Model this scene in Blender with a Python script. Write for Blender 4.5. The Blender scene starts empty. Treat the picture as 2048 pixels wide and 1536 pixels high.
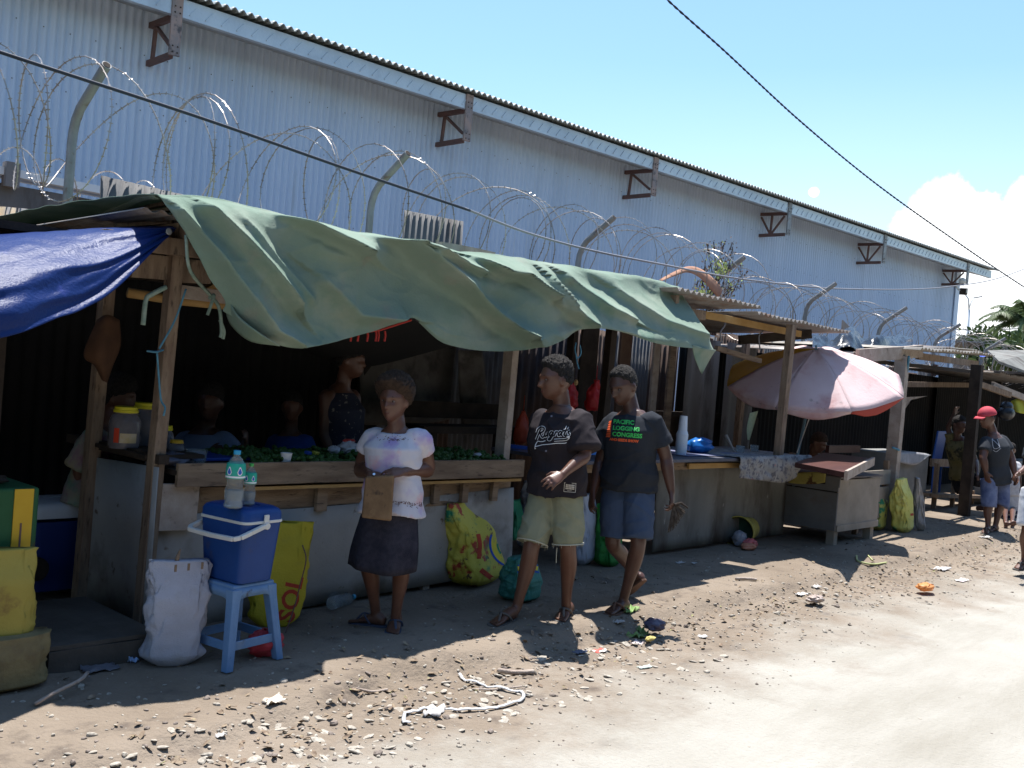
import bpy, bmesh, math, random
from mathutils import Vector as V, Matrix, noise, Euler
from mathutils.bvhtree import BVHTree
random.seed(7)
SC = bpy.context.scene
COL = SC.collection
R = math.radians
# ---------------------------------------------------------------- camera geometry (street runs along +x, stalls towards +y)
FPX, EYE = 2000.0, 1.6
_a, _p, _r = R(42.5), R(0.75), R(4.6)
_F = V((math.cos(_a)*math.cos(_p), math.sin(_a)*math.cos(_p), -math.sin(_p)))
_r0 = V((math.sin(_a), -math.cos(_a), 0)); _u0 = _r0.cross(_F)
_R = math.cos(_r)*_r0 + math.sin(_r)*_u0
_U = math.cos(_r)*_u0 - math.sin(_r)*_r0
def W(px, py, y=None, z=None, x=None, d=None):
    """survey helper: the place where a sight line meets a plane of the street"""
    r = _F + _R*((px-1024)/FPX) + _U*((768-py)/FPX)
    if y is not None: t = y/r.y
    elif z is not None: t = (z-EYE)/r.z
    elif x is not None: t = x/r.x
    else: t = d
    return V((r.x*t, r.y*t, EYE+r.z*t))
def lerp(a, b, t): return a+(b-a)*t
def sstep(a, b, x):
    t = max(0, min(1, (x-a)/(b-a))); return t*t*(3-2*t)
def nz(x, y=0, z=0, s=1.0): return noise.noise(V((x, y, z))*s)
def fbm(x, y=0, z=0, s=1.0, o=4): return noise.fractal(V((x, y, z))*s, 1.0, 2.0, o)
def crom(pts, n):
    pts = [V(p) if len(p) == 3 else V(p).to_3d() for p in pts]; out = []
    m = len(pts)-1
    for i in range(n+1):
        t = i/n*m; k = min(int(t), m-1); f = t-k
        a = pts[k-1] if k > 0 else pts[k]*2-pts[k+1]
        b, c = pts[k], pts[k+1]
        e = pts[k+2] if k+2 <= m else c*2-b
        out.append(0.5*((2*b)+(c-a)*f+(2*a-5*b+4*c-e)*f*f+(3*b-a-3*c+e)*f**3))
    return out
def net(ctrl, nu, nv):
    rows = [crom(r, nu) for r in ctrl]
    cols = [crom([rows[k][i] for k in range(len(rows))], nv) for i in range(nu+1)]
    return [[cols[i][j] for i in range(nu+1)] for j in range(nv+1)]
# ---------------------------------------------------------------- objects
def tag(o, label=None, cat=None, group=None, kind=None):
    if label: o['label'] = label
    if cat: o['category'] = cat
    if group: o['group'] = group
    if kind: o['kind'] = kind
    return o
def thing(name, label, cat, loc, group=None):
    o = bpy.data.objects.new(name, None); COL.objects.link(o)
    o.location = loc; o.empty_display_size = .1
    return tag(o, label, cat, group)
def wloc(o):
    l = V((0, 0, 0))
    while o: l = l+o.location; o = o.parent
    return l
def link(name, me, parent=None, mats=None, loc=None):
    o = bpy.data.objects.new(name, me); COL.objects.link(o)
    if parent:
        o.parent = parent; off = wloc(parent)
    else:
        if loc is None:
            xs = [v.co for v in me.vertices]
            loc = V(((min(c.x for c in xs)+max(c.x for c in xs))/2, (min(c.y for c in xs)+max(c.y for c in xs))/2, min(c.z for c in xs)))
        off = V(loc); o.location = off
    me.transform(Matrix.Translation(-off))
    if mats and not me.materials:
        for m in (mats if isinstance(mats, (list, tuple)) else [mats]): me.materials.append(m)
    return o
class MB:
    def __init__(s): s.v = []; s.f = []; s.m = []
    def add(s, vs, fs, mi=0):
        o = len(s.v); s.v += [V(x) for x in vs]; s.f += [tuple(i+o for i in f) for f in fs]; s.m += [mi]*len(fs); return s
    def box(s, c, d, rot=(0, 0, 0), mi=0, taper=(1, 1)):
        M = Euler(rot).to_matrix(); c = V(c); vs = []
        for z in (-1, 1):
            k = taper if z > 0 else (1, 1)
            for x, y in ((-1, -1), (1, -1), (1, 1), (-1, 1)):
                vs.append(c+M@V((x*d[0]/2*k[0], y*d[1]/2*k[1], z*d[2]/2)))
        return s.add(vs, [(3, 2, 1, 0), (4, 5, 6, 7), (0, 1, 5, 4), (1, 2, 6, 5), (2, 3, 7, 6), (3, 0, 4, 7)], mi)
    def beam(s, p, q, w, h, up=(0, 0, 1), mi=0, n=1, warp=0):
        p, q = V(p), V(q); t = (q-p).normalized(); up = V(up)
        if abs(t.dot(up)) > .98: up = V((0, 1, 0))
        a = t.cross(up).normalized(); b = a.cross(t).normalized(); vs = []; fs = []
        sd = random.random()*99
        for i in range(n+1):
            c = p.lerp(q, i/n)
            if warp: c = c+a*nz(i*.7, sd)*warp+b*nz(i*.7, sd+9)*warp
            for x, y in ((-1, -1), (1, -1), (1, 1), (-1, 1)): vs.append(c+a*x*w/2+b*y*h/2)
        for i in range(n):
            for k in range(4): fs.append((i*4+k, i*4+(k+1) % 4, i*4+4+(k+1) % 4, i*4+4+k))
        fs += [(3, 2, 1, 0), tuple(n*4+k for k in range(4))]
        return s.add(vs, fs, mi)
    def loft(s, rings, cap=True, mi=0, closed=True):
        n = len(rings[0]); vs = [p for r in rings for p in r]; fs = []
        for i in range(len(rings)-1):
            for k in range(n if closed else n-1): fs.append((i*n+k, i*n+(k+1) % n, (i+1)*n+(k+1) % n, (i+1)*n+k))
        if cap and closed:
            fs.append(tuple(reversed(range(n)))); fs.append(tuple((len(rings)-1)*n+k for k in range(n)))
        return s.add(vs, fs, mi)
    def tube(s, pts, r, n=8, mi=0, flat=1.0, ref=None, dome=False):
        pts = [V(p) for p in pts]; m = len(pts)
        rr = list(r) if isinstance(r, (list, tuple)) else [r]*m
        if dome:
            t0 = (pts[0]-pts[1]).normalized(); t1 = (pts[-1]-pts[-2]).normalized()
            pts = [pts[0]+t0*rr[0]*.95, pts[0]+t0*rr[0]*.6]+pts+[pts[-1]+t1*rr[-1]*.6, pts[-1]+t1*rr[-1]*.95]
            rr = [rr[0]*.25, rr[0]*.78]+rr+[rr[-1]*.78, rr[-1]*.25]; m += 4
        rings = []; a = None
        for i in range(m):
            t = (pts[min(i+1, m-1)]-pts[max(i-1, 0)])
            t = t.normalized() if t.length > 1e-9 else V((0, 0, 1))
            if a is None:
                u = V(ref) if ref else (V((0, 0, 1)) if abs(t.z) < .9 else V((1, 0, 0)))
                a = (u-t*u.dot(t)).normalized()
            else:
                a = (a-t*a.dot(t)).normalized()
            b = t.cross(a)
            rings.append([pts[i]+(a*math.cos(k*2*math.pi/n)+b*math.sin(k*2*math.pi/n)*flat)*rr[i] for k in range(n)])
        return s.loft(rings, True, mi)
    def lathe(s, c, prof, n=20, mi=0, M=None, squash=1.0):
        c = V(c); rings = []
        for r, z in prof:
            ring = [V((r*math.cos(k*2*math.pi/n), r*squash*math.sin(k*2*math.pi/n), z)) for k in range(n)]
            rings.append([c+(M@p if M else p) for p in ring])
        return s.loft(rings, True, mi)
    def ell(s, c, r, M=None, n=14, mi=0):
        c = V(c); rings = []
        for i in range(1, n):
            th = math.pi*i/n; ring = []
            for k in range(n*2//2*2):
                ph = 2*math.pi*k/(n*2//2*2)
                p = V((r[0]*math.sin(th)*math.cos(ph), r[1]*math.sin(th)*math.sin(ph), -r[2]*math.cos(th)))
                ring.append(c+(M@p if M else p))
            rings.append(ring)
        return s.loft(rings, True, mi)
    def grid(s, rows, mi=0):
        return s.loft(rows, False, mi, closed=False)
    def mesh(s, name='m'):
        me = bpy.data.meshes.new(name); me.from_pydata([tuple(v) for v in s.v], [], s.f)
        me.polygons.foreach_set('material_index', s.m); me.update(); return me
    def build(s, name, mat, parent=None, smooth=False, bev=0, seg=2, solid=0, sub=0, loc=None):
        me = s.mesh(name); o = link(name, me, parent, mat, loc)
        if smooth:
            me.polygons.foreach_set('use_smooth', [True]*len(me.polygons))
            if smooth == 'auto': me.set_sharp_from_angle(angle=R(38))
        if solid:
            m = o.modifiers.new('solid', 'SOLIDIFY'); m.thickness = solid; m.offset = 0
        if bev:
            m = o.modifiers.new('bevel', 'BEVEL'); m.width = bev; m.segments = seg; m.limit_method = 'ANGLE'
        if sub:
            m = o.modifiers.new('sub', 'SUBSURF'); m.levels = sub; m.render_levels = sub
        return o
def union(mb, vox, smooth=3, dec=0):
    """merge overlapping closed shapes into one continuous skin"""
    me = mb.mesh('tmp'); o = bpy.data.objects.new('tmp', me); COL.objects.link(o)
    m = o.modifiers.new('r', 'REMESH'); m.mode = 'VOXEL'; m.voxel_size = vox; m.use_smooth_shade = True
    if smooth:
        m = o.modifiers.new('s', 'SMOOTH'); m.factor = .5; m.iterations = smooth
    dg = bpy.context.evaluated_depsgraph_get(); dg.update()
    out = bpy.data.meshes.new_from_object(o.evaluated_get(dg))
    bpy.data.objects.remove(o); bpy.data.meshes.remove(me)
    out.materials.clear()
    out.polygons.foreach_set('use_smooth', [True]*len(out.polygons))
    return out
def bvh_of(me):
    return BVHTree.FromPolygons([v.co.copy() for v in me.vertices], [tuple(p.vertices) for p in me.polygons])
def wrinkle(me, fn):
    me.update(); ns = [v.normal.copy() for v in me.vertices]
    for v, n in zip(me.vertices, ns): v.co = v.co+n*fn(v.co, n)
    me.update()
def copytree(o, parent=None):
    c = o.copy(); COL.objects.link(c)
    if parent: c.parent = parent
    for ch in o.children: copytree(ch, c)
    return c
# ---------------------------------------------------------------- materials
def mat(name, c1, c2=None, scale=4, rough=.85, bump=0, bscale=40, stretch=(1, 1, 1), metal=0, layers=(), trans=0, spec=.3, lo=.35, hi=.65, alpha=1, coat=0, trm=0, ior=1.45):
    m = bpy.data.materials.new(name); m.use_nodes = True
    nt = m.node_tree; N, L = nt.nodes, nt.links
    b = N['Principled BSDF']; out = N['Material Output']
    tc = N.new('ShaderNodeTexCoord'); mp = N.new('ShaderNodeMapping'); mp.inputs['Scale'].default_value = stretch
    L.new(tc.outputs['Object'], mp.inputs['Vector'])
    def noi(sc, det=5, w=0, src=mp):
        n = N.new('ShaderNodeTexNoise'); n.inputs['Scale'].default_value = sc; n.inputs['Detail'].default_value = det; n.inputs['Roughness'].default_value = .6
        if w:
            ad = N.new('ShaderNodeVectorMath'); ad.operation = 'ADD'; ad.inputs[1].default_value = (w, w*1.7, -w); L.new(src.outputs[0], ad.inputs[0]); L.new(ad.outputs[0], n.inputs['Vector'])
        else: L.new(src.outputs[0], n.inputs['Vector'])
        return n.outputs['Fac']
    def ramp(fac, lo, hi):
        r = N.new('ShaderNodeMapRange'); r.inputs['From Min'].default_value = lo; r.inputs['From Max'].default_value = hi; L.new(fac, r.inputs['Value']); return r.outputs[0]
    def mix(f, a, c):
        x = N.new('ShaderNodeMix'); x.data_type = 'RGBA'; L.new(f, x.inputs[0])
        if isinstance(a, tuple): x.inputs[6].default_value = a+(1,)
        else: L.new(a, x.inputs[6])
        x.inputs[7].default_value = c+(1,); return x.outputs[2]
    if c2: col = mix(ramp(noi(scale), lo, hi), tuple(c1), tuple(c2))
    else:
        q = N.new('ShaderNodeRGB'); q.outputs[0].default_value = tuple(c1)+(1,); col = q.outputs[0]
    for i, (c, sc, l, h) in enumerate(layers):
        col = mix(ramp(noi(sc, 6, 3.1+i*5.3), l, h), col, tuple(c))
    L.new(col, b.inputs['Base Color'])
    b.inputs['Roughness'].default_value = rough; b.inputs['Metallic'].default_value = metal
    b.inputs['Specular IOR Level'].default_value = spec; b.inputs['IOR'].default_value = ior
    b.inputs['Coat Weight'].default_value = coat
    if trm: b.inputs['Transmission Weight'].default_value = trm
    if alpha < 1: b.inputs['Alpha'].default_value = alpha
    if bump:
        bp = N.new('ShaderNodeBump'); bp.inputs['Strength'].default_value = bump; bp.inputs['Distance'].default_value = .02
        L.new(noi(bscale, 6, 1.3), bp.inputs['Height']); L.new(bp.outputs[0], b.inputs['Normal'])
    if trans:
        t = N.new('ShaderNodeBsdfTranslucent'); L.new(col, t.inputs[0]); ms = N.new('ShaderNodeMixShader'); ms.inputs[0].default_value = trans
        L.new(b.outputs[0], ms.inputs[1]); L.new(t.outputs[0], ms.inputs[2]); L.new(ms.outputs[0], out.inputs[0])
    return m
wood = mat('weathered_wood', (.16, .11, .075), (.26, .19, .13), 3, .85, .4, 30, (1, 1, 6), layers=(((.05, .035, .03), 9, .58, .72),))
woodx = mat('weathered_plank', (.17, .115, .08), (.27, .2, .14), 3, .85, .4, 30, (6, 6, 1.2), layers=(((.055, .04, .03), 7, .56, .72),))
woodl = mat('grey_wood', (.3, .24, .2), (.4, .34, .29), 4, .85, .4, 30, (2, 2, 2), layers=(((.12, .09, .07), 7, .6, .75),))
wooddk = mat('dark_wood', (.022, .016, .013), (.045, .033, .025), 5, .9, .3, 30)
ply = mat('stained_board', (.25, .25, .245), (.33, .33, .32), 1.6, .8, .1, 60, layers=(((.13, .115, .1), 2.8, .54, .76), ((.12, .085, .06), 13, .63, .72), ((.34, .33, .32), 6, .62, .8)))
galv = mat('galvanised_sheet', (.52, .61, .74), (.58, .66, .78), 1.1, .62, 0, 10, (1, 1, .05), metal=.2, layers=(((.47, .54, .64), 3.2, .52, .8), ((.52, .56, .6), 7, .62, .8)))
rust = mat('rusty_sheet', (.16, .15, .15), (.26, .24, .23), 2, .7, .2, 60, (1, 1, .3), metal=.3, layers=(((.12, .06, .03), 5, .5, .68), ((.05, .045, .045), 12, .6, .75)))
roofm = mat('old_roof_sheet', (.19, .17, .155), (.28, .26, .24), 3, .6, .2, 60, metal=.3, layers=(((.2, .12, .08), 6, .52, .7),))
steelp = mat('grey_steel_pipe', (.20, .205, .205), (.28, .285, .285), 5, .5, .2, 50, metal=.3, layers=(((.15, .08, .05), 9, .56, .7),))
razor = mat('razor_wire_steel', (.46, .43, .40), (.20, .17, .15), 3, .38, metal=.5)
redox = mat('red_oxide_steel', (.16, .085, .075), (.11, .075, .07), 6, .7, .2, 40)
# ---------------------------------------------------------------- ground
def kerb(x): return 3.93+.10*nz(x*1.3, 3)+.05*nz(x*4.1, 7)-.22*sstep(3.6, 2.2, x)
def gz(x, y):
    k = kerb(x)
    s = sstep(k-.16, k+.03, y)
    z = -.075*(1-s)*(.55+.45*sstep(1, 3.5, x))
    near = sstep(40, 20, x)*sstep(-20, -5, x)
    z += near*(.012*fbm(x, y, 0, 1.1, 3)+.006*fbm(x, y, 5, 5, 3))*(.4+.6*s)
    g = math.exp(-((y-(k-.33))/.28)**2)
    z += near*g*(.022*fbm(x, y, 9, 7, 3)+.012*fbm(x, y, 2, 22, 3))
    return z
def axis(segs):
    out = []
    for a, b, st in segs:
        n = max(1, round((b-a)/st)); out += [a+(b-a)*i/n for i in range(n)]
    return out+[segs[-1][1]]
xs = axis([(-500, -60, 110), (-60, -4, 7), (-4, 1.4, .3), (1.4, 8, .03), (8, 15, .06), (15, 30, .3), (30, 80, 5), (80, 700, 120)])
ys = axis([(-500, -40, 115), (-40, 0, 4), (0, 2.4, .12), (2.4, 4.9, .03), (4.9, 8, .15), (8, 14, 1), (14, 60, 12), (60, 700, 128)])
dirt = mat('packed_dirt', (.18, .143, .108), (.235, .192, .15), 1.3, .95, .8, 38, layers=(((.13, .105, .085), 5, .56, .7), ((.30, .27, .23), 24, .66, .74), ((.10, .08, .07), 40, .68, .75)), spec=.1)
g = MB(); g.grid([[V((x, y, gz(x, y))) for x in xs] for y in ys])
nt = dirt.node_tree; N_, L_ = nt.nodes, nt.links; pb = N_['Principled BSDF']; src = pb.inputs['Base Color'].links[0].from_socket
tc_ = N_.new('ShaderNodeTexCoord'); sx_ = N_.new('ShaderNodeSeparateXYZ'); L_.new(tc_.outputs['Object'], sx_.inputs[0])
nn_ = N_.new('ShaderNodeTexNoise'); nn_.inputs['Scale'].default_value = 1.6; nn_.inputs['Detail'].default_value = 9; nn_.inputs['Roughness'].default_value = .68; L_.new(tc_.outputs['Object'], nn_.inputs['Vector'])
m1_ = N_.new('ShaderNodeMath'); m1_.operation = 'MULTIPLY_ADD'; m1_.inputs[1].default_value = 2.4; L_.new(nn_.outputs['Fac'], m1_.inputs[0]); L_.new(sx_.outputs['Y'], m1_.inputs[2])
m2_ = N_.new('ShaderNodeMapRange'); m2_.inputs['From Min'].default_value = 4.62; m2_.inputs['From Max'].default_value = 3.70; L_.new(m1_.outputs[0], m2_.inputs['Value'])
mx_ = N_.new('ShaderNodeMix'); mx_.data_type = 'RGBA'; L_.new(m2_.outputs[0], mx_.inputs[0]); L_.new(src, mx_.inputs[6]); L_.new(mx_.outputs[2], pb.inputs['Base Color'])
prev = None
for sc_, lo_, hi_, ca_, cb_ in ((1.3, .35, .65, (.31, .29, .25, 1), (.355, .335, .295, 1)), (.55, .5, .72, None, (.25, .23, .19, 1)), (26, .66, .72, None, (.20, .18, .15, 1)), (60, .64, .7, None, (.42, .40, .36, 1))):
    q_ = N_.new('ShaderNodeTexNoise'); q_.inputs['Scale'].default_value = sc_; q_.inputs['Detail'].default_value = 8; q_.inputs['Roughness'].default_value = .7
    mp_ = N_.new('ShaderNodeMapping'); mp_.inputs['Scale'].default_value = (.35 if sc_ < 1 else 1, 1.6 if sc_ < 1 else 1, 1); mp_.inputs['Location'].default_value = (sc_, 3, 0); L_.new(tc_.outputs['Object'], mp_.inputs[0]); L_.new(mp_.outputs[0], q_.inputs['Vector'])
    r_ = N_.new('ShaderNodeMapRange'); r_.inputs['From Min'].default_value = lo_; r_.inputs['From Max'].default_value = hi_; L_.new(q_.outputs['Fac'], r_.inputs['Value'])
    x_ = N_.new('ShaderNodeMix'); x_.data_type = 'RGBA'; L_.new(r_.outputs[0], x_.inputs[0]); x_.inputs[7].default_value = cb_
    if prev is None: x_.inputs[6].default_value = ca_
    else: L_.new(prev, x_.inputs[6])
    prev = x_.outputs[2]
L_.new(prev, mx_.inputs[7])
tag(g.build('ground', dirt, smooth=True, loc=(0, 0, 0)), kind='structure')
roadm = mat('pale_road', (.275, .257, .218), (.32, .30, .26), .9, .95, .25, 60, layers=(((.225, .205, .17), 1.5, .48, .74), ((.30, .26, .22), 30, .70, .76)), spec=.1)
def redge(x): return 2.66+.1*nz(x*.9, 11)+.06*nz(x*3, 5)+.03*nz(x*11, 2)-.3*sstep(6, 20, x)
g = MB(); rows = []
vs_ = [0, .02, .05, .1, .18, .3, .5, .8, 1.3, 2, 3, 4.5, 7, 11, 18, 40, 120]
for k, dv in enumerate(vs_):
    rows.append([V((x, redge(x)-dv, gz(x, redge(x)-dv)+(.006 if k > 1 else .002*k-.004))) for x in axis([(-400, -60, 85), (-60, 0, 5), (0, 1.5, .3), (1.5, 15, .05), (15, 40, .5), (40, 500, 40)])])
g.grid(rows[::-1])
tag(g.build('road', dirt, smooth=True, loc=(0, 0, 0)), kind='structure')
# pebbles and shell bits in the gutter
stone_m = mat('pale_pebbles', (.25, .22, .18), (.43, .39, .33), 60, .9)
pebd = mat('brown_pebbles', (.15, .125, .105), (.24, .195, .165), 60, .9)
g = MB(); g2 = MB(); lf = MB()
def rock(mb, x, y, s, mi=0, flat=.5):
    z = gz(x, y); M = Euler((random.uniform(-.3, .3), random.uniform(-.3, .3), random.random()*6)).to_matrix(); sd = random.random()*50
    rings = []
    for i in range(1, 5):
        th = math.pi*i/5; ring = []
        for k in range(7):
            ph = k*2*math.pi/7; q = V((math.sin(th)*math.cos(ph), math.sin(th)*math.sin(ph)*.7, -math.cos(th)*flat))
            q = q*(1+.5*nz(q.x*1.3+sd, q.y*1.3, q.z))
            ring.append(V((x, y, z+s*flat*.35))+M@(q*s))
        rings.append(ring)
    mb.loft(rings)
for i in range(4200):
    x = 1.6+random.random()**1.5*15; t = random.gauss(0, 1)
    y = kerb(x)-.36+t*.27
    if random.random() < .25: y = random.uniform(3.0, 4.9)
    s = random.uniform(.004, .013)*(random.uniform(1.6, 2.6) if random.random() < .09 else 1)
    rock(g if random.random() < .62 else g2, x, y, s, flat=random.uniform(.3, .6))
for i in range(1500):
    x = 1.6+random.random()**1.2*10; y = random.uniform(.6, 3.1); rock(g if random.random() < .6 else g2, x, y, random.uniform(.003, .009)*(1.8 if random.random() < .05 else 1))
for i in range(170):
    x = 1.6+random.random()*4; y = random.uniform(3.1, 3.75); rock(g, x, y, random.uniform(.015, .036), flat=.2)
tag(g.build('pebbles', stone_m), kind='stuff', label='pale pebbles and shell bits scattered along the gutter', cat='pebbles')
tag(g2.build('gravel', pebd), kind='stuff', label='brown stones and broken husks in the gutter', cat='gravel')
leafm = mat('dry_leaves', (.13, .085, .06), (.30, .235, .16), 45, .8, layers=(((.3, .33, .12), 30, .62, .66),))
def flake(mb, x, y, s, z=None):
    z = gz(x, y) if z is None else z
    a = random.random()*6; M = Euler((random.uniform(-.5, .5), random.uniform(-.5, .5), a)).to_matrix()
    pts = [(-1, 0, 0), (-.5, .4, .1), (.3, .45, .2), (1, 0, .05), (.3, -.45, .18), (-.5, -.35, .12)]
    c = V((x, y, z+s*.3)); mb.add([c+M@(V(p)*s) for p in pts], [(0, 1, 2, 3, 4, 5)])
for i in range(1100):
    x = 2+random.random()**1.2*14
    y = kerb(x)-.25+random.gauss(0, .2) if random.random() < .75 else random.uniform(3.3, 5)
    flake(lf, x, y, random.uniform(.012, .03))
tag(lf.build('leaf_litter', leafm), kind='stuff', label='dry leaf and husk litter along the gutter', cat='leaf litter')
# ---------------------------------------------------------------- warehouse
def sl(x): return 13-.055*x            # wall line in plan
def WP(x, z, off=0): # point on wall line, off = towards street
    return V((x-off*.055, sl(x)-off, z))
wh = thing('warehouse', 'long corrugated iron warehouse with overhanging eave behind the razor wire fence', 'building', WP(20, 0))
X0, X1, ZE = -14, 34.0, 6.0
g = MB(); pit = .11; n = int((X1-X0)/pit*6)
ra = []; rb = []
for i in range(n+1):
    x = X0+(X1-X0)*i/n; o = .022*math.sin((x-X0)/pit*2*math.pi)-.62
    ra.append(WP(x, 0, o)); rb.append(WP(x, ZE+.25, o))
g.grid([ra, [a.lerp(b, .5) for a, b in zip(ra, rb)], rb])
g.build('wall', galv, wh, smooth=True)
g = MB()   # end wall, corner flashing
c0 = WP(X1, 0, -.60)
g.add([c0, c0+V((0.4, 18, 0)), c0+V((.4, 18, ZE+1.8)), c0+V((0, 0, ZE+.25))], [(0, 1, 2, 3)])
g.build('end_wall', galv, wh)
g = MB(); g.box(WP(X1, ZE/2+.1, -.56), (.3, .03, ZE+.2), (0, 0, -.055)); g.box(WP(X1+.14, ZE/2+.1, -.7), (.03, .28, ZE+.2), (0, 0, -.055))
g.build('corner_flashing', galv, wh)
# roof: corrugated sheet with wavy edge
g = MB(); rt = []; XR = X1+1.0; nr = int((XR-X0)/.125*6)
for off, z in ((.30, ZE+.20), (.24, ZE+.215), (-2, ZE+.45), (-14, ZE+1.9)):
    row = []
    for i in range(nr+1):
        x = X0+(XR-X0)*i/nr; w = .028*math.sin((x-X0)/.125*2*math.pi); row.append(WP(x, z+w, off))
    rt.append(row)
g.grid(rt)
rfm = mat('roof_sheet', (.27, .29, .28), (.33, .35, .34), 3, .6, metal=.3)
g.build('roof', rfm, wh, smooth=True, solid=.012)
g = MB(); fasc = mat('galvanised_fascia', (.44, .48, .52), (.54, .58, .61), 1.2, .4, .15, 25, metal=.45, layers=(((.4, .43, .46), 3, .55, .75),))
g.beam(WP(X0, ZE+.03, .13), WP(XR-.2, ZE+.03, .13), .09, .24, n=40)
# stamped diagonal marks of the fascia box
k = X0
while k < XR-.5:
    g.beam(WP(k, ZE-.04, .18), WP(k+.10, ZE+.08, .18), .012, .016); k += .23
g.build('fascia', fasc, wh)
g = MB(); g.grid([[WP(X0, ZE-.07, .09), WP(XR-.3, ZE-.07, .09)], [WP(X0, ZE+.1, -.6), WP(XR-.3, ZE+.1, -.6)]])
g.build('soffit', mat('soffit_sheet', (.30, .32, .33), (.36, .38, .39), 2, .6, metal=.3), wh)
br_px = [350, 935, 1312, 1585, 1780, 1950]; bxs = []
for q in br_px:
    r = W(q, 300, d=1)-V((0, 0, EYE)); t = 13/(r.y+.055*r.x); bxs.append(r.x*t)
for i, bx in enumerate([bxs[0]-5.3]+bxs):
    g = MB(); bx -= .2; h0, h1 = ZE-.10, ZE-.60
    if i == 6: h1 = ZE-.52
    g.beam(WP(bx, h0, .12), WP(bx, h0+.02, -.60), .06, .075)
    b = g.build('bracket', redox, wh)
    g = MB(); g.beam(WP(bx, h1, .10), WP(bx, h1, -.60), .06, .075); g.build('lower_chord', redox, b)
    m = MB()
    if i < 4:
        m.beam(WP(bx, h0-.03, -.43), WP(bx, h1, -.47), .045, .045); m.beam(WP(bx, h0-.05, -.38), WP(bx, h1+.12, .08), .05, .04)
    else:
        m.beam(WP(bx, h0-.03, -.28), WP(bx, h1, -.30), .045, .045); m.beam(WP(bx, h0-.05, -.58), WP(bx, h1+.02, -.30), .04, .04); m.beam(WP(bx, h0-.05, .06), WP(bx, h1+.02, -.28), .04, .04)
    m.build('brace', redox, b)
    m = MB(); m.box(WP(bx, (ZE+.14+h1)/2, .185), (.15, .035, ZE+.18-h1), (0, 0, -.055))
    pl = m.build('end_plate', mat('plate_paint', (.36, .26, .22), (.22, .2, .2), 5, .7, layers=(((.1, .09, .09), 8, .55, .65),)) if i == 0 else bpy.data.materials['plate_paint'] if i < 4 else steelp, b, bev=.004)
    m = MB()
    for zz in (ZE+.02, ZE-.06, h1+.1, h1+.02):
        for xx in (-.035, .035): m.box(WP(bx+xx, zz, .207), (.016, .012, .016))
    m.build('bolt', wooddk, pl)
# screw rows
g = MB()
for x in [X0+.33*k for k in range(int((X1-X0)/.33))]:
    for zz in (2.4, 3.7, 4.75, 5.5):
        g.box(WP(x, zz+.02*nz(x*9), -.592), (.011, .010, .011))
g.build('screw', wooddk, wh)['kind'] = 'stuff'
fl = thing('floodlight', 'square floodlight hanging under the last eave bracket of the warehouse', 'floodlight', W(1927, 580, d=31.5))
g = MB(); c = W(1927, 583, d=31.5); g.box(c, (.16, .22, .2), (0, 0, .5)); g.build('housing', wooddk, fl, bev=.01)
g = MB(); g.box(c+V((-.05, -.105, 0)), (.13, .03, .13), (0, 0, .5)); g.build('lamp_glass', mat('lamp_glass', (.6, .55, .45), rough=.3), fl)
g = MB(); g.tube([W(1912, 572, d=31.5), W(1918, 580, d=31.5), c+V((-.05, 0, 0))], .03, 6); g.lathe(W(1925, 562, d=31.5), [(.09, -.08), (.11, 0), (.09, .06), (.03, .1)], 10); g.build('arm', mat('cream_plastic', (.6, .57, .5), rough=.5), fl)
# ---------------------------------------------------------------- perimeter fence with bent posts and razor wire
YF = 7.45
fe = thing('perimeter_fence', 'patched corrugated iron fence with bent pipe posts behind the stalls', 'fence', (10, YF, 0))
px_tips = [(190, 137), (790, 310), (1203, 436), (1465, 515), (1650, 567), (1793, 615), (1902, 648)]
tips = [W(a, b, y=7.1) for a, b in px_tips]
tips = [tips[0]-V((2.85, 0, -.03))]+tips+[tips[-1]+V((2.9*k, 0, -.05*k)) for k in (1, 2, 3)]
for t in tips:
    g = MB(); x = t.x-.0
    pts = [V((x, YF-.06, 0)), V((x, YF-.06, 1.2)), V((x, YF-.06, t.z-.50)), V((x, YF-.07, t.z-.42)), V((x, YF-.10, t.z-.34)), V((x, YF-.16, t.z-.26)), V((x, YF-.6, t.z-.06)), V((x, YF-.72, t.z))]
    # arm leans out over the street side
    pts[-2] = V((x, YF-.16, t.z-.26)).lerp(V((x, 7.1-.18, t.z)), .9); pts[-1] = V((x, 7.1-.18, t.z))
    g.tube(pts, .034, 12)
    g.build('post', steelp, fe, smooth='auto')
    g = MB(); d = (pts[-1]-pts[-2]).normalized(); g.tube([pts[-1]-d*.02, pts[-1]+d*.003], .027, 12); g.build('pipe_mouth', wooddk, fe)
    g = MB(); g.box((x, YF-.12, 2.36), (.2, .03, .1)); g.box((x-.06, YF-.12, 2.22), (.2, .03, .09)); g.build('clamp', mat('clamp_rust', (.09, .04, .03), (.14, .07, .05), 9) if 'clamp_rust' not in bpy.data.materials else bpy.data.materials['clamp_rust'], fe, bev=.005)
fpan = [mat('fence_sheet_ochre', (.34, .25, .15), (.42, .33, .21), 2.5, .75, .2, 50, (1, 1, .3), layers=(((.2, .19, .19), 3, .5, .6), ((.16, .08, .04), 9, .62, .72))), rust,
        mat('fence_sheet_brown', (.07, .045, .035), (.12, .08, .06), 2.5, .8, .2, 50, (1, 1, .3), layers=(((.035, .03, .035), 3, .5, .62),)),
        mat('fence_sheet_grey', (.11, .11, .115), (.17, .165, .165), 2, .7, .2, 50, (1, 1, .3), metal=.2, layers=(((.06, .05, .045), 4, .5, .66),))]
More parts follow.
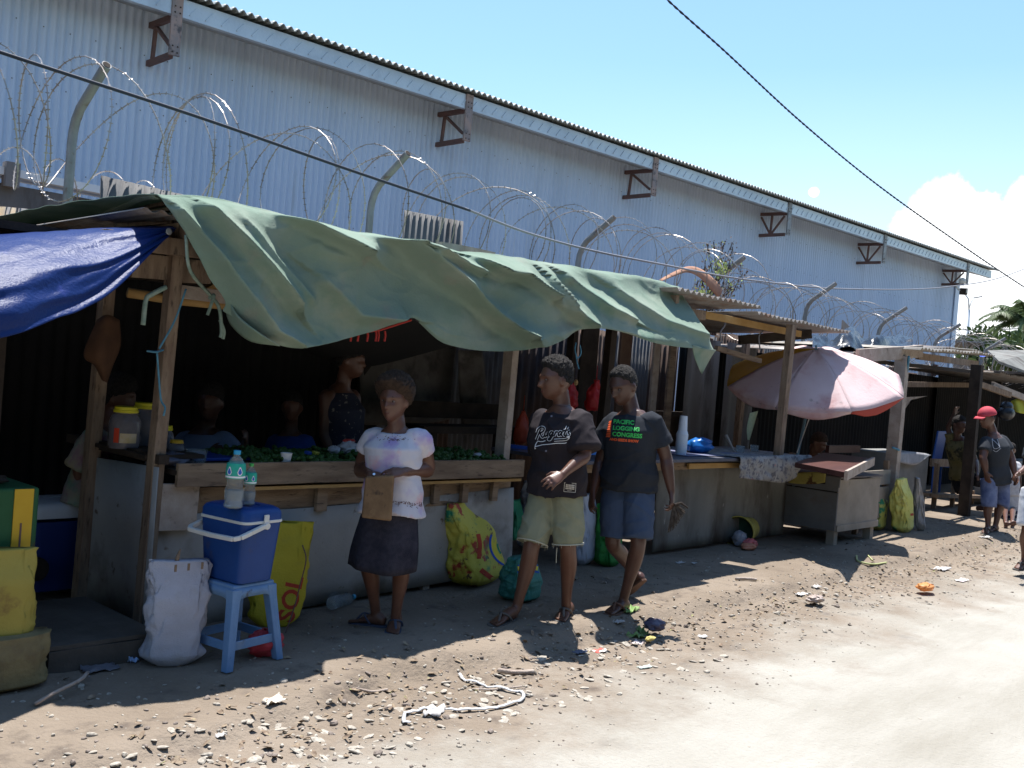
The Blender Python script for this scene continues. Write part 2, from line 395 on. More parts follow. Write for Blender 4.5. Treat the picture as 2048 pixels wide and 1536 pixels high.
def corr(x0, x1, z0, z1, y, pit=.076, amp=.012, tilt=0, rag=0, zt=None):
    g = MB(); n = max(4, int((x1-x0)/pit*6)); lo = []; hi = []; sd = random.random()*99
    for i in range(n+1):
        x = lerp(x0, x1, i/n); w = amp*math.sin(x/pit*2*math.pi)
        t = z1 if zt is None else lerp(z1, zt, i/n)
        lo.append(V((x, y+w, z0))); hi.append(V((x+tilt*(t-z0), y+w, t+rag*nz(x*3, sd))))
    g.grid([lo, [a.lerp(b, .5)+V((0, .01*nz(a.x*2), 0)) for a, b in zip(lo, hi)], hi]); return g
x = -4.0; k = 0
while x < 30:
    w = random.uniform(.55, .95) if x > 5 else random.uniform(.9, 1.4)
    m = fpan[0] if 1.2 < x < 2.7 else fpan[1] if x < 5 else random.choice([fpan[2], fpan[3], fpan[3], fpan[2]])
    zt = 2.46 if x < 5 else random.uniform(2.1, 2.5)
    corr(x, x+w+.04, 0.02, zt, YF+.02*(k % 2), rag=.02, pit=.076 if k % 3 else .12).build('sheet', m, fe, smooth=True, solid=.002)
    x += w; k += 1
for zz in (2.30, 1.2):
    g = MB(); g.beam((-4, YF-.08, zz+.02), (6.5, YF-.08, zz-.02), .05, .07); g.build('rail', mat('pale_rail', (.42, .43, .4), (.52, .52, .5), 4, .6) if zz > 2 else wooddk, fe, bev=.004)
# loose sheets that stick up above the stall roof
for (pa, pb, pc, mm) in (((208, 352), (405, 398), 470, fpan[3]), ((812, 421), (932, 444), 520, fpan[3])):
    A = W(*pa, y=7.3); B = W(*pb, y=7.3)
    mm2 = mat('grey_rusted_sheet', (.10, .10, .105), (.16, .155, .15), 3, .7, .2, 50, (1, 1, .3), layers=(((.1, .09, .085), 5, .5, .6),)) if 'grey_rusted_sheet' not in bpy.data.materials else bpy.data.materials['grey_rusted_sheet']
    g = corr(A.x, B.x, 1.7, A.z, 7.3, pit=.1 if pa[0] < 500 else .076, amp=.010, zt=B.z, tilt=-.02)
    g.build('loose_sheet', mm2, fe, smooth=True, solid=.003)
# low parapet of the yard behind, white cap
pw = thing('yard_wall', 'low wall with white capping between the fence and the warehouse', 'wall', (0, 9.6, 0))
A = W(0, 345, y=9.6); B = W(206, 385, y=9.6)
g = MB(); g.box(((A.x+B.x)/2, 9.6, (A.z-.1)/2), (B.x-A.x+6, .15, A.z-.1)); g.build('wall', fpan[3], pw)
g = MB(); dz = (B-A); g.beam(A-dz*2, B+dz*.6, .3, .07); g.build('cap', mat('white_cap', (.7, .72, .74), rough=.4), pw)
g = MB(); g.box(W(22, 350, y=9.45), (.12, .1, .22)); g.build('stub', rust, pw)
# razor wire coils
def helix(x0, x1, y, zf, rad, pitch, seed, wr=.0048, mess=1.0, g=None):
    if g is None: g = MB()
    pts = []; n = int((x1-x0)/pitch*26)
    for i in range(n+1):
        t = i/26; x = x0+t*pitch; a = 2*math.pi*t
        rr = rad*(1+.22*mess*nz(t*.9, seed)+.1*mess*nz(t*2.7, seed+4)); c = zf(x)+.08*mess*nz(t*.35, seed+2)
        pts.append(V((x+.42*mess*pitch*math.sin(a*.5+seed)+.26*mess*nz(t*1.1, seed+7), y+rr*1.0*math.cos(a), c+rr*1.0*math.sin(a))))
    g.tube(pts, wr, 4)
    for i in range(len(pts)-1):
        L = (pts[i+1]-pts[i]); m = max(1, int(L.length/.045))
        for k in range(m):
            p = pts[i]+L*(k/m); t = L.normalized(); u = t.cross(V((nz(i*.3), 1, .2))).normalized()
            g.add([p-t*.007+u*.002, p+t*.007+u*.002, p+u*.017], [(0, 1, 2)]); g.add([p-t*.007-u*.002, p+t*.007-u*.002, p-u*.017], [(0, 1, 2)])
    return g
zf = lambda x: 3.09-.012*x
tag(helix(0.2, 12.0, 7.2, zf, .46, .62, 9.0, mess=1.3, g=helix(0, 12.2, 7.18, zf, .50, .46, 1.0, mess=1.0)).build('razor_wire', razor), 'big silver coil of razor wire on the bent posts over the green tarpaulin', 'razor wire')
tag(helix(12.0, 28, 7.2, lambda x: 2.88-.01*x, .42, .6, 15.0, mess=1.6, g=helix(12.0, 28, 7.18, lambda x: 2.9-.01*x, .46, .44, 5.0, mess=1.3)).build('razor_wire', razor), 'tangled razor wire coil above the far stalls, running past the umbrella', 'razor wire')
tag(helix(-2, 5.2, 9.6, lambda x: W(206, 385, y=9.6).z+.07-.05*(x-2)*0+ (3.0-x)*.04, .2, .42, 3, .006, .3).build('razor_wire', razor), 'small far coil of razor wire on the white capped wall', 'razor wire')
# ---------------------------------------------------------------- cables
black = mat('black_rubber', (.025, .03, .045), rough=.6); greyc = mat('grey_cable', (.22, .22, .24), rough=.6)
def cable(pts, r, m, label, tw=0):
    g = MB(); pp = crom(pts, 90)
    if tw:
        for ph in (0, math.pi):
            L = 0; q = []
            fine = crom(pts, 700)
            for i, p in enumerate(fine):
                if i: L += (fine[i]-fine[i-1]).length
                a = L/tw*2*math.pi+ph; q.append(p+V((0, math.cos(a), math.sin(a)))*r*.8)
            g.tube(q, r, 6)
    else: g.tube(pp, r, 6)
    tag(g.build('cable', m, smooth=True), label, 'cable')
yc = 6.3
cable([W(-420, -40, y=yc), W(0, 104, y=yc), W(400, 235, y=yc), W(700, 340, y=yc), W(940, 421, y=yc)], .012, black, 'thick black cable crossing the top left in front of the razor wire')
cable([W(930, 417, y=yc), W(1050, 464, y=yc), W(1180, 500, y=yc), W(1320, 528, y=yc), W(1500, 560, y=yc+.5), W(1700, 578, y=yc+1), W(1900, 573, y=yc+1.4), W(2048, 538, y=yc+1.6), W(2250, 440, y=yc+1.7)], .011, greyc, 'grey cable sagging from above the green tarpaulin to the right edge')
cable([W(1200, -130, d=14), W(1335, 0, d=15), W(1450, 103, d=16), W(1600, 242, d=18), W(1750, 366, d=20), W(1900, 474, d=22), W(2048, 574, d=24), W(2300, 735, d=28)], .010, black, 'twisted black cable crossing the open sky at the upper right', tw=.28)
cable([W(1890, 659, d=60), W(1960, 660, d=60), W(2048, 657, d=60), W(2200, 650, d=60)], .03, black, 'thin distant cable running level beside the palm')
# ---------------------------------------------------------------- far things
lp = thing('street_lamp', 'tall white double arm street lamp beyond the warehouse corner', 'street lamp', W(1935, 900, d=62))
lm = mat('lamp_post_white', (.6, .62, .64), rough=.5)
g = MB(); base = W(1930, 850, d=62); base.z = 0; top = W(1938, 620, d=62)
g.tube([base, W(1934, 700, d=62), top], [.14, .11, .08], 10); g.build('pole', lm, lp, smooth=True)
g = MB(); g.tube([top, W(1937, 598, d=62), W(1930, 588, d=62), W(1918, 584, d=62)], .05, 8); g.build('arm', lm, lp, smooth=True)
g = MB(); g.tube([top, W(1942, 605, d=62), W(1948, 596, d=62)], .03, 8); g.build('arm', lm, lp, smooth=True)
g = MB(); g.beam(W(1947, 596, d=62), W(1964, 593, d=62), .12, .07); g.build('lamp_head', greyc, lp, bev=.01)
# palm
def palm(base, top, L, nf, seed, label):
    t = thing('palm_tree', label, 'palm tree', base)
    random.seed(seed)
    g = MB(); g.tube(crom([base, base.lerp(top, .5)+V((.3, 0, 0)), top], 12), [lerp(.22, .13, i/12) for i in range(13)], 9)
    g.build('trunk', mat('palm_bark', (.2, .17, .14), (.28, .24, .2), 4, bump=.5, stretch=(1, 1, 6)) if 'palm_bark' not in bpy.data.materials else bpy.data.materials['palm_bark'], t, smooth=True)
    lfm = bpy.data.materials.get('palm_leaf') or mat('palm_leaf', (.08, .12, .05), (.15, .2, .09), 1.5, .5, trans=.3, layers=(((.22, .22, .1), 3, .6, .7),))
    g = MB()
    for f in range(nf):
        a = f*2.4+random.uniform(-.3, .3); el = random.uniform(-.1, 1.15); l = L*random.uniform(.8, 1.05)
        d = V((math.cos(a), math.sin(a), 0)); pts = []
        for i in range(13):
            s = i/12; pts.append(top+d*(l*s*math.cos(el)*(1-.1*s))+V((0, 0, l*s*math.sin(el)-l*.55*s*s*(.7+.3*math.cos(el)))))
        g.tube(pts, [.035*(1-.85*i/12) for i in range(13)], 4)
        sd = d.cross(V((0, 0, 1)))
        for i in range(1, 60):
            s = .08+.92*i/60; k = s*12; q = min(int(k), 11); p = pts[q].lerp(pts[q+1], k-q); tt = (pts[q+1]-pts[q]).normalized()
            ll = l*.24*math.sin(min(1, s*1.3+.15)*math.pi*.93)+.1
            for sg in (-1, 1):
                dr = (sd*sg*.8+tt*.7+V((0, 0, -.55-random.random()*.5))).normalized(); w = tt*.035
                m_ = p+dr*ll*.5+V((0, 0, .06*ll)); g.add([p-w, p+w, m_+w*.8, p+dr*ll, m_-w*.8], [(0, 1, 2, 3, 4)])
    g.build('crown', lfm, t)
B = W(2052, 640, d=48); palm(V((B.x, B.y, 0)), B, 3.0, 24, 3, 'tall coconut palm with drooping fronds at the right edge')
B = W(2066, 706, d=44); palm(V((B.x+1, B.y+3, 0)), B, 2.2, 14, 5, 'short yellowish palm below the tall coconut palm')
def bush(c, r, n, label, name='tree', cat='tree', m=None, s=.18, seed=1, trunk=True):
    random.seed(seed); t = thing(name, label, cat, V((c.x, c.y, 0)))
    m = m or bpy.data.materials.get('leaf') or mat('leaf', (.035, .06, .02), (.09, .13, .04), 1.5, .6, trans=.2)
    g = MB()
    cl = [V((random.gauss(0, .45)*r[0], random.gauss(0, .45)*r[1], random.gauss(0, .4)*r[2])) for _ in range(18)]
    for i in range(n):
        o = random.choice(cl); p = c+o+V((random.gauss(0, 1)*r[0], random.gauss(0, 1)*r[1], random.gauss(0, 1)*r[2]))*.22
        M = Euler((random.random()*6, random.random()*6, random.random()*6)).to_matrix(); q = s*random.uniform(.6, 1.3)
        g.add([p+M@V(v)*q for v in ((-1, 0, 0), (0, .5, 0), (1, 0, 0), (0, -.5, 0))], [(0, 1, 2, 3)])
    g.build('crown', m, t)
    if trunk:
        g = MB(); g.tube([V((c.x, c.y, 0)), c+V((.1, 0, -r[2]*.3))], [.2, .1], 8)
        for o in cl[:8]: g.tube([c+V((0, 0, -r[2]*.4)), c+o], [.07, .02], 5)
        g.build('trunk', wooddk, t)
bush(W(1975, 690, d=52), V((2.2, 2.2, .8)), 2200, 'low dark tree behind the far roofs left of the palm', seed=4)
bush(W(2040, 715, d=40), V((2.0, 2, .7)), 2000, 'leafy tree filling the gap under the palm at the right edge', seed=8)
B = W(1913, 688, d=40)
sh = thing('shed', 'small dark iron shed behind the far end of the fence', 'shed', V((B.x, B.y, 0)))
g = MB(); g.box((B.x+.3, B.y, 1.45), (1.3, 1.5, 2.9+B.z-3), (0, 0, .3)); g.build('wall', rust, sh)
g = MB(); g.box((B.x+.3, B.y, B.z+.02), (1.7, 1.9, .06), (0, .08, .3)); g.build('roof', roofm, sh)
# ---------------------------------------------------------------- dried vine and cloth on the fourth post
vine = thing('climbing_vine', 'half dried climbing vine on the bent post behind the metal roof', 'vine', W(1440, 600, y=7.1))
random.seed(12); g = MB(); gl = MB(); gd = MB()
rt_ = W(1400, 590, y=7.1)
for i in range(34):
    e = W(random.gauss(1440, 26), random.uniform(485, 600), y=7.05+random.uniform(-.12, .15)); s = V((rt_.x+random.uniform(-.2, .5), 7.1, 2.3))
    p = crom([s, s.lerp(e, .5)+V((random.uniform(-.1, .1), 0, random.uniform(-.05, .12))), e, e+V((random.uniform(-.07, .07), 0, -.08))], 10)
    g.tube(p, .004, 4)
    for k in range(16):
        q = p[random.randrange(3, 11)]+V((random.gauss(0, .03), random.gauss(0, .03), random.gauss(0, .03)))
        M = Euler((random.random()*6, random.random()*6, 0)).to_matrix(); s_ = random.uniform(.012, .026)
        tgt = gl if (random.random() < .16) else gd
        tgt.add([q+M@V(v)*s_ for v in ((-1, 0, 0), (0, .6, 0), (1, 0, 0), (0, -.6, 0))], [(0, 1, 2, 3)])
for cx, cy in ((1440, 530), (1445, 545), (1404, 588), (1765, 670)):
    if cx > 1700: continue
    for k in range(60):
        q = W(random.gauss(cx, 9), random.gauss(cy, 7), y=7.0+random.uniform(-.05, .05)); M = Euler((random.random()*6, random.random()*6, 0)).to_matrix()
        gl.add([q+M@V(v)*.022 for v in ((-1, 0, 0), (0, .7, 0), (1, 0, 0), (0, -.7, 0))], [(0, 1, 2, 3)])
g.build('stem', wooddk, vine); tag(gl.build('green_leaf', mat('vine_green', (.3, .4, .1), (.45, .5, .22), 30, trans=.3), vine), kind='stuff'); tag(gd.build('dry_leaf', mat('vine_dry', (.12, .08, .06), (.22, .14, .1), 30), vine), kind='stuff')
ra = [W(a, b, y=6.95) for a, b in ((1318, 560), (1345, 545), (1375, 533), (1402, 538), (1430, 560), (1445, 578))]
rb = [W(a, b, y=6.9) for a, b in ((1322, 563), (1347, 553), (1375, 545), (1400, 556), (1424, 582), (1436, 596))]
g = MB(); g.grid(net([ra, [x.lerp(y, .5)+V((0, -.02, 0)) for x, y in zip(ra, rb)], rb], 24, 5))
tag(g.build('cloth', mat('orange_cloth', (.42, .22, .15), (.5, .3, .2), 9, trans=.3), smooth=True, solid=.004), 'torn orange brown cloth snagged in the razor wire beside the vine', 'cloth')

# ---------------------------------------------------------------- unseen building added across the road to block sky light
op_ = thing('added_sky_blocker', 'unseen long dark green building added across the road to block sky light', 'building', (8, -9, 0))
shm = mat('dark_green_boards', (.035, .06, .045), (.06, .085, .065), 2, .8)
g = MB(); g.box((8, -10.5, 3.2), (64, 6, 6.4)); g.build('wall', shm, op_)
g = MB(); g.beam((-25, -7.2, 6.2), (41, -7.2, 6.2), 1.6, .12); g.beam((-25, -10.8, 6.65), (41, -10.8, 6.65), 6.2, .1); g.build('roof', rfm, op_)
for k in range(9):
    g = MB(); g.box((-20+k*7, -7.46, 1.3), (2.2, .06, 2.3)); g.build('door', wooddk, op_)
# ---------------------------------------------------------------- helpers for soft things and print
def decal(name, vs, fs, O, r, u, bvh, m, parent, off=.003, dr=None):
    """lay flat artwork (x, y) onto a surface by casting it along dr"""
    r = V(r).normalized(); u = V(u); u = (u-r*u.dot(r)).normalized(); n = r.cross(u)
    dr = -n if dr is None else V(dr); out = []
    for x, y in vs:
        p = O+r*x+u*y; h = bvh.ray_cast(p-dr*.35, dr, 1.2)
        out.append((h[0]-dr*off) if h[0] else None)
    fs = [f for f in fs if all(out[i] is not None for i in f)]; ok = [i for i, v in enumerate(out) if v is not None]; ix = {j: i for i, j in enumerate(ok)}
    if not fs: print('EMPTY DECAL', name); return None
    me = bpy.data.meshes.new(name); me.from_pydata([tuple(out[i]) for i in ok], [], [tuple(ix[i] for i in f) for f in fs]); me.update()
    return link(name, me, parent, m)
def text2d(s, size, shear=0, bold=0):
    c = bpy.data.curves.new('t', 'FONT'); c.body = s; c.size = size; c.shear = shear; c.offset = bold; c.align_x = 'LEFT'; c.resolution_u = 3
    o = bpy.data.objects.new('t', c); COL.objects.link(o); dg = bpy.context.evaluated_depsgraph_get(); dg.update()
    me = bpy.data.meshes.new_from_object(o.evaluated_get(dg)); bm = bmesh.new(); bm.from_mesh(me)
    bmesh.ops.triangulate(bm, faces=bm.faces)
    for _ in range(2):
        es = [e for e in bm.edges if e.calc_length() > size*.25]
        if es: bmesh.ops.subdivide_edges(bm, edges=es, cuts=1); bmesh.ops.triangulate(bm, faces=bm.faces)
    vs = [(v.co.x, v.co.y) for v in bm.verts]; bm.verts.index_update(); fs = [tuple(v.index for v in f.verts) for f in bm.faces]
    bm.free(); bpy.data.objects.remove(o); bpy.data.curves.remove(c); bpy.data.meshes.remove(me)
    return vs, fs
def ribbon2d(pts, wd, n=40):
    q = crom([(a, b, 0) for a, b in pts], n); vs = []; fs = []
    for i, p in enumerate(q):
        t = (q[min(i+1, n)]-q[max(i-1, 0)]); t = t.normalized() if t.length > 0 else V((1, 0, 0)); s = V((-t.y, t.x, 0))
        vs += [((p+s*wd/2).x, (p+s*wd/2).y), ((p-s*wd/2).x, (p-s*wd/2).y)]
        if i: k = 2*i; fs.append((k-2, k-1, k+1, k))
    return vs, fs
def sack(c, w, dp, h, rz=0, lean=(0, 0), seed=0, fill=.6, wr=.03, top=.25, sq=.5, twist=0, nl=60, nk=84, slump=0):
    rings = []; M = Euler((0, 0, rz)).to_matrix(); c = V(c)
    for i in range(nl+1):
        t = i/nl; base = min(1, .55+.45*math.sin(min(1, t/.12)*math.pi/2)) if t < .12 else 1
        bulge = 1+slump*math.exp(-((t-.22)/.2)**2)
        dd = dp*base*(1 if t < fill else lerp(1, top, sstep(fill, 1, t))); ww = w*base*bulge*(1+.03*math.sin(t*7+seed))
        ring = []
        for k in range(nk):
            a = 2*math.pi*k/nk; ca, sa = math.cos(a), math.sin(a)
            x = ww/2*math.copysign(abs(ca)**sq, ca); y = dd*bulge/2*math.copysign(abs(sa)**.8, sa)
            f = wr*(nz(ca*1.5+seed, sa*1.5, t*h*6)+.6*nz(ca*3+seed, sa*3, t*h*13)+.5*(abs(nz(x*9+seed, t*h*5, 2))-.25))
            f = f*.6+wr*.28*(1-abs(nz(ca*2.2+seed+t*h*2, sa*2.2, t*h*4+nz(t*5, ca, sa))))**8-wr*.35*(1-abs(nz(ca*2.5-t*h*3, sa*2.5+seed, t*h*5)))**8
            e = (1+f/max(.05, w/2)) ; x *= e; y = y*e+(f*.5 if sa < 0 else 0)
            z = t*h+(.018*nz(a*2, seed, 3) if i == nl else 0)
            q = M@V((x, y, 0)); ring.append(c+q+V((lean[0]*t*h, lean[1]*t*h, z)))
        rings.append(ring)
    g = MB(); g.loft(rings); return g
# ---------------------------------------------------------------- main stall
YP = 5.08
st = thing('market_stall', 'long timber market stall under the green tarpaulin with a stained white front panel', 'market stall', (4.2, 5.9, 0))
p1 = W(287, 1268, y=YP); p1t = W(322, 560, y=YP)
g = MB(); g.beam((p1.x-.02, YP, -.02), (p1.x+.02, YP, 2.22), .075, .07, up=(1, 0, 0), n=6, warp=.004); g.build('post', woodx, st, bev=.004)
q = W(1033, 700, y=5.12)
g = MB(); g.beam((q.x+.02, 5.22, 0), (q.x+.06, 5.22, 2.2), .10, .07, up=(1, 0, 0), n=5, warp=.008); g.build('post', woodl, st, bev=.004)
q = W(203, 700, y=5.75)
g = MB(); g.beam((q.x-.02, 5.75, 0), (q.x+.01, 5.75, 2.2), .08, .07, up=(1, 0, 0), n=4, warp=.006); g.build('post', woodx, st, bev=.004)
for xx, yy in ((-1.5, 5.1), (5.6, 6.9), (2.2, 6.9), (8.2, 6.7)):
    g = MB(); g.beam((xx, yy, 0), (xx, yy, 2.2), .09, .07, up=(1, 0, 0)); g.build('post', wooddk, st, bev=.004)
# roof frame
RA = W(320, 396, y=4.86); RB = W(1362, 577, y=5.1)
def rz_(x, y): return lerp(RA.z, RB.z, (x-RA.x)/(RB.x-RA.x))-.028*max(0, y-4.9)-.065
for xx in (2.75, 3.9, 5.1, 6.3, 7.4):
    g = MB(); g.beam((xx, 4.9, rz_(xx, 4.9)-.07), (xx, 7.2, rz_(xx, 7.2)-.07), .05, .09, n=4, warp=.01); g.build('rafter', woodx, st)
for yy, zz in ((5.0, -.16), (5.9, -.16), (6.9, -.16)):
    g = MB(); g.beam((2.3, yy, rz_(2.3, yy)+zz), (8.0, yy, rz_(8.0, yy)+zz), .06, .09, n=5, warp=.01); g.build('roof_beam', woodx if yy < 5.5 else wooddk, st, bev=.004)
ywood = mat('yellow_pole', (.34, .2, .07), (.42, .27, .11), 5, .8, .2)
g = MB(); g.tube([W(255, 585, y=5.35), W(350, 600, y=5.3), W(470, 612, y=5.25)], .028, 8); g.build('cross_pole', ywood, st, smooth=True)
g = MB(); g.beam(W(337, 580, y=5.2), W(462, 596, y=5.15), .03, .075); g.build('batten', woodl, st, bev=.003)
g = MB(); g.beam(W(325, 490, y=5.05), W(420, 505, y=5.0), .05, .045); g.build('batten', ywood, st, bev=.003)
g = MB(); g.beam(W(262, 530, y=5.1), W(420, 545, y=5.1), .03, .13, n=3, warp=.01); g.build('lintel_board', woodx, st, bev=.003)
g = MB(); g.beam(W(395, 590, y=5.4), W(460, 555, y=5.9), .04, .05); g.build('brace', ywood, st, bev=.003)
# roof covering: old boards and sheets on the rafters
for k in range(9):
    x0 = 2.45+k*.66; g = corr(x0, x0+.72, 0, .1, 0, pit=.09) if False else MB()
    rows = []
    for yy in (4.9, 5.6, 6.3, 7.25):
        rows.append([V((lerp(x0, x0+.72, i/48), yy+(.3*sstep(4.6, 7.5, x0) if yy == 4.9 else 0), rz_(lerp(x0, x0+.72, i/48), yy)+.012*math.sin(i/48*.72/.09*6.28)+.012*(k % 2))) for i in range(49)])
    g.grid(rows); g.build('roof_sheet', wooddk if k > 0 else roofm, st, smooth=True, solid=.003)
g = MB()
for k in range(5):
    g.beam(W(240+random.uniform(-15, 15), 425+k*9, y=5.9-.15*k), W(345, 405+k*13, y=5.0+.05*k), .03, .02)
g.build('loose_lath', woodx, st)
g = MB(); g.beam(W(878, 492, y=5.1), W(985, 512, y=5.2), .05, .06, n=3, warp=.01); g.build('roof_plank', woodl, st)
# counter
xl, xr = p1.x+.08, W(1047, 918, y=5.0).x
g = MB(); g.beam((xl, 5.0, .885), (xr, 5.0, .875), .03, .13, n=6, warp=.004); g.build('front_rail', wood, st, bev=.003)
g = MB(); g.beam((xl+.35, 5.035, .795), (xr, 5.035, .785), .06, .02); g.build('batten', ywood, st)
g = MB(); g.box(((xl+xr)/2, 5.5, .895), (xr-xl, 1.0, .03)); g.build('counter_top', wooddk, st)
g = MB(); g.box(((xl+xr)/2, 5.12, .70), (xr-xl, .02, .19)); g.build('inner_board', wood, st)
for a in (640, 868, 925, 985):
    q = W(a, 985, y=5.09); g = MB(); g.box((q.x, 5.075, .72), (.08 if a == 640 else .06, .035, .19), (0, .1*nz(a*.7), 0)); g.build('strut', wood, st, bev=.003)
q = W(345, 985, y=5.05); g = MB(); g.box((q.x+.02, 5.06, .70), (.28, .03, .26), (0, .03, 0)); g.build('strut', woodl, st, bev=.004)
A, B, C_, D_ = W(292, 1032, y=5.10), W(1027, 975, y=5.10), W(1022, 1141, y=5.12), W(285, 1280, y=5.12)
g = MB(); top = crom([A, A.lerp(B, .35)+V((0, -.01, -.025)), A.lerp(B, .7)+V((0, .01, -.02)), B], 40); bot = crom([D_, W(600, 1216, y=5.13), W(908, 1161, y=5.13), C_], 40)
g.grid([[a.lerp(b, t)+V((0, .02*math.sin(t*3)*nz(i*.12), 0)) for i, (a, b) in enumerate(zip(top, bot))] for t in (0, .2, .4, .6, .8, 1)])
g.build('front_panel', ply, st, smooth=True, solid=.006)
for a in (850, 700):
    q = W(a, 1170, y=5.16); g = MB(); g.box((q.x, 5.17, .1), (.06, .05, .2)); g.build('leg', woodl, st)
xp = p1.x-.03; yb = W(183, 1000, x=xp).y
g = MB(); zt = [W(278, 925, x=xp).z, W(184, 913, x=xp).z]; zb = .05
g.grid([[V((xp+.01*nz(y*3), y, lerp(zt[0], zt[1], (y-5.0)/(yb-5.0))*t+zb*(1-t))) for y in axis([(5.0, yb+.05, .05)])] for t in (0, .3, .6, 1)])
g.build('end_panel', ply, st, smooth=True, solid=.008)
g = MB(); g.beam((xp+.03, 5.0, .97), (xp+.03, yb+.4, .97), .06, .05); g.build('end_rail', wooddk, st)
# dark back sheet of the stall interior
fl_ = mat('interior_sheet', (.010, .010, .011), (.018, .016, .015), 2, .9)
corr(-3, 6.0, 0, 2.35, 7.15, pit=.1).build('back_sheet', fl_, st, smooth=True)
g = MB(); g.grid(net([[W(715, 690, y=6.9), W(800, 700, y=6.85), W(880, 690, y=6.9), W(912, 692, y=6.9)], [W(720, 780, y=6.85), W(800, 790, y=6.8), W(870, 780, y=6.88), W(905, 780, y=6.85)], [W(715, 850, y=6.85), W(800, 850, y=6.85), W(868, 845, y=6.8), W(900, 838, y=6.9)]], 30, 16))
cur = tag(g.build('plastic_curtain', mat('brown_plastic', (.10, .085, .07), (.17, .15, .13), 3, .6, trans=.2, layers=(((.05, .04, .035), 5, .52, .7),)), smooth=True, solid=.004), 'brownish plastic sheet hanging inside the stall behind the standing woman', 'plastic sheet')
g = MB(); g.grid(net([[W(916, 700, y=6.7), W(965, 702, y=6.65)], [W(918, 780, y=6.7), W(975, 790, y=6.6)], [W(925, 870, y=6.7), W(985, 868, y=6.6)]], 10, 12))
tag(g.build('plastic_curtain', bpy.data.materials['brown_plastic'], smooth=True, solid=.004), 'narrow grey plastic strip hanging left of the light stall post', 'plastic sheet')
g = MB(); g.grid(net([[W(590, 655, y=5.4), W(700, 668, y=5.4), W(830, 640, y=5.2)], [W(600, 700, y=6.2), W(720, 735, y=6.2), W(905, 692, y=6.0)]], 16, 6))
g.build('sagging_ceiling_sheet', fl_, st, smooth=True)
# bench, floor boards
g = MB(); A = W(885, 850, y=6.2); g.box((A.x+.3, 6.2, A.z-.03), (1.3, .3, .06)); g.box((A.x+.3, 6.35, A.z+.12), (1.3, .04, .14)); bn = thing('bench', 'dark wooden bench behind the produce under the plastic sheet', 'bench', (A.x, 6.2, 0))
g.build('seat', wooddk, bn); g = MB(); g.box((A.x-.2, 6.2, A.z/2-.03), (.06, .25, A.z-.06)); g.box((A.x+.8, 6.2, A.z/2-.03), (.06, .25, A.z-.06)); g.build('leg', wooddk, bn)
# ---------------------------------------------------------------- second stall with metal roof
s2 = thing('market_stall', 'stall with rusty corrugated roof and dark stained counter', 'market stall', (8.6, 5.8, 0))
fa, fb = W(1368, 590, y=4.92), W(1702, 662, y=4.92)
def z2(x): return lerp(fa.z, fb.z, (x-fa.x)/(fb.x-fa.x))
def rsheet(x0, x1, zo, y0, y1, m, dz=-.05, pit=.09):
    g = MB(); n = int((x1-x0)/pit*8)
    g.grid([[V((lerp(x0, x1, i/n), y, z2(lerp(x0, x1, i/n))+zo+.016*math.sin(lerp(x0, x1, i/n)/pit*6.283)+dz*(y-y0)/(y1-y0)+.01*nz(i*.05, y))) for i in range(n+1)] for y in (y0, lerp(y0, y1, .5), y1)])
    return g.build('roof_sheet', m, s2, smooth=True, solid=.003)
rsheet(fa.x-.3, W(1522, 620, y=4.8).x, .02, 4.80, 7.0, roofm); rsheet(W(1500, 620, y=5).x, fb.x, -.02, 4.92, 6.9, roofm); rsheet(W(1560, 615, y=5.6).x, W(1640, 640, y=5.3).x, .06, 5.5, 7.0, roofm)
g = MB(); g.beam(W(1385, 625, y=5.2), W(1600, 668, y=5.2), .04, .07, n=4, warp=.006); g.build('purlin', ywood, s2, bev=.003)
g = MB(); g.beam(W(1478, 680, y=5.6), W(1622, 668, y=5.15), .04, .10); g.build('tie_beam', wooddk, s2, bev=.003)
g = MB(); g.beam(W(1432, 696, y=5.4), W(1520, 722, y=5.3), .05, .05); g.build('strut', wood, s2, bev=.003)
for a, yy in ((1577, 4.97), (1490, 6.6), (1218, 5.6)):
    q = W(a, 700, y=yy); g = MB(); g.beam((q.x-.03, yy, .92 if a == 1577 else 0), (q.x+.02, yy, z2(q.x)-.06), .075, .09, up=(1, 0, 0), n=4, warp=.008); g.build('post', woodx if a > 1300 else wooddk, s2, bev=.004)
c0, c1 = W(1150, 915, y=5.0).x, W(1500, 912, y=5.0).x
tabm = mat('dark_counter', (.06, .06, .08), (.10, .10, .12), 3, .6)
g = MB(); g.box(((c0+c1+1.2)/2, 5.42, .915), (c1-c0+1.2, 1.03, .03)); g.build('counter_top', tabm, s2, bev=.004)
cpm = mat('dirty_board', (.13, .13, .12), (.22, .215, .195), 1.5, .85, .2, 30, (1, 1, .4), layers=(((.065, .05, .04), 2.2, .48, .68), ((.28, .27, .25), 16, .66, .72)))
q0 = W(1298, 1112, y=5.22).x; q1 = W(1552, 1075, y=5.22).x
g = MB(); g.grid([[V((x, 5.2+.012*nz(x*2, z*2), z)) for x in axis([(q0, q1+.1, .1)])] for z in axis([(.03, .87, .1)])]); g.build('front_panel', cpm, s2, smooth=True, solid=.01)
g = MB(); g.beam(W(1376, 932, y=5.0), W(1478, 930, y=5.0), .03, .05, n=2, warp=.004); g.build('batten', ywood, s2, bev=.003)
g = MB(); g.box(((c0+q0)/2+.2, 5.05, .86), (q0-c0+.7, .03, .09)); g.build('front_rail', wood, s2)
g = MB(); g.beam(W(1300, 826, y=6.9), W(1475, 832, y=6.9), .05, .06); g.build('shelf_edge', wooddk, s2)
g = MB(); g.box(W(1390, 870, y=6.95), (3.2, .03, .5)); g.build('low_back_board', wooddk, s2)
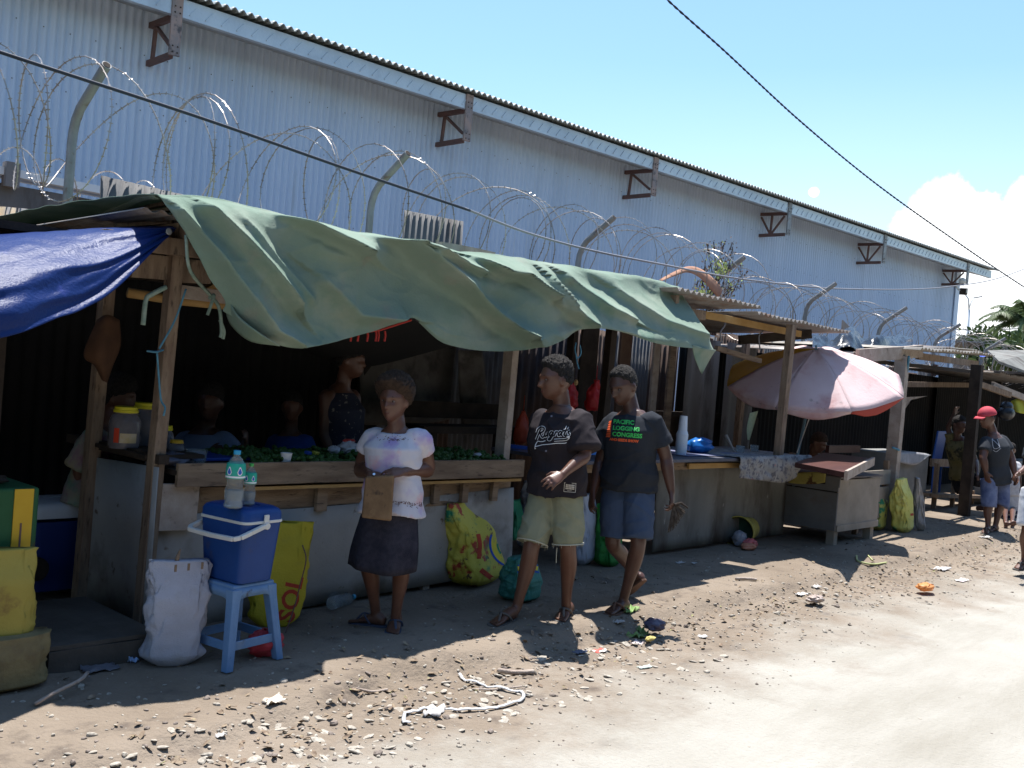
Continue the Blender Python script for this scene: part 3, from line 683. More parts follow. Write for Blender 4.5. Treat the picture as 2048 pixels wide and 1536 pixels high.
# hanging dark sheets and pale strips on the back wall seen between the men
for a, b, yy, m in ((1162, 1195, 6.9, wooddk), (1240, 1262, 6.8, mat('brown_plank', (.09, .05, .035), (.13, .08, .055), 4, .8)), (1308, 1320, 6.7, woodl), (1340, 1352, 6.75, wood)):
    A = W(a, 690, y=yy); B = W(b, 690, y=yy); g = MB(); g.box(((A.x+B.x)/2, yy, 1.2), (B.x-A.x, .03, 2.0)); g.build('back_plank', m, s2)
A = W(1372, 740, y=6.85); B = W(1440, 740, y=6.85)
corr(A.x, B.x, .75, 2.2, 6.85, pit=.3, amp=.02).build('back_sheet', fpan[3], s2, smooth=True)
A = W(1445, 740, y=6.85); B = W(1475, 740, y=6.85); corr(A.x, B.x+.4, .75, 2.2, 6.8, pit=.3, amp=.02).build('back_sheet', fpan[3], s2, smooth=True)
# ---------------------------------------------------------------- box table and table behind
bt = thing('crate_table', 'pale plywood box table on short legs in front of the pink umbrella', 'table', (10.9, 5.0, 0))
bx = mat('pale_ply', (.24, .205, .165), (.33, .285, .235), 2.5, .8, .15, 40, layers=(((.2, .17, .14), 7, .6, .75),))
x0, y0 = 10.36, 4.62; x1, y1 = 11.45, 5.5
for xx, yy, n_ in ((x0+.05, y0+.05, 0), (x1-.06, y0+.06, 1), (x0+.05, y1-.05, 2), (x1-.06, y1-.06, 3)):
    g = MB(); g.box((xx, yy, .1), (.09, .09, .22)); g.build('leg', bx, bt, bev=.004)
g = MB(); g.box(((x0+x1)/2, y0, .46), (x1-x0, .02, .50)); g.build('side_panel', bx, bt)
g = MB(); g.box((x0-.012, (y0+y1)/2, .40), (.02, y1-y0+.02, .34)); g.build('side_panel', mat('grey_ply', (.11, .11, .11), (.16, .155, .15), 2.5, .8, layers=(((.13, .1, .08), 5, .56, .72),)), bt)
g = MB(); g.box((x0-.014, (y0+y1)/2+.02, .615), (.02, y1-y0+.06, .065)); g.build('slat', bpy.data.materials['grey_ply'], bt)
g = MB(); g.box((x0-.02, (y0+y1)/2, .20), (.025, y1-y0+.02, .08)); g.build('slat', bpy.data.materials['grey_ply'], bt)
g = MB(); g.box((x0-.012, y0+.06, .68), (.02, .16, .10)); g.build('slat', bpy.data.materials['grey_ply'], bt)
g = MB(); g.box(((x0+x1)/2+.005, y0-.01, .185), (x1-x0, .03, .07)); g.build('bottom_rail', bx, bt)
g = MB(); g.box(((x0+x1)/2, (y0+y1)/2, .735), (x1-x0+.04, y1-y0+.06, .02)); g.build('top', mat('dark_top', (.10, .085, .08), (.16, .14, .13), 5), bt, bev=.003)
g = MB(); g.box(((x0+x1)/2+.1, (y0+y1)/2, .45), (x1-x0-.25, y1-y0-.05, .5)); g.build('inner_box', wooddk, bt)
yr = mat('yellow_brown_rag', (.30, .25, .06), (.40, .33, .10), 6, layers=(((.09, .045, .02), 7, .52, .58),))
g = MB(); ra = [W(a, b, x=x0-.03) for a, b in ((1575, 948), (1600, 945), (1630, 944), (1652, 946))]; rb = [W(a, b, x=x0-.04) for a, b in ((1578, 966), (1600, 968), (1630, 968), (1650, 965))]
g.grid(net([ra, rb], 16, 5)); tag(g.build('cloth', yr, smooth=True, solid=.005), 'yellow and brown patterned cloth over the slotted side of the box table', 'cloth')
t2 = thing('market_table', 'dark red topped table with plank side behind the box table', 'table', (12.0, 5.4, 0))
g = MB(); q = [W(1590, 925, z=.9), W(1692, 945, z=.9), W(1747, 917, z=.95), W(1650, 905, z=.95)]
mhog = mat('dark_red_top', (.06, .022, .018), (.09, .035, .028), 4, .4)
g.add(q+[p-V((0, 0, .05)) for p in q], [(0, 1, 2, 3), (7, 6, 5, 4), (0, 4, 5, 1), (1, 5, 6, 2), (2, 6, 7, 3), (3, 7, 4, 0)]); g.build('top', mhog, t2)
g = MB(); g.beam(q[1]-V((0, 0, .03)), q[2]-V((0, 0, .03)), .03, .09); g.build('edge_batten', woodl, t2)
a, b = V((q[1].x+.12, q[1].y+.02, 0)), V((q[2].x-.03, q[2].y+.02, 0))
a, b = W(1722, 1035, z=.1), W(1747, 1025, z=.1)
for zz in (.25, .45, .66):
    g = MB(); g.beam((11.5, 4.86, zz), (12.45, 4.9, zz), .02, .18); g.build('side_plank', bx if zz > .3 else woodl, t2)
for xx, yy in ((11.55, 4.9), (12.4, 4.93), (11.6, 5.8), (12.4, 5.8)):
    g = MB(); g.box((xx, yy, .43), (.06, .06, .86)); g.build('leg', woodx, t2)
g = MB(); B = W(1668, 895, y=5.9); g.box(B+V((.3, 0, -.02)), (1.0, .05, .10)); g.build('rear_rail', mhog, t2)
# ---------------------------------------------------------------- third stall and those beyond
s3 = thing('market_stall', 'stall with crumpled black plastic on its roof behind the umbrella', 'market stall', (13, 5.9, 0))
def post(parent, px, y, ztop, w=.13, m=woodx, py=850):
    q = W(px, py, y=y); g = MB(); g.beam((q.x-.02, y, 0), (q.x+.02, y, ztop), w, w*.8, up=(1, 0, 0), n=4, warp=.01); g.build('post', m, parent, bev=.005)
A3, B3 = W(1715, 712, y=4.95), W(1843, 702, y=4.95)
post(s3, 1792, 4.95, W(1800, 715, y=4.95).z+.02, .15, woodl)
post(s3, 1944, 4.95, W(1945, 728, y=4.95).z, .15, wooddk)
g = MB(); g.beam(A3, B3, .05, .16, n=3, warp=.008); g.build('fascia_board', woodl, s3, bev=.004)
sm = mat('bright_sheet', (.26, .235, .20), (.34, .31, .27), 3, .6, .2, 50, metal=.2, layers=(((.25, .16, .1), 7, .58, .7),))
def flat_roof(parent, pa, pb, y0, y1, dz, m, pit=.12, amp=.014):
    A, B = W(*pa, y=y0), W(*pb, y=y0); g = MB(); n = max(6, int(abs(B.x-A.x)/pit*8))
    g.grid([[V((lerp(A.x, B.x, i/n), lerp(y0, y1, t), lerp(A.z, B.z, i/n)+dz*t+amp*math.sin(lerp(A.x, B.x, i/n)/pit*6.283)+.02*nz(i*.04, t*3))) for i in range(n+1)] for t in (0, .5, 1)])
    return g.build('roof_sheet', m, parent, smooth=True, solid=.004)
flat_roof(s3, (1705, 708), (1905, 696), 5.2, 7.2, .02, roofm); flat_roof(s3, (1840, 698), (1963, 706), 4.7, 7.2, 0, sm); flat_roof(s3, (1945, 700), (1990, 712), 5.2, 7.2, .05, sm)
g = MB(); g.beam(W(1835, 712, y=5.0), W(1955, 728, y=5.4), .05, .09, n=2, warp=.01); g.build('rafter', woodx, s3)
g = MB(); g.beam(W(1700, 718, y=5.0), W(1960, 745, y=5.4), .05, .05, n=2); g.build('rafter', wooddk, s3)
g = MB(); g.beam(W(1762, 768, y=6.6), W(1935, 770, y=6.6), .05, .09); g.build('rear_beam', woodx, s3)
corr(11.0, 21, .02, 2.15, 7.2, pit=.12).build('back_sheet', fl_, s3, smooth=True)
g = MB(); g.grid(net([[W(1800, 795, y=6), W(1855, 792, y=6)], [W(1802, 830, y=6), W(1822, 800, y=6)]], 4, 4)); g.build('hanging_board', woodl, s3)
g = MB(); A, B = W(1797, 908, y=5.6), W(1858, 910, y=5.6); g.box(((A.x+B.x)/2, 5.95, A.z/2), (B.x-A.x, .7, A.z)); pc = tag(g.build('crate', mat('grey_white_box', (.17, .17, .165), (.24, .24, .23), 3, .8), bev=.01), 'grey white boxed counter right of the thick post behind the sacks', 'box')
g = MB(); g.grid(net([[W(1797, 905, y=5.55), W(1830, 904, y=5.55), W(1862, 910, y=5.55)], [W(1799, 925, y=5.53), W(1830, 930, y=5.52), W(1850, 918, y=5.53)]], 16, 5)); tag(g.build('plastic_sheet', mat('crumpled_clear', (.3, .3, .32), (.45, .45, .48), 9, .3), smooth=True, solid=.004), 'crumpled plastic draped on the grey boxed counter', 'plastic sheet')
bk = thing('bench', 'rough plank bench where the person with a raised arm sits', 'bench', W(1900, 1000, y=5.6))
A, B = W(1858, 990, y=5.5), W(1958, 992, y=5.5); g = MB(); g.beam(A, B, .28, .05); g.build('seat', woodx, bk); 
A2, B2 = W(1862, 925, y=5.6), W(1905, 927, y=5.6); g = MB(); g.beam(A2, B2+V((.4, 0, 0)), .04, .12); g.build('rail', woodx, bk)
for t in (.1, .45, .85):
    p = A.lerp(B, t); g = MB(); g.beam((p.x, p.y, 0), (p.x, p.y, A.z if t > .5 else A2.z), .06, .06, up=(1, 0, 0)); g.build('leg', woodx, bk)
bc = thing('chair', 'blue plastic chair back behind the person with a raised arm', 'chair', W(1875, 980, y=6.3))
g = MB(); a = W(1879, 890, y=6.3); g.box(a, (.42, .03, .5), (.1, 0, 0)); g.build('backrest', mat('blue_plastic', (.02, .08, .32), rough=.4), bc, bev=.01)
g = MB(); g.box(a+V((0, -.2, -.35)), (.42, .4, .03)); g.build('seat', bpy.data.materials['blue_plastic'], bc, bev=.01)
for sx in (-.18, .18):
    for sy in (-.36, 0): g = MB(); g.box((a.x+sx, a.y+sy, (a.z-.36)/2), (.03, .03, a.z-.36)); g.build('leg', bpy.data.materials['blue_plastic'], bc)
# stalls further down the row
s4 = thing('market_stall', 'dark stall with grey sheet roof behind the man in the red cap', 'market stall', (20, 5.9, 0))
g = MB(); q = [W(1998, 722, y=5.0), W(1975, 700, y=6.2), W(2090, 700, y=6.6), W(2100, 760, y=5.0)]
g.add(q+[p-V((0, 0, .04)) for p in q], [(0, 3, 2, 1), (4, 5, 6, 7), (0, 4, 7, 3), (0, 1, 5, 4)]); g.build('roof_board', cpm, s4)
flat_roof(s4, (2000, 745), (2120, 770), 5.4, 7.2, 0, roofm)
post(s4, 2062, 4.95, 2.1, .13, wooddk); post(s4, 1990, 5.6, 2.1, .1, wooddk)
g = MB(); g.beam(W(1958, 768, y=5.2), W(2020, 790, y=5.0), .06, .09); g.build('beam', woodx, s4, bev=.004)
g = MB(); g.beam(W(1985, 770, y=5.2), W(2060, 800, y=5.0), .05, .1); g.build('beam', woodl, s4, bev=.004)
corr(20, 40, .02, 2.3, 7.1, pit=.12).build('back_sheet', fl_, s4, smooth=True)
g = MB(); g.box((26, 5.9, 2.35), (10, 2.2, .05), (0, 0, 0)); g.build('roof', roofm, s4)
for k in range(4): g = MB(); g.box((21.5+k*2.8, 4.9, 1.15), (.12, .12, 2.3)); g.build('post', wooddk, s4)
g = MB(); A = W(1958, 1010, y=5.3); g.box((A.x+2.2, 5.4, .38), (3.4, .3, .7)); g.build('counter', bpy.data.materials['grey_white_box'], s4)
g = MB(); g.grid(net([[W(2022, 802, y=5.2), W(2035, 798, y=5.1), W(2060, 800, y=5.1)], [W(2027, 822, y=5.15), W(2040, 826, y=5.0), W(2065, 830, y=5.0)]], 12, 6)); tag(g.build('cloth', mat('yellow_cloth', (.55, .5, .05), (.6, .58, .1), 5, trans=.3), smooth=True, solid=.004), 'bright yellow cloth hanging at the far right stall', 'cloth')
g = MB(); 
for dz_, r_ in ((0, .13), (.1, .1)): g.ell(W(2012, 826, y=5.1)+V((0, 0, dz_)), (r_*1.5, r_, r_), n=8)
tag(g.build('bag', mat('black_plastic', (.012, .014, .018), (.02, .022, .028), 8, .25, .5, 20), smooth=True), 'shiny black plastic bag hung behind the man in the red cap', 'bag')
bup = thing('blue_tarpaulin', 'small strip of blue tarpaulin on the far grey roof', 'tarpaulin', W(1980, 706, y=6))
g = MB(); g.grid(net([[W(1958, 712, y=6.3), W(1985, 704, y=6.3)], [W(1965, 714, y=5.9), W(1988, 709, y=5.9)]], 6, 4)); g.grid(net([[W(2012, 702, y=6.3), W(2042, 712, y=6.3)], [W(2016, 710, y=5.9), W(2040, 713, y=5.9)]], 6, 4)); g.build('sheet', mat('blue_poly_far', (.03, .07, .5), rough=.4), bup)
# black plastic on the roof
random.seed(5); ctrl = []
for j, yy in enumerate((6.4, 6.0, 5.6, 5.3)):
    row = []
    for i in range(11):
        px = 1625+i*20; base = [690, 682, 688, 706][j]-(14 if i in (3, 4) else 0)*(1 if j < 3 else .5)-random.uniform(0, 13)*(1 if j < 3 else .3)
        row.append(W(px, base, y=yy+random.uniform(-.1, .1)))
    ctrl.append(row)
gr = net(ctrl, 70, 24); g = MB(); g.grid([[p+V((0, 0, .05*nz(p.x*5, p.y*5, 3)+.03*nz(p.x*12, p.y*12, 4))) for p in r] for r in gr])
tag(g.build('black_plastic_sheet', bpy.data.materials['black_plastic'], smooth=True, solid=.003), 'crumpled glossy black plastic lying on the stall roof behind the umbrella', 'plastic sheet')
g = MB(); A, B = W(1685, 640, y=6.9), W(1722, 672, y=6.9); g.add([V((A.x, 6.9, 1.9)), V((B.x+.5, 6.9, 1.9)), V((B.x, 6.9, B.z)), V((lerp(A.x, B.x, .5), 6.9, A.z-.12)), A], [(0, 1, 2, 3, 4)]); g.build('broken_board', woodl, s3, solid=.02)
# ---------------------------------------------------------------- green tarpaulin: lies on the roof, hangs down the front
gm = mat('green_canvas', (.18, .25, .19), (.235, .30, .24), 1.1, .9, .25, 70, layers=(((.36, .38, .31), 1.7, .5, .82), ((.10, .21, .16), 2.3, .58, .8), ((.26, .24, .2), 3.6, .60, .8)), trans=.13, spec=.15)
top = [(320, 392), (440, 405), (560, 430), (690, 462), (800, 480), (905, 505), (960, 510), (1075, 525), (1200, 545), (1300, 560), (1362, 577)]
ytop = [4.76, 4.74, 4.73, 4.73, 4.74, 4.76, 4.78, 4.84, 4.94, 5.0, 5.05]
#   rows under the ridge: (px, py, y)
r1 = [(345, 430, 4.84), (462, 450, 4.70), (570, 455, 4.72), (690, 505, 4.60), (800, 492, 4.86), (890, 540, 4.70), (962, 560, 4.68), (1080, 565, 4.72), (1200, 575, 4.86), (1300, 592, 4.92), (1372, 598, 4.95)]
r2 = [(378, 478, 4.80), (480, 505, 4.60), (575, 520, 4.74), (700, 530, 4.66), (805, 540, 4.88), (905, 590, 4.72), (990, 600, 4.78), (1095, 600, 4.60), (1205, 610, 4.72), (1312, 628, 4.78), (1388, 630, 4.82)]
r3 = [(418, 548, 4.74), (520, 575, 4.50), (610, 600, 4.72), (715, 590, 4.78), (820, 590, 4.80), (925, 640, 4.60), (1010, 645, 4.74), (1105, 645, 4.60), (1205, 640, 4.62), (1320, 660, 4.66), (1408, 662, 4.72)]
r4 = [(458, 600, 4.66), (535, 640, 4.46), (625, 665, 4.66), (725, 640, 4.82), (825, 625, 4.74), (900, 672, 4.58), (1005, 680, 4.62), (1100, 672, 4.56), (1200, 655, 4.58), (1330, 678, 4.60), (1422, 682, 4.66)]
r5 = [(455, 622, 4.72), (560, 690, 4.46), (650, 690, 4.62), (740, 665, 4.80), (826, 636, 4.74), (900, 688, 4.60), (1000, 703, 4.58), (1100, 692, 4.56), (1195, 655, 4.60), (1335, 690, 4.60), (1432, 700, 4.62)]
# keep the survey columns in their pixels: rows top to bottom, first the part lying on the roof
T = [W(a, b, y=c) for (a, b), c in zip(top, ytop)]
ctrl = [[V((p.x+.04, 7.2, rz_(p.x, 7.2)+.12)) for p in T], [V((p.x+.02, 6.0, rz_(p.x, 6)+.12)) for p in T], [V((p.x, p.y+.18, p.z+.02)) for p in T], T]
for r in (r1, r2, r3, r4, r5): ctrl.append([W(a, b, y=(4.66+(c-4.72)*.5 if i < 7 else c)) for i, (a, b, c) in enumerate(r)])
gr = net(ctrl, 260, 150); rows = []
for j, row in enumerate(gr):
    o = []
    for i, p in enumerate(row):
        k = sstep(50, 75, j)   # hanging part
        u = i/260
        f = .022*math.sin(p.x*7.5+p.z*9+2*nz(p.x*1.5, p.z*2))+.018*nz(p.x*3.1+p.z*4, p.z*2.0, 2)+.008*nz(p.x*9, p.z*7)
        f *= (.6+.9*nz(p.x*.9, 4)) if True else 1
        o.append(p+V((0, -f*k*1.0, .012*nz(p.x*5, p.y*5)*(1-k)+.5*f*(k*(1-k)*4)*.6)))
    rows.append(o)
def rseg(pts, A, w1, w2):
    q = [W(a, b, y=4.75) for a, b in pts]; return ([(v.x, v.z) for v in q], A, w1, w2)
RIDGE = [rseg([(394, 412), (440, 470), (500, 548), (556, 608)], .085, .10, .030), rseg([(548, 425), (620, 468), (700, 506)], .10, .11, .022), rseg([(345, 420), (400, 500), (455, 590), (500, 660), (556, 688)], .05, .05, .02),
    rseg([(800, 484), (870, 555), (950, 628), (1015, 672)], .11, .12, .03), rseg([(830, 500), (890, 530), (930, 545)], .07, .07, .02), rseg([(925, 515), (985, 545), (1025, 548), (1070, 592)], .10, .10, .025),
    rseg([(1090, 560), (1110, 620), (1150, 650)], .07, .10, .03), rseg([(660, 450), (730, 470), (790, 482)], .05, .04, .02), rseg([(1130, 552), (1190, 610), (1250, 640)], .06, .12, .04), rseg([(1250, 580), (1320, 640), (1400, 668)], .05, .12, .05), rseg([(620, 560), (700, 630), (790, 640)], .05, .10, .05), rseg([(460, 440), (520, 520), (600, 600)], .035, .05, .04)]
def rdisp(x, z):
    d = 0
    for pts, A, w1, w2 in RIDGE:
        best = None
        for (x0, z0), (x1, z1) in zip(pts[:-1], pts[1:]):
            vx, vz = x1-x0, z1-z0; L2 = vx*vx+vz*vz; t = ((x-x0)*vx+(z-z0)*vz)/L2; tc_ = max(0, min(1, t)); ex, ez = x-(x0+vx*tc_), z-(z0+vz*tc_)
            r = math.hypot(ex, ez); sgn = 1 if (ez*vx-ex*vz) > 0 else -1
            if best is None or r < best[0]: best = (r, sgn, t)
        r, sgn, t = best; en = 1 if 0 <= t <= 1 else .9
        d += 1.9*A*en*(math.exp(-r/w1) if sgn > 0 else math.exp(-(r/w2)**1.3))
    return d
for j, row in enumerate(rows):
    if j > 52:
        kk = sstep(52, 66, j)
        for i in range(len(row)):
            p = row[i]; cr_ = (1-abs(nz(p.x*3+p.z*2.2+.3*nz(p.x*4, p.z*4), p.z*4.5-p.x*1.5, 8)))**9*.008+(1-abs(nz(p.x*7-p.z*3, p.z*6, 5)))**9*.004
            row[i] = p+V((0, (-rdisp(p.x, p.z)-cr_)*kk+.03*kk, 0))
g = MB(); g.grid(rows); gt = tag(g.build('green_tarpaulin', gm, smooth=True, solid=.004), 'faded green canvas tarpaulin draped over the long stall roof with folds hanging down the front', 'tarpaulin')
# torn triangular end hanging at the right corner
g = MB(); g.grid(net([[W(1384, 690, y=4.63), W(1408, 696, y=4.62), W(1432, 700, y=4.62)], [W(1388, 712, y=4.65), W(1406, 716, y=4.66), W(1420, 718, y=4.66)], [W(1400, 742, y=4.68), W(1402, 746, y=4.69), W(1404, 748, y=4.68)]], 10, 8))
gc = g.build('corner_flap', gm, gt, smooth=True, solid=.004)
# rolled edge lying along the left roof slope
ra = [W(322, 390, y=4.86), W(290, 392, y=5.15), W(240, 412, y=5.7), W(180, 436, y=6.3), W(112, 460, y=7.0)]
rb = [W(320, 398, y=4.88), W(285, 404, y=5.15), W(245, 425, y=5.7), W(200, 444, y=6.25), W(135, 464, y=6.95)]
g = MB(); g.grid([[p+V((0, 0, .0)) for p in r] for r in net([ra, [a.lerp(b, .5)+V((-.04, 0, 0)) for a, b in zip(ra, rb)], rb], 30, 6)]); g.build('rolled_edge', gm, gt, smooth=True, solid=.005)
# back of the turned-under lower left edge
g = MB(); g.grid(net([[W(458, 600, y=4.67), W(475, 630, y=4.6), W(510, 660, y=4.5), W(556, 690, y=4.47)], [W(450, 618, y=4.76), W(462, 650, y=4.72), (W(500, 682, y=4.6)), W(560, 692, y=4.48)]], 20, 6)); g.build('turned_edge', gm, gt, smooth=True, solid=.004)
# red strings under the middle of the tarp
redst = mat('red_string', (.4, .04, .03)); g = MB()
g.tube([W(700, 668, y=4.75), W(760, 660, y=4.74), W(822, 640, y=4.72)], .008, 5)
for a in (702, 716, 735, 752, 757, 770): g.tube([W(a, 662, y=4.74), W(a+1, 672, y=4.74), W(a-1, 683, y=4.74)], .007, 5)
tag(g.build('string_fringe', redst), 'red plastic strings dangling under the sagging middle of the green tarpaulin', 'string')
# ropes on the left post
rope = mat('blue_rope', (.05, .16, .24), (.1, .25, .33), 20); gro = mat('green_rope', (.16, .24, .2), (.28, .34, .28), 20)
def ropes(name, segs, r, m, label):
    g = MB()
    for s in segs: g.tube(crom([W(a, b, y=c) for a, b, c in s], 24), r, 6)
    tag(g.build(name, m, smooth=True), label, 'rope')
ropes('rope', [[(372, 578, 5.0), (350, 640, 5.0), (318, 698, 4.98)], [(294, 702, 5.0), (312, 704, 4.96), (326, 700, 4.98)], [(314, 704, 4.97), (318, 760, 4.97), (322, 800, 4.97), (330, 815, 4.97), (327, 832, 4.97)]], .006, rope, 'thin blue rope tied round the left stall post and hanging down')
ropes('rope', [[(372, 470, 4.78), (380, 540, 4.8), (420, 590, 4.95), (438, 615, 4.95), (443, 660, 4.95), (441, 675, 4.95)], [(440, 640, 4.95), (448, 662, 4.95), (446, 678, 4.95)], [(418, 597, 4.95), (428, 590, 4.95), (424, 604, 4.95), (415, 630, 4.95)]], .010, gro, 'pale green rope with frayed ends hanging from the left tarpaulin edge')
ropes('rope', [[(332, 574, 5.0), (305, 588, 5.0), (292, 600, 5.0), (286, 650, 5.0)]], .014, gro, 'knotted cloth strip tied at the top of the left post')
ropes('rope', [[(1160, 690, 4.7), (1162, 706, 4.7), (1155, 716, 4.7), (1150, 700, 4.7), (1152, 685, 4.7)], [(1152, 712, 4.7), (1155, 728, 4.7), (1158, 738, 4.7)]], .005, rope, 'blue rope loop under the tarpaulin above the man in the lettered jersey')
ropes('rope', [[(1818, 712, 4.85), (1812, 760, 4.9), (1804, 800, 4.9)], [(1785, 895, 4.86), (1798, 900, 4.86)]], .014, rope, 'blue rope tied to the thick post right of the umbrella')
ropes('hanging_hook', [[(1452, 632, 5.3), (1450, 650, 5.3), (1441, 665, 5.3), (1444, 685, 5.3)]], .008, greyc, 'bent wire hook under the left part of the rusty roof')
ropes('hanging_hook', [[(1530, 650, 5.3), (1528, 660, 5.3), (1518, 672, 5.3), (1520, 700, 5.3)]], .008, greyc, 'bent wire hook under the roof just left of its post')
# ---------------------------------------------------------------- blue tarpaulin
bm_ = mat('blue_poly_tarp', (.005, .020, .105), (.008, .027, .13), 1.2, .40, .25, 60, spec=.2, trans=.06, layers=(((.04, .06, .25), 6, .62, .8),))
t0 = [(-900, 520, 5.0), (-500, 495, 5.0), (-200, 480, 5.0), (0, 471, 5.0), (120, 465, 5.0), (230, 459, 4.98), (348, 454, 4.95)]
t1 = [(-900, 560, 4.7), (-500, 530, 4.7), (-200, 512, 4.7), (0, 500, 4.7), (120, 494, 4.76), (230, 484, 4.84), (350, 458, 4.93)]
t2_ = [(-900, 640, 4.52), (-500, 610, 4.5), (-200, 570, 4.50), (0, 555, 4.5), (110, 540, 4.56), (220, 520, 4.7), (345, 464, 4.9)]
t3_ = [(-900, 720, 4.46), (-500, 680, 4.44), (-200, 640, 4.42), (0, 620, 4.40), (90, 598, 4.48), (200, 560, 4.64), (335, 474, 4.88)]
t4_ = [(-900, 760, 4.44), (-500, 720, 4.42), (-200, 700, 4.4), (0, 676, 4.38), (100, 642, 4.46), (215, 590, 4.62), (325, 482, 4.86)]
gr = net([[W(*q[:2], y=q[2]) for q in r] for r in ([(a, b-4, c+.5) for a, b, c in t0], t0, t1, t2_, t3_, t4_)], 140, 70); g = MB()
g.grid([[p+V((0, -.018*math.sin(j*.42+i*.03+2*nz(i*.04, j*.1))*sstep(14, 30, j)*(.5+.5*nz(i*.03, 2)), .004*nz(i*.15, j*.3))) for i, p in enumerate(r)] for j, r in enumerate(gr)])
bt_ = tag(g.build('blue_tarpaulin', bm_, smooth=True, solid=.003), 'glossy blue plastic tarpaulin sagging at the top left, tied to the green one', 'tarpaulin')
g = MB(); g.lathe(W(338, 463, y=4.86), [(.012, -.003), (.018, 0), (.012, .003)], 12, M=Euler((R(90), 0, 0)).to_matrix()); g.build('eyelet', steelp, bt_)
# roof of the neighbour stall behind the blue sheet
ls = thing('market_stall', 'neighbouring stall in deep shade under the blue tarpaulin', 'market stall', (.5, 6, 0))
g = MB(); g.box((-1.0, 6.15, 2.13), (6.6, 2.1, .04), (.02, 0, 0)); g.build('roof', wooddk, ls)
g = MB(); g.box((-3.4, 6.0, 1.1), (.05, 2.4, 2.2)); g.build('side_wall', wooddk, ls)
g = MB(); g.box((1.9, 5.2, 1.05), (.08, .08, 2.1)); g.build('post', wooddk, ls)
# red bags hanging, cloth on the inner post
def bag(c, w, h, seed, m, label, name='plastic_bag', d=.06):
    rings = []; c = V(c)
    for i in range(19):
        t = i/18; ww = w*(.25+.75*sstep(0, .45, t))*(1-.25*sstep(.85, 1, t)); dd = d*(.2+.8*sstep(0, .7, t))*(1-.5*sstep(.9, 1, t)); rings.append([c+V((ww/2*math.cos(a*.2244), dd*math.sin(a*.2244), -t*h))+V((nz(a*.4+seed, t*4), nz(a*.5, t*4, seed), nz(a*.3, t*3, 9)))*w*.10 for a in range(28)])
    g = MB(); g.loft(rings); g.tube([c+V((0, 0, .14)), c+V((0, 0, -.02))], .004, 5)
    return tag(g.build(name, m, smooth=True), label, 'bag')
redb = mat('red_bag_plastic', (.50, .02, .03), (.6, .05, .05), 7, .35, trans=.35)
bag(W(1193, 760, y=6.0), .24, .30, 1, redb, 'red plastic bag hanging between the two walking men')
bag(W(1142, 762, y=6.0), .20, .26, 2, redb, 'red plastic bag hanging behind the head of the left walking man')
bag(W(1047, 822, y=6.0), .16, .30, 3, mat('orange_red_bag', (.5, .07, .03), rough=.4, trans=.3), 'orange red plastic bag hanging right of the light stall post')
g = MB(); g.ell(W(1152, 765, y=5.9), (.02, .02, .03), n=8); tag(g.build('wrapped_bun', mat('orange_wrap', (.6, .4, .2)), smooth=True), 'small orange packet hanging behind the left walking man', 'packet')
rg = mat('brown_rag', (.07, .035, .02), (.11, .055, .03), 6)
g = MB(); g.grid(net([[W(195, 640, y=5.6), W(215, 630, y=5.55), W(238, 640, y=5.6)], [W(168, 708, y=5.6), W(205, 700, y=5.5), W(240, 690, y=5.6)], [W(190, 730, y=5.6), W(208, 745, y=5.55), W(225, 730, y=5.6)], [W(205, 760, y=5.6), W(209, 762, y=5.58), W(213, 765, y=5.6)]], 14, 18))
tag(g.build('cloth', rg, smooth=True, solid=.01), 'brown rag hanging on the dark inner post of the left stall', 'cloth')
# ---------------------------------------------------------------- umbrella
um = thing('umbrella', 'large faded pink market umbrella with one yellow panel and green edge flaps', 'umbrella', W(1600, 1000, d=11.5))
ap = W(1632, 699, d=11.5); axd = V((-.33*.74-.02, -.33*.67+.0, 1)); axd += V((-.10*.67, .10*.74, 0)); axd.normalize()
e1 = V((.674, -.738, 0)); e1 = (e1-axd*e1.dot(axd)).normalized(); e2 = axd.cross(e1)
um_m = [mat('faded_pink_panel', (.66, .47, .46), (.74, .58, .57), 1.6, .8, .2, 30, trans=.22, layers=(((.55, .28, .27), 3, .5, .75), ((.4, .3, .28), 9, .64, .75))),
        mat('yellow_panel', (.62, .36, .04), (.68, .42, .07), 3, .8, trans=.3), mat('red_panel', (.5, .10, .08), rough=.8, trans=.3), mat('green_panel', (.2, .36, .25), rough=.8, trans=.3)]
RU, HU, NR = 1.03, .38, 8
def upt(s, a):
    loc = (a/(2*math.pi)*NR) % 1; m = math.sin(loc*math.pi)
    r = RU*s*(1-.055*m*s); z = -HU*s**1.7-.045*m*s*(1-s)*2+.012*nz(s*5, a*3)*s
    return ap+e1*(r*math.cos(a))+e2*(r*math.sin(a))+axd*z
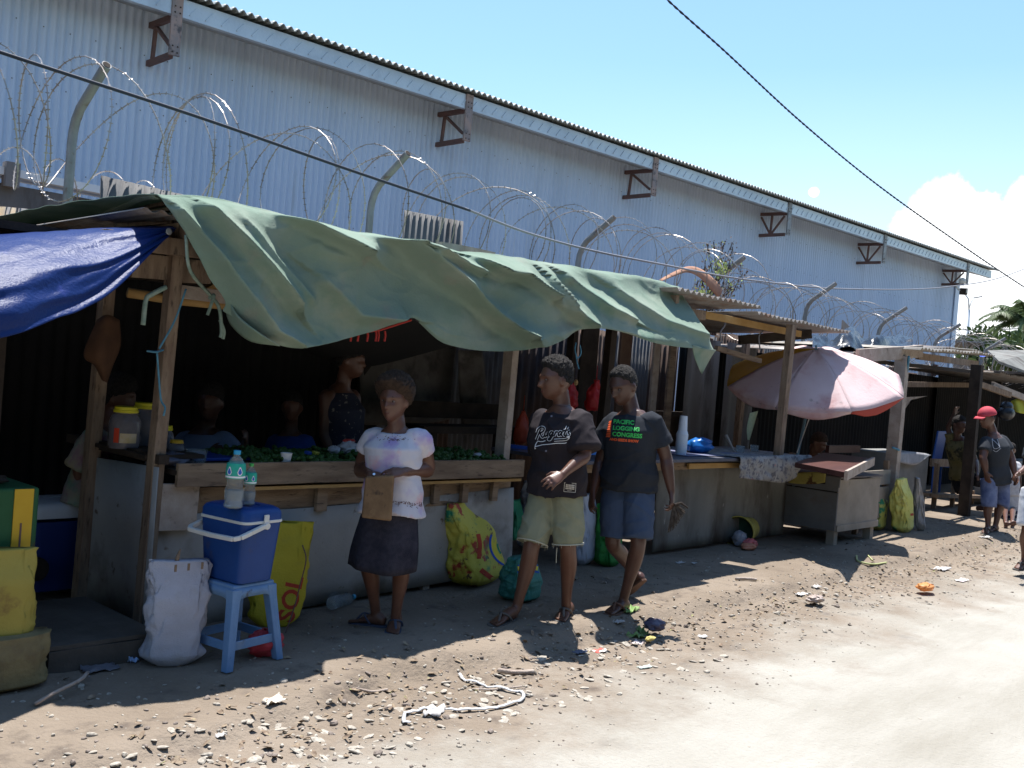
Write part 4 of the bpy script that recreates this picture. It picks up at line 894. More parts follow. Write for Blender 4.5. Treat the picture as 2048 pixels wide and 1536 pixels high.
for k in range(NR):
    a0 = k*2*math.pi/NR+R(8); ac = math.degrees(a0+math.pi/NR) % 360
    m = um_m[1] if 180-24 < ac < 180+24 else um_m[0]
    aa = [a0+2*math.pi/NR*i/12 for i in range(13)]
    def up2(s, a): return upt(s, a-R(8)) if False else upt2(s, a)
    def upt2(s, a):
        loc = min(1, max(0, (a-a0)/(2*math.pi/NR))); q = math.sin(loc*math.pi)
        r = RU*s*(1-.06*q*s); z = -HU*s**1.7-.05*q*s*(1.1-s)*2+.012*nz(s*5, a*3)*s
        return ap+e1*(r*math.cos(a))+e2*(r*math.sin(a))+axd*z
    rows = [[upt2(max(.015, j/14), a) for a in aa] for j in range(15)]
    lab = None
    g = MB(); g.grid(rows); pn = g.build('panel', m, um, smooth=True, solid=.003)
    val = []
    for j in range(5):
        t = j/4; val.append([upt2(1, a)+V((0, 0, -(.035+.065*math.sin((a-a0)/(2*math.pi/NR)*math.pi))*t+.0))+(upt2(1, a)-ap).normalized()*.012*nz(a*9, t)-(e1*math.cos(a)+e2*math.sin(a))*.03*t for a in aa])
    vm = um_m[0] if ac < 0 or 200 < ac < 300 else (um_m[2] if 300 <= ac < 335 else um_m[3] if (ac >= 335 or ac < 60) else um_m[0])
    g = MB(); g.grid(val); g.build('edge_flap', vm if vm != m or True else m, pn, smooth=True, solid=.003)
    g = MB(); g.tube([upt2(max(.02, s/10), a0)-axd*.012 for s in range(11)], .006, 5); g.build('rib', steelp, um)
g = MB(); g.tube([W(1645, 760, d=11.6), W(1610, 840, d=11.5), W(1596, 905, d=11.4), W(1585, 990, d=11.3)], .017, 8); g.tube([ap-axd*.2, ap+axd*.05], .012, 6); g.build('pole', mat('pole_teal', (.12, .22, .28), rough=.4), um)
g = MB(); g.tube([W(1618, 838, d=11.45), W(1594, 905, d=11.35)], .006, 5); g.build('sleeve', mat('pale_edge', (.6, .6, .58)), um)
# shelf of folded leaves hanging left of the pole
g = MB(); g.grid(net([[W(1500, 826, y=5.5), W(1516, 822, y=5.5)], [W(1494, 855, y=5.5), W(1508, 850, y=5.5)], [W(1495, 880, y=5.5), W(1499, 880, y=5.5)]], 4, 14))
tag(g.build('banana_leaf', mat('pale_leaf', (.4, .5, .32), (.55, .62, .45), 30, trans=.3), smooth=True, solid=.003), 'pale green leaf strip hanging left of the umbrella pole', 'leaf')
# ---------------------------------------------------------------- stool, cooler, bottles
ca = R(9)
def rl(c, x, y, z=0, a=ca): return V((c[0]+x*math.cos(a)-y*math.sin(a), c[1]+x*math.sin(a)+y*math.cos(a), z))
sc = (2.905, 4.48)
blu = mat('worn_blue_plastic', (.10, .20, .37), (.15, .26, .43), 5, .5, .12, 40, layers=(((.22, .28, .36), 6, .5, .75), ((.07, .08, .1), 14, .64, .72)))
stl = thing('plastic_stool', 'worn pale blue plastic stool carrying the blue cooler box', 'stool', (sc[0], sc[1], 0))
g = MB(); H_ = .415
g.box(rl(sc, 0, 0, H_-.012), (.27, .27, .024), (0, 0, ca)); g.build('seat', blu, stl, bev=.01, seg=3)
g = MB()
for a in range(4):
    aa = ca+a*math.pi/2; d = V((math.cos(aa), math.sin(aa), 0)); e = V((-d.y, d.x, 0)); c = V((sc[0], sc[1], H_-.045))
    pts = []
    for i in range(13):
        t = -1+2*i/12; pts.append(t)
    vs = [c+d*.135+e*(t*.128)+V((0, 0, .03)) for t in pts]+[c+d*(.141)+e*(t*.128)+V((0, 0, -.03-.05*abs(t)**6*1.2+.012)) for t in pts]
    g.add(vs, [(i, i+1, 14+i, 13+i) for i in range(12)])
g.build('skirt', blu, stl, smooth=True, solid=.006)
for sx, sy in ((-1, -1), (1, -1), (1, 1), (-1, 1)):
    g = MB(); t = rl(sc, sx*.115, sy*.115, H_-.02); b = rl(sc, sx*.168, sy*.168, 0)
    g.loft([[p+rl((0, 0), x, y)*1 for x, y in ((-w, -w*.9), (0, -w), (w, -w*.9), (w, w), (-w, w))] for p, w in ((t, .030), (t.lerp(b, .15), .026), (b, .022))]); g.build('leg', blu, stl, bev=.004)
for (a, b) in (((-1, -1), (1, -1)), ((1, -1), (1, 1)), ((1, 1), (-1, 1)), ((-1, 1), (-1, -1))):
    g = MB(); g.beam(rl(sc, a[0]*.152, a[1]*.152, .115), rl(sc, b[0]*.152, b[1]*.152, .115), .012, .045); g.build('stretcher', blu, stl, bev=.003)
cb = thing('cooler_box', 'blue cooler box with white handle standing on the blue stool', 'cooler', (sc[0], sc[1], H_))
cblue = mat('cooler_blue', (.010, .045, .185), (.014, .058, .22), 3, .42, .06, 60, layers=(((.05, .05, .09), 8, .62, .78),)); cwh = mat('cooler_white', (.62, .61, .58), (.55, .54, .5), 6, .5)
def rrect(c, wx, wy, z, r, a=ca, n=6):
    out = []
    for qx, qy, s in ((1, 1, 0), (-1, 1, 1), (-1, -1, 2), (1, -1, 3)):
        for i in range(n+1):
            t = (s+i/n)*math.pi/2; out.append(rl(c, qx*(wx/2-r)+r*math.cos(t), qy*(wy/2-r)+r*math.sin(t), z, a))
    return out
z0 = H_+.002
def cooler_body(c, wx, wy, z0, h, m1, m2, parent, a=ca, lidm=None):
    g = MB(); g.loft([rrect(c, wx*k, wy*k, z0+z, r, a) for k, z, r in ((.76, 0, .03), (.82, .008, .035), (.84, .03, .04), (.93, h*.6, .04), (.965, h*.80, .04))]); g.build('body', m1, parent, smooth='auto')
    g = MB(); g.loft([rrect(c, wx*k, wy*k, z0+z, r, a) for k, z, r in ((.975, h*.80, .04), (1.0, h*.805, .04), (1.0, h*.835, .04), (.975, h*.84, .04))]); g.build('rim', m2, parent, smooth='auto')
    g = MB(); g.loft([rrect(c, wx*k, wy*k, z0+z, r, a) for k, z, r in ((.975, h*.84, .04), (.97, h*.93, .04), (.93, h*.975, .05), (.84, h, .06), (.5, h*1.0, .05), (.48, h*.985, .05))]); g.build('lid', lidm or m1, parent, smooth='auto')
cooler_body(sc, .27, .36, z0, .385, cblue, cwh, cb)
g = MB(); zz = z0+.385*.80
hp = []
for y in (-.19, .19): pass
L0 = [rl(sc, -.01, -.186, zz-.01), rl(sc, -.10, -.19, zz-.035), rl(sc, -.165, -.188, zz-.055), rl(sc, -.19, -.165, zz-.063), rl(sc, -.195, 0, zz-.066), rl(sc, -.19, .165, zz-.063), rl(sc, -.165, .188, zz-.055), rl(sc, -.10, .19, zz-.035), rl(sc, -.01, .186, zz-.01)]
for i in range(len(L0)-1): g.beam(L0[i], L0[i+1], .024, .022)
g.box(rl(sc, 0, -.185, zz+.012), (.03, .012, .07), (0, 0, ca)); g.tube([rl(sc, 0, -.20, zz-.01), rl(sc, 0, -.18, zz-.01)], .018, 12)
g.build('handle', cwh, cb, bev=.004)
clear = mat('clear_plastic', (.75, .8, .82), rough=.12, trm=.85, alpha=.75, ior=1.15)
capb = mat('blue_cap', (.03, .3, .5), rough=.4); labm = mat('teal_label', (.02, .38, .30), (.04, .45, .33), 30, .4, trans=.2); white = mat('white_paint', (.75, .76, .78), rough=.6)
dropm = mat('blue_drop', (.03, .12, .45), rough=.5); capg = mat('green_cap', (.06, .35, .08), rough=.4); watm = mat('bottle_water', (.55, .62, .66), rough=.08, trm=.75, ior=1.2)
def bottle(c, h, r, cap, label, lab2=True):
    t = thing('water_bottle', label, 'bottle', c)
    pr = [(.7, 0), (.98, .02), (1, .06), (.9, .12), (1, .18), (1, .30), (.80, .42), (.82, .46), (1.0, .54), (1.0, .70), (.92, .77), (.55, .87), (.33, .90), (.33, .94)]
    g = MB(); g.lathe(c, [(a*r, b*h) for a, b in pr], 20); g.build('body', clear, t, smooth='auto')
    g = MB(); g.lathe(c, [(a*r*.9, b*h+.003) for a, b in pr[:6]], 16); g.build('water', watm, t, smooth='auto')
    g = MB(); g.lathe(c, [(r*.3, h*.93), (r*.38, h*.93), (r*.38, h*.995), (r*.3, h)], 16); g.build('cap', cap, t, smooth='auto')
    g = MB(); g.lathe(c, [(r*1.01, h*.52), (r*1.03, h*.53), (r*1.03, h*.71), (r*.96, h*.78), (r*.9, h*.785)], 24); lb = g.build('label', labm, t, smooth='auto')
    g = MB(); g.lathe(c, [(r*1.035, h*.535), (r*1.045, h*.54), (r*1.045, h*.56), (r*1.035, h*.565)], 24); g.build('band', white, lb, smooth='auto')
    if lab2:
        for an in (200, 262):
            a = R(an); g = MB(); n = V((math.cos(a), math.sin(a), 0)); s = V((-n.y, n.x, 0)); o = c+n*r*1.05+V((0, 0, h*.64)); k = r*.33
            g.add([o+s*x*k+V((0, 0, z*k)) for x, z in ((-.2, 1.6), (.2, 1.6), (.9, -.1), (.6, -.9), (0, -1.2), (-.6, -.9), (-.9, -.1))], [tuple(range(7))]); g.build('drop_mark', white, lb)
            o += n*.0015; k *= .7; g = MB(); g.add([o+s*x*k+V((0, 0, z*k)) for x, z in ((-.2, 1.6), (.2, 1.6), (.9, -.1), (.6, -.9), (0, -1.2), (-.6, -.9), (-.9, -.1))], [tuple(range(7))]); g.build('drop_mark', dropm, lb)
zt = z0+.387
bottle(W(466, 1016, z=zt), .29, .047, capb, 'big water bottle with teal label and blue cap on the cooler lid')
bottle(W(497, 1010, z=zt), .215, .031, capg, 'smaller water bottle with green cap on the cooler lid')
# ---------------------------------------------------------------- sacks
def printed(name, c1, c2, layers): return mat(name, c1, c2, 3, .6, .25, 90, layers=layers, spec=.3)
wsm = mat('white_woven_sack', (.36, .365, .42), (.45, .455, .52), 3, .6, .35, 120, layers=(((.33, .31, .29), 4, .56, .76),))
b = (W(290, 1335, z=0)+W(397, 1335, z=0))/2+V((.03, .06, 0))
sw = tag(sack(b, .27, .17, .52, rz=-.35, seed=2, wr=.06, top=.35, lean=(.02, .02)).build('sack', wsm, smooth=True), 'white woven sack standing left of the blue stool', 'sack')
g = MB()
for a in (318, 350, 384): p = W(a, 1138, z=.52); p = V((b.x+(a-345)*.0022, b.y-.075-.0, .50)); g.box(p, (.012, .004, .035))
g.tube([W(352, 1130, y=b.y), W(356, 1112, y=b.y), W(361, 1098, y=b.y)], [.015, .01, .003], 5)
g.build('stalk', wood, sw)
ys = printed('yellow_sack', (.38, .31, .02), (.46, .38, .03), (((.25, .22, .05), 4, .58, .8),))
b = W(552, 1262, z=0)+V((.05, .1, 0)); syk = sack(b, .30, .09, .60, rz=-.55, seed=5, wr=.035, top=.3, lean=(.16, .12))
me = syk.mesh(); bv = bvh_of(me); yk = tag(syk.build('sack', ys, smooth=True), 'yellow sack with red letters leaning on the stall panel behind the blue stool', 'sack')
redp = mat('red_print', (.42, .05, .02), (.35, .05, .03), 20)
up_ = V((.16, .12, 1)).normalized(); rr_ = V((math.cos(-.55), math.sin(-.55), 0))
vs, fs = text2d('SOL', .15, bold=.004); O = W(560, 1235, y=b.y-.1)
decal('print', vs, fs, W(578, 1245, y=b.y-.06), up_+rr_*.12, -rr_+up_*.12, bv, redp, yk, dr=V((-.30, 1, 0)).normalized()*1)
g = MB(); g.tube(crom([W(605, 1090, y=b.y-.05), W(612, 1120, y=b.y-.1), W(600, 1170, y=b.y-.1), W(590, 1210, y=b.y-.12), W(568, 1275, y=b.y-.15)], 20), .004, 5); g.build('cord', redox, yk)
pbm = mat('red_pink_bag', (.55, .05, .07), (.62, .10, .12), 8, .4, trans=.3)
def lump(c, r, seed, m, label, name='plastic_bag', cat='bag', n=18, am=.35, kind=None):
    c = V(c); g = MB(); rings = []
    for i in range(1, n):
        th = math.pi*i/n; rings.append([c+V((r[0]*math.sin(th)*math.cos(p), r[1]*math.sin(th)*math.sin(p), r[2]*(1-math.cos(th))))*1+V((nz(math.cos(p)*2+seed, math.sin(p)*2, th*2)*r[0], nz(math.cos(p)*2, math.sin(p)*2+seed, th*2)*r[1], max(-.0, nz(p, th*2, seed))*r[2]))*am for p in [2*math.pi*k/28 for k in range(28)]])
    g.loft(rings); return tag(g.build(name, m, smooth=True), label, cat)
lump(W(527, 1325, z=0)+V((.07, .1, -.01)), (.10, .07, .075), 3, pbm, 'crumpled red plastic bag on the ground under the blue stool')
# bags between woman and walking men
pat = printed('printed_yellow_sack', (.42, .38, .05), (.5, .46, .08), (((.32, .05, .03), 5.5, .56, .60), ((.10, .06, .04), 13, .62, .66), ((.02, .2, .10), 2.6, .6, .66)))
b = W(1000, 1178, z=0)+V((-.0, .24, 0)); sk_ = sack(b, .56, .28, .62, rz=.35, seed=9, wr=.06, top=.3, lean=(-.28, .04), slump=.2); me = sk_.mesh(); bv = bvh_of(me)
ky = tag(sk_.build('sack', pat, smooth=True), 'yellow and green sack with red print slumped against the white panel', 'sack')
O = W(985, 1110, y=b.y-.2); bluP = mat('blue_print', (.02, .07, .35)); grnP = mat('green_print', (.02, .2, .12)); yelP = mat('yellow_print', (.6, .5, .05))
cir = lambda r, a0, a1, n=16: [(r*math.cos(R(lerp(a0, a1, i/n))), r*math.sin(R(lerp(a0, a1, i/n)))) for i in range(n+1)]
rdir, udir = V((.7, -.6, 0)), V((0, 0, 1)); drr = (W(985, 1110, d=1)-V((0, 0, EYE))).normalized(); 
O2 = W(1030, 1085, y=b.y-.25)
for r_, w_, m_ in ((.16, .035, yelP), (.185, .016, bluP), (.13, .013, grnP)):
    vs, fs = ribbon2d(cir(r_, 165, 285), w_); decal('print', vs, fs, O2, rdir, udir, bv, m_, ky, dr=drr, off=.004+.001*(m_ is not yelP))
vs, fs = ribbon2d([(-.02, .08), (.0, 0), (.0, -.10)], .028); decal('print', vs, fs, W(960, 1090, y=b.y-.2), rdir, udir, bv, redp, ky, dr=drr, off=.005)
vs, fs = ribbon2d([(-.04, .03), (.03, -.02), (.06, -.04)], .035); decal('print', vs, fs, W(972, 1148, y=b.y-.2), rdir, udir, bv, redp, ky, dr=drr, off=.005)
gbag = printed('green_sack', (.02, .17, .09), (.03, .24, .13), (((.05, .05, .04), 5, .6, .8),))
b = W(1062, 1205, z=0)+V((.0, .1, 0)); s_ = sack(b, .30, .24, .30, rz=.2, seed=4, wr=.06, top=.5, fill=.4, lean=(0, .05)); bv = bvh_of(s_.mesh()); kg = tag(s_.build('sack', printed('teal_sack', (.03, .15, .13), (.04, .2, .17), (((.3, .12, .1), 9, .66, .72),)), smooth=True), 'teal sack with yellow and blue bands behind the legs of the left walking man', 'sack')
for dz, w_, m_ in ((.03, .03, yelP), (.005, .012, bluP), (.05, .01, bluP)):
    vs, fs = ribbon2d([(-.12, dz+.01), (0, dz+.02), (.12, dz-.01)], w_); decal('print', vs, fs, W(1068, 1150, y=b.y-.12), rdir, udir, bv, m_, kg, dr=drr, off=.004)
b = W(1020, 1140, z=0)+V((.12, .12, .22)); tag(sack(b, .20, .14, .32, rz=.3, seed=7, wr=.05, top=.3).build('sack', gbag, smooth=True), 'dark green bag tucked behind the yellow printed sack', 'sack')
lump(W(1072, 1128, z=0)+V((.1, .1, .1)), (.07, .06, .17), 6, mat('peach_plastic', (.5, .36, .28), rough=.5), 'peach coloured container seen between the legs of the left walking man', 'jerry_can', 'container', am=.12)
b = W(1180, 1132, z=0)+V((.0, .1, 0)); tag(sack(b, .26, .18, .60, rz=.2, seed=11, wr=.05, top=.5).build('sack', mat('pale_blue_sack', (.33, .38, .47), (.42, .46, .54), 3, .6, .3, 100), smooth=True), 'pale blue woven sack standing between the two walking men', 'sack')
b = W(1232, 1135, z=0)+V((.02, .1, 0)); tag(sack(b, .26, .2, .52, rz=.1, seed=13, wr=.05, top=.3, lean=(0, .1)).build('sack', printed('bright_green_sack', (.02, .17, .03), (.03, .22, .05), ()), smooth=True), 'bright green sack behind the legs of the right walking man', 'sack')
b = W(1105, 1110, z=0)+V((.05, .3, 0)); tag(sack(b, .30, .2, .62, rz=.1, seed=14, wr=.05, top=.5).build('sack', bpy.data.materials['pale_blue_sack'], smooth=True), 'bluish sack at the corner of the counter behind the left walking man', 'sack')
# right trio
pr2 = printed('olive_printed_sack', (.42, .40, .08), (.52, .50, .14), (((.03, .22, .12), 3.2, .52, .56), ((.12, .11, .07), 9, .6, .66), ((.4, .06, .05), 5, .68, .7)))
yb_ = printed('yellow_top_sack', (.50, .48, .10), (.62, .60, .2), (((.03, .2, .12), 2.0, .60, .64), ((.25, .22, .12), 11, .6, .7)))
b = W(1772, 1062, z=0)+V((0, .14, 0)); tag(sack(b, .36, .22, .50, rz=.1, seed=21, wr=.06, top=.4).build('sack', pr2, smooth=True), 'olive sack with green swirls, leftmost of the three sacks by the thick post', 'sack')
b = W(1822, 1066, z=0)+V((0, .1, 0)); s_ = sack(b, .42, .22, .66, rz=.15, seed=23, wr=.07, top=.3, lean=(-.12, .06)); bv = bvh_of(s_.mesh())
k2 = tag(s_.build('sack', yb_, smooth=True), 'full yellow and green sack leaning in the sun by the thick post', 'sack')
vs, fs = ribbon2d([(-.06, 0), (.05, .02)], .03); decal('print', vs, fs, W(1830, 1030, y=b.y-.15), rdir, udir, bv, redp, k2, dr=(W(1830, 1030, d=1)-V((0, 0, EYE))).normalized())
vs, fs = ribbon2d([(-.14, 0), (0, -.05), (.14, 0)], .16); decal('print', vs, fs, W(1832, 1050, y=b.y-.15), rdir, udir, bv, grnP, k2, dr=(W(1830, 1050, d=1)-V((0, 0, EYE))).normalized(), off=.002)
b = W(1857, 1063, z=0)+V((0, .1, 0)); tag(sack(b, .20, .12, .66, rz=.5, seed=25, wr=.05, top=.4, lean=(-.13, .1)).build('sack', mat('dusty_white_sack', (.30, .28, .275), (.40, .37, .36), 4, .6, .3, 90), smooth=True), 'dusty white sack with red seam, rightmost of the three sacks by the thick post', 'sack')
# ---------------------------------------------------------------- left corner: painted crate on a stand, sacks, pallet, big cooler
q = W(76, 1040, y=4.75)
pcx = thing('crate', 'dark green crate with a broad yellow stripe at the far left', 'crate', (q.x-.5, 4.9, W(40, 1105, y=4.75).z))
zb, ztp = W(40, 1106, y=4.75).z, W(40, 976, y=4.75).z
gm1 = mat('dark_green_paint', (.015, .07, .025), (.02, .09, .035), 4, .6, .15, 50, layers=(((.05, .05, .03), 6, .62, .72),)); ym1 = mat('ochre_paint', (.50, .30, .02), (.56, .35, .03), 6, .6, .1, 50, layers=(((.2, .09, .02), 12, .66, .72),))
g = MB(); g.box((q.x-.5, 4.95, (zb+ztp)/2), (1.0, .4, ztp-zb)); g.build('body', gm1, pcx, bev=.015, seg=3)
l, r_ = W(26, 1040, y=4.745).x, W(64, 1040, y=4.745).x
g = MB(); g.box(((l+r_)/2, 4.747, (zb+ztp)/2), (r_-l, .006, ztp-zb-.01)); g.build('stripe', ym1, pcx)
g = MB(); g.box((lerp(l, r_, .42), 4.743, lerp(zb, ztp, .25)), (.008, .003, .13)); g.build('crack', redox, pcx)
lump(V((q.x-.35, 4.95, ztp-.01)), (.25, .15, .03), 5, wooddk, 'dark cloth heap on top of the green and yellow crate', 'cloth', 'cloth')
g = MB(); q2 = W(47, 1180, y=4.85); g.box((q2.x-.4, 5.0, zb/2-.005), (.8, .3, zb-.012)); tag(g.build('box', mat('grey_box', (.22, .22, .23), (.3, .3, .3), 4, .8), bev=.008), 'grey box carrying the green and yellow crate', 'box')
b = W(10, 1290, y=4.72); sk2 = sack((b.x-.06, 4.66, .20), .28, .14, .42, rz=-.1, seed=31, wr=.04, top=.4)
tag(sk2.build('sack', printed('ochre_sack', (.33, .26, .05), (.40, .32, .07), (((.2, .12, .04), 6, .6, .72),)), smooth=True), 'yellow sack with black print stacked on the brown one at the far left', 'sack')
tag(sack((b.x-.06, 4.62, 0), .40, .22, .24, rz=0, seed=33, wr=.05, top=.8).build('sack', mat('brown_net_sack', (.16, .12, .06), (.24, .19, .09), 9, .8, .4, 60), smooth=True), 'brown sack lying at the bottom left corner', 'sack')
pl = thing('pallet', 'dark wooden pallet lying in the shade inside the left stall entrance', 'pallet', W(190, 1300, z=0))
A, B = W(92, 1348, z=0), W(292, 1316, z=0); A.z = B.z = 0; D = V((0, 1, 0))
plm = mat('pallet_wood', (.075, .065, .055), (.11, .095, .08), 5, .9, .3, 40)
g = MB(); g.beam(A+V((0, 0, .05)), B+V((0, 0, .05)), .04, .11, n=5, warp=.008); g.build('stringer', plm, pl)
g = MB(); g.beam(A+V((0, .75, .05)), B+V((0, .75, .05)), .04, .11); g.build('stringer', plm, pl)
for k in range(6):
    p = A.lerp(B, .02+k*.19); g = MB(); g.beam(p+V((.02, -.01, .118)), p+V((.02, .85, .118)), .1, .02, n=2, warp=.004); g.build('board', plm, pl)
g = MB(); g.tube(crom([W(70, 1408, z=.01), W(110, 1385, z=.03), W(160, 1360, z=.06), W(175, 1345, z=.05)], 14), .009, 6); tag(g.build('stick', woodl, smooth=True), 'bent pale stick lying in front of the pallet', 'stick')
q = W(122, 1150, y=5.95); bcz = thing('cooler_box', 'large dark blue cooler with white lid used as a seat inside the left stall', 'cooler', (q.x+.1, 6.1, .05))
cooler_body((q.x+.12, 6.15), .62, .42, .06, W(122, 1015, y=5.95).z-.06+.02, mat('deep_blue', (.012, .03, .14), rough=.5), mat('grey_white', (.5, .52, .55), rough=.5), bcz, a=0, lidm=bpy.data.materials['grey_white'])
bpy.data.objects.remove([o for o in bcz.children if o.name.startswith('rim')][0])
g = MB(); g.lathe((q.x-.16, 5.93, .22), [(.0, -.02), (.07, -.02), (.07, .02), (.0, .02)], 18, M=Euler((R(90), 0, 0)).to_matrix()); g.build('wheel', wooddk, bcz)
# ---------------------------------------------------------------- goods on the counters
CT = .912
def jar(c, h, r, label, capm, ht=1.0, lab=False):
    t = thing('jar', label, 'jar', c)
    g = MB(); g.lathe(c, [(r*.92, 0), (r, .02), (r, h*.62), (r*.86, h*.78), (r*.70, h*.84), (r*.7, h*.86)], 20); g.build('body', mat('jar_plastic', (.13, .12, .13), (.2, .18, .19), 8, .2, alpha=.8) if 'jar_plastic' not in bpy.data.materials else bpy.data.materials['jar_plastic'], t, smooth='auto')
    g = MB(); g.lathe(c, [(r*.74, h*.86), (r*.78, h*.87), (r*.78, h*.92), (r*.72, h*.93), (r*.72, h), (r*.66, h*1.005)], 20); g.build('lid', capm, t, smooth='auto')
    if lab:
        g = MB()
        for a0, a1, m in ((205, 225, 0), (228, 290, 1)):
            rows = [[c+V((r*1.01*math.cos(R(lerp(a0, a1, i/6))), r*1.01*math.sin(R(lerp(a0, a1, i/6))), z*h)) for i in range(7)] for z in (.15, .5 if m == 0 else .38)]
            g = MB(); g.grid(rows); g.build('label', mat('red_label', (.5, .05, .02)) if m == 0 else mat('cream_label', (.45, .33, .14), (.5, .42, .3), 20), t)
ylid = mat('yellow_lid', (.58, .50, .02), rough=.4)
olid = mat('orange_lid', (.6, .36, .03), rough=.4)
def onc(px, py, yy): p = W(px, py, y=yy); return V((p.x, yy, CT if p.x > 2.75 else .985))
g = MB(); g.box((2.86, 5.42, .972), (.36, .62, .022)); g.build('side_top', wooddk, st)
jar(V((W(246, 905, y=5.45).x, 5.45, .985)), .235, .088, 'large jar with yellow lid and red label left of the stall post', ylid, lab=True)
jar(V((W(285, 905, y=5.62).x, 5.62, .985)), .25, .088, 'large jar with yellow lid half hidden by the stall post', ylid)
jar(V((W(328, 900, y=5.5).x, 5.5, CT)), .20, .055, 'tall jar with yellow lid just right of the stall post', ylid)
jar(V((W(352, 905, y=5.35).x, 5.35, CT)), .13, .05, 'short jar with orange lid in front of the seller in the white shirt', olid)
g = MB(); c = V((W(392, 915, y=5.25).x, 5.25, CT)); g.lathe(c, [(.055, 0), (.062, .085), (.060, .085), (.053, .004)], 20); tag(g.build('tub', clear, smooth='auto'), 'clear plastic tub beside the jars', 'tub')
lump(V((W(335, 912, y=5.2).x, 5.2, CT-.01)), (.14, .10, .045), 3, mat('grey_bag', (.09, .09, .12), (.13, .13, .17), 6, .4), 'dark grey bundle on the counter beside the post')
g = MB(); g.box((W(425, 905, y=5.5).x, 5.55, CT+.012), (.42, .4, .02)); tag(g.build('tray', mat('blue_tray', (.01, .05, .28), rough=.4), bev=.006), 'blue tray on the counter behind the bottles', 'tray')
g = MB(); c = V((W(572, 921, y=5.06).x, 5.06, CT+.03)); g.lathe(c, [(.026, 0), (.036, .055), (.034, .055), (.024, .003)], 14); tag(g.build('cup', mat('white_cup', (.6, .6, .6)), smooth='auto'), 'white paper cup at the front edge of the counter', 'cup')
# green nuts
nutm = mat('green_nuts', (.03, .075, .015), (.06, .12, .03), 50, .45); g = MB(); random.seed(3)
def nut(x, y, z, s):
    M = Euler((random.random()*3, random.random()*3, 0)).to_matrix(); g.ell((x, y, z), (s, s*.8, s*1.25), M=M, n=5)
for i in range(1300):
    x = random.uniform(W(500, 915, y=5.2).x, xr-.1); y = random.uniform(5.05, 5.8); hh = .05*max(0, fbm(x*2, y*3, 1, 1.3)+.45)
    nut(x, y, CT+.012+random.random()*hh, .017)
tag(g.build('betel_nuts', nutm, smooth=True), kind='stuff', label='heaps of small green betel nuts spread over the counter', cat='nuts')
for px, yy, c, lab in ((617, 5.3, (.02, .08, .4), 'small blue packet on the green nuts left of the standing woman'), (632, 5.3, (.4, .36, .05), 'small yellow packet on the green nuts')):
    g = MB(); g.box((W(px, 895, y=yy).x, yy, CT+.055), (.05, .03, .02), (.2, .1, .4)); tag(g.build('packet', mat('packet_paint', c, rough=.4), bev=.004), lab, 'packet')
clr = mat('white_film', (.5, .5, .54), (.62, .62, .66), 9, .3, trans=.2)
lump(V((W(668, 895, y=5.4).x, 5.4, CT+.03)), (.04, .04, .03), 3, clr, 'small knotted clear bag on the green nuts')
lump(V((W(698, 892, y=5.4).x, 5.4, CT+.03)), (.075, .05, .045), 5, clr, 'larger clear bag of goods on the nuts behind the standing woman')
lump(V((W(698, 880, y=5.42).x, 5.42, CT+.11)), (.05, .03, .012), 6, mat('red_film', (.5, .05, .04), rough=.4), 'red packet on top of the clear bag behind the standing woman', 'packet', 'packet')
lump(V((W(958, 907, y=5.15).x, 5.15, CT+.035)), (.05, .03, .014), 9, clr, 'crumpled white packet on the nuts right of the standing woman', 'packet', 'packet')
g = MB(); q = W(1048, 903, y=5.15); g.box(q+V((.0, 0, .02)), (.12, .3, .03), (0, .25, .2)); tag(g.build('tray', bpy.data.materials['blue_tray'], bev=.005), 'blue tray corner sticking out at the right end of the nut counter', 'tray')
g = MB(); q = W(1180, 903, y=5.1); g.box(q+V((0, .1, .0)), (.16, .3, .05)); tag(g.build('box', mat('bright_blue', (.02, .16, .5), rough=.5), bev=.005), 'flat bright blue box on the counter between the walking men', 'box')
# cup tower, blue bag, cutlery on second counter
cs = thing('cup_stack', 'tower of white and blue paper cups on the dark counter', 'cups', V((W(1362, 912, y=5.2).x, 5.2, .93)))
c = V((W(1361, 912, y=5.2).x, 5.2, .93)); cm = mat('spotted_paper', (.50, .58, .68), (.60, .66, .74), 3, .5, layers=(((.5, .1, .15), 40, .66, .68),))
g = MB(); z = 0
for r0_, r1_, h in ((.052, .058, .20), (.058, .044, .035), (.044, .036, .14)):
    g.lathe(c+V((0, 0, z)), [(r0_, 0), (r1_, h)], 20); z += h
g.build('cups', cm, cs, smooth='auto')
g = MB(); g.lathe(c+V((.14, -.02, 0)), [(.04, 0), (.045, .11), (.03, .13)], 16); 
lump(V((W(1398, 912, y=5.3).x, 5.3, .93)), (.19, .11, .08), 12, mat('blue_bag_plastic', (.01, .12, .42), (.02, .18, .52), 6, .3, trans=.2), 'bright blue plastic bag lying beside the tower of cups', am=.25)
nw = mat('newsprint', (.20, .195, .19), (.27, .265, .26), 8, .8, layers=(((.09, .09, .11), 22, .5, .6), ((.45, .12, .1), 5, .66, .69), ((.10, .13, .25), 3, .6, .68)))
def sheetnet(rows_, nu, nv, name, m, label, cat, solid=.004, jit=.0):
    gg = net(rows_, nu, nv); g = MB(); g.grid([[p+V((0, -jit*abs(nz(p.x*7, p.z*9)), 0)) for p in r] for r in gg]); return tag(g.build(name, m, smooth=True, solid=solid), label, cat)
y5 = 4.89
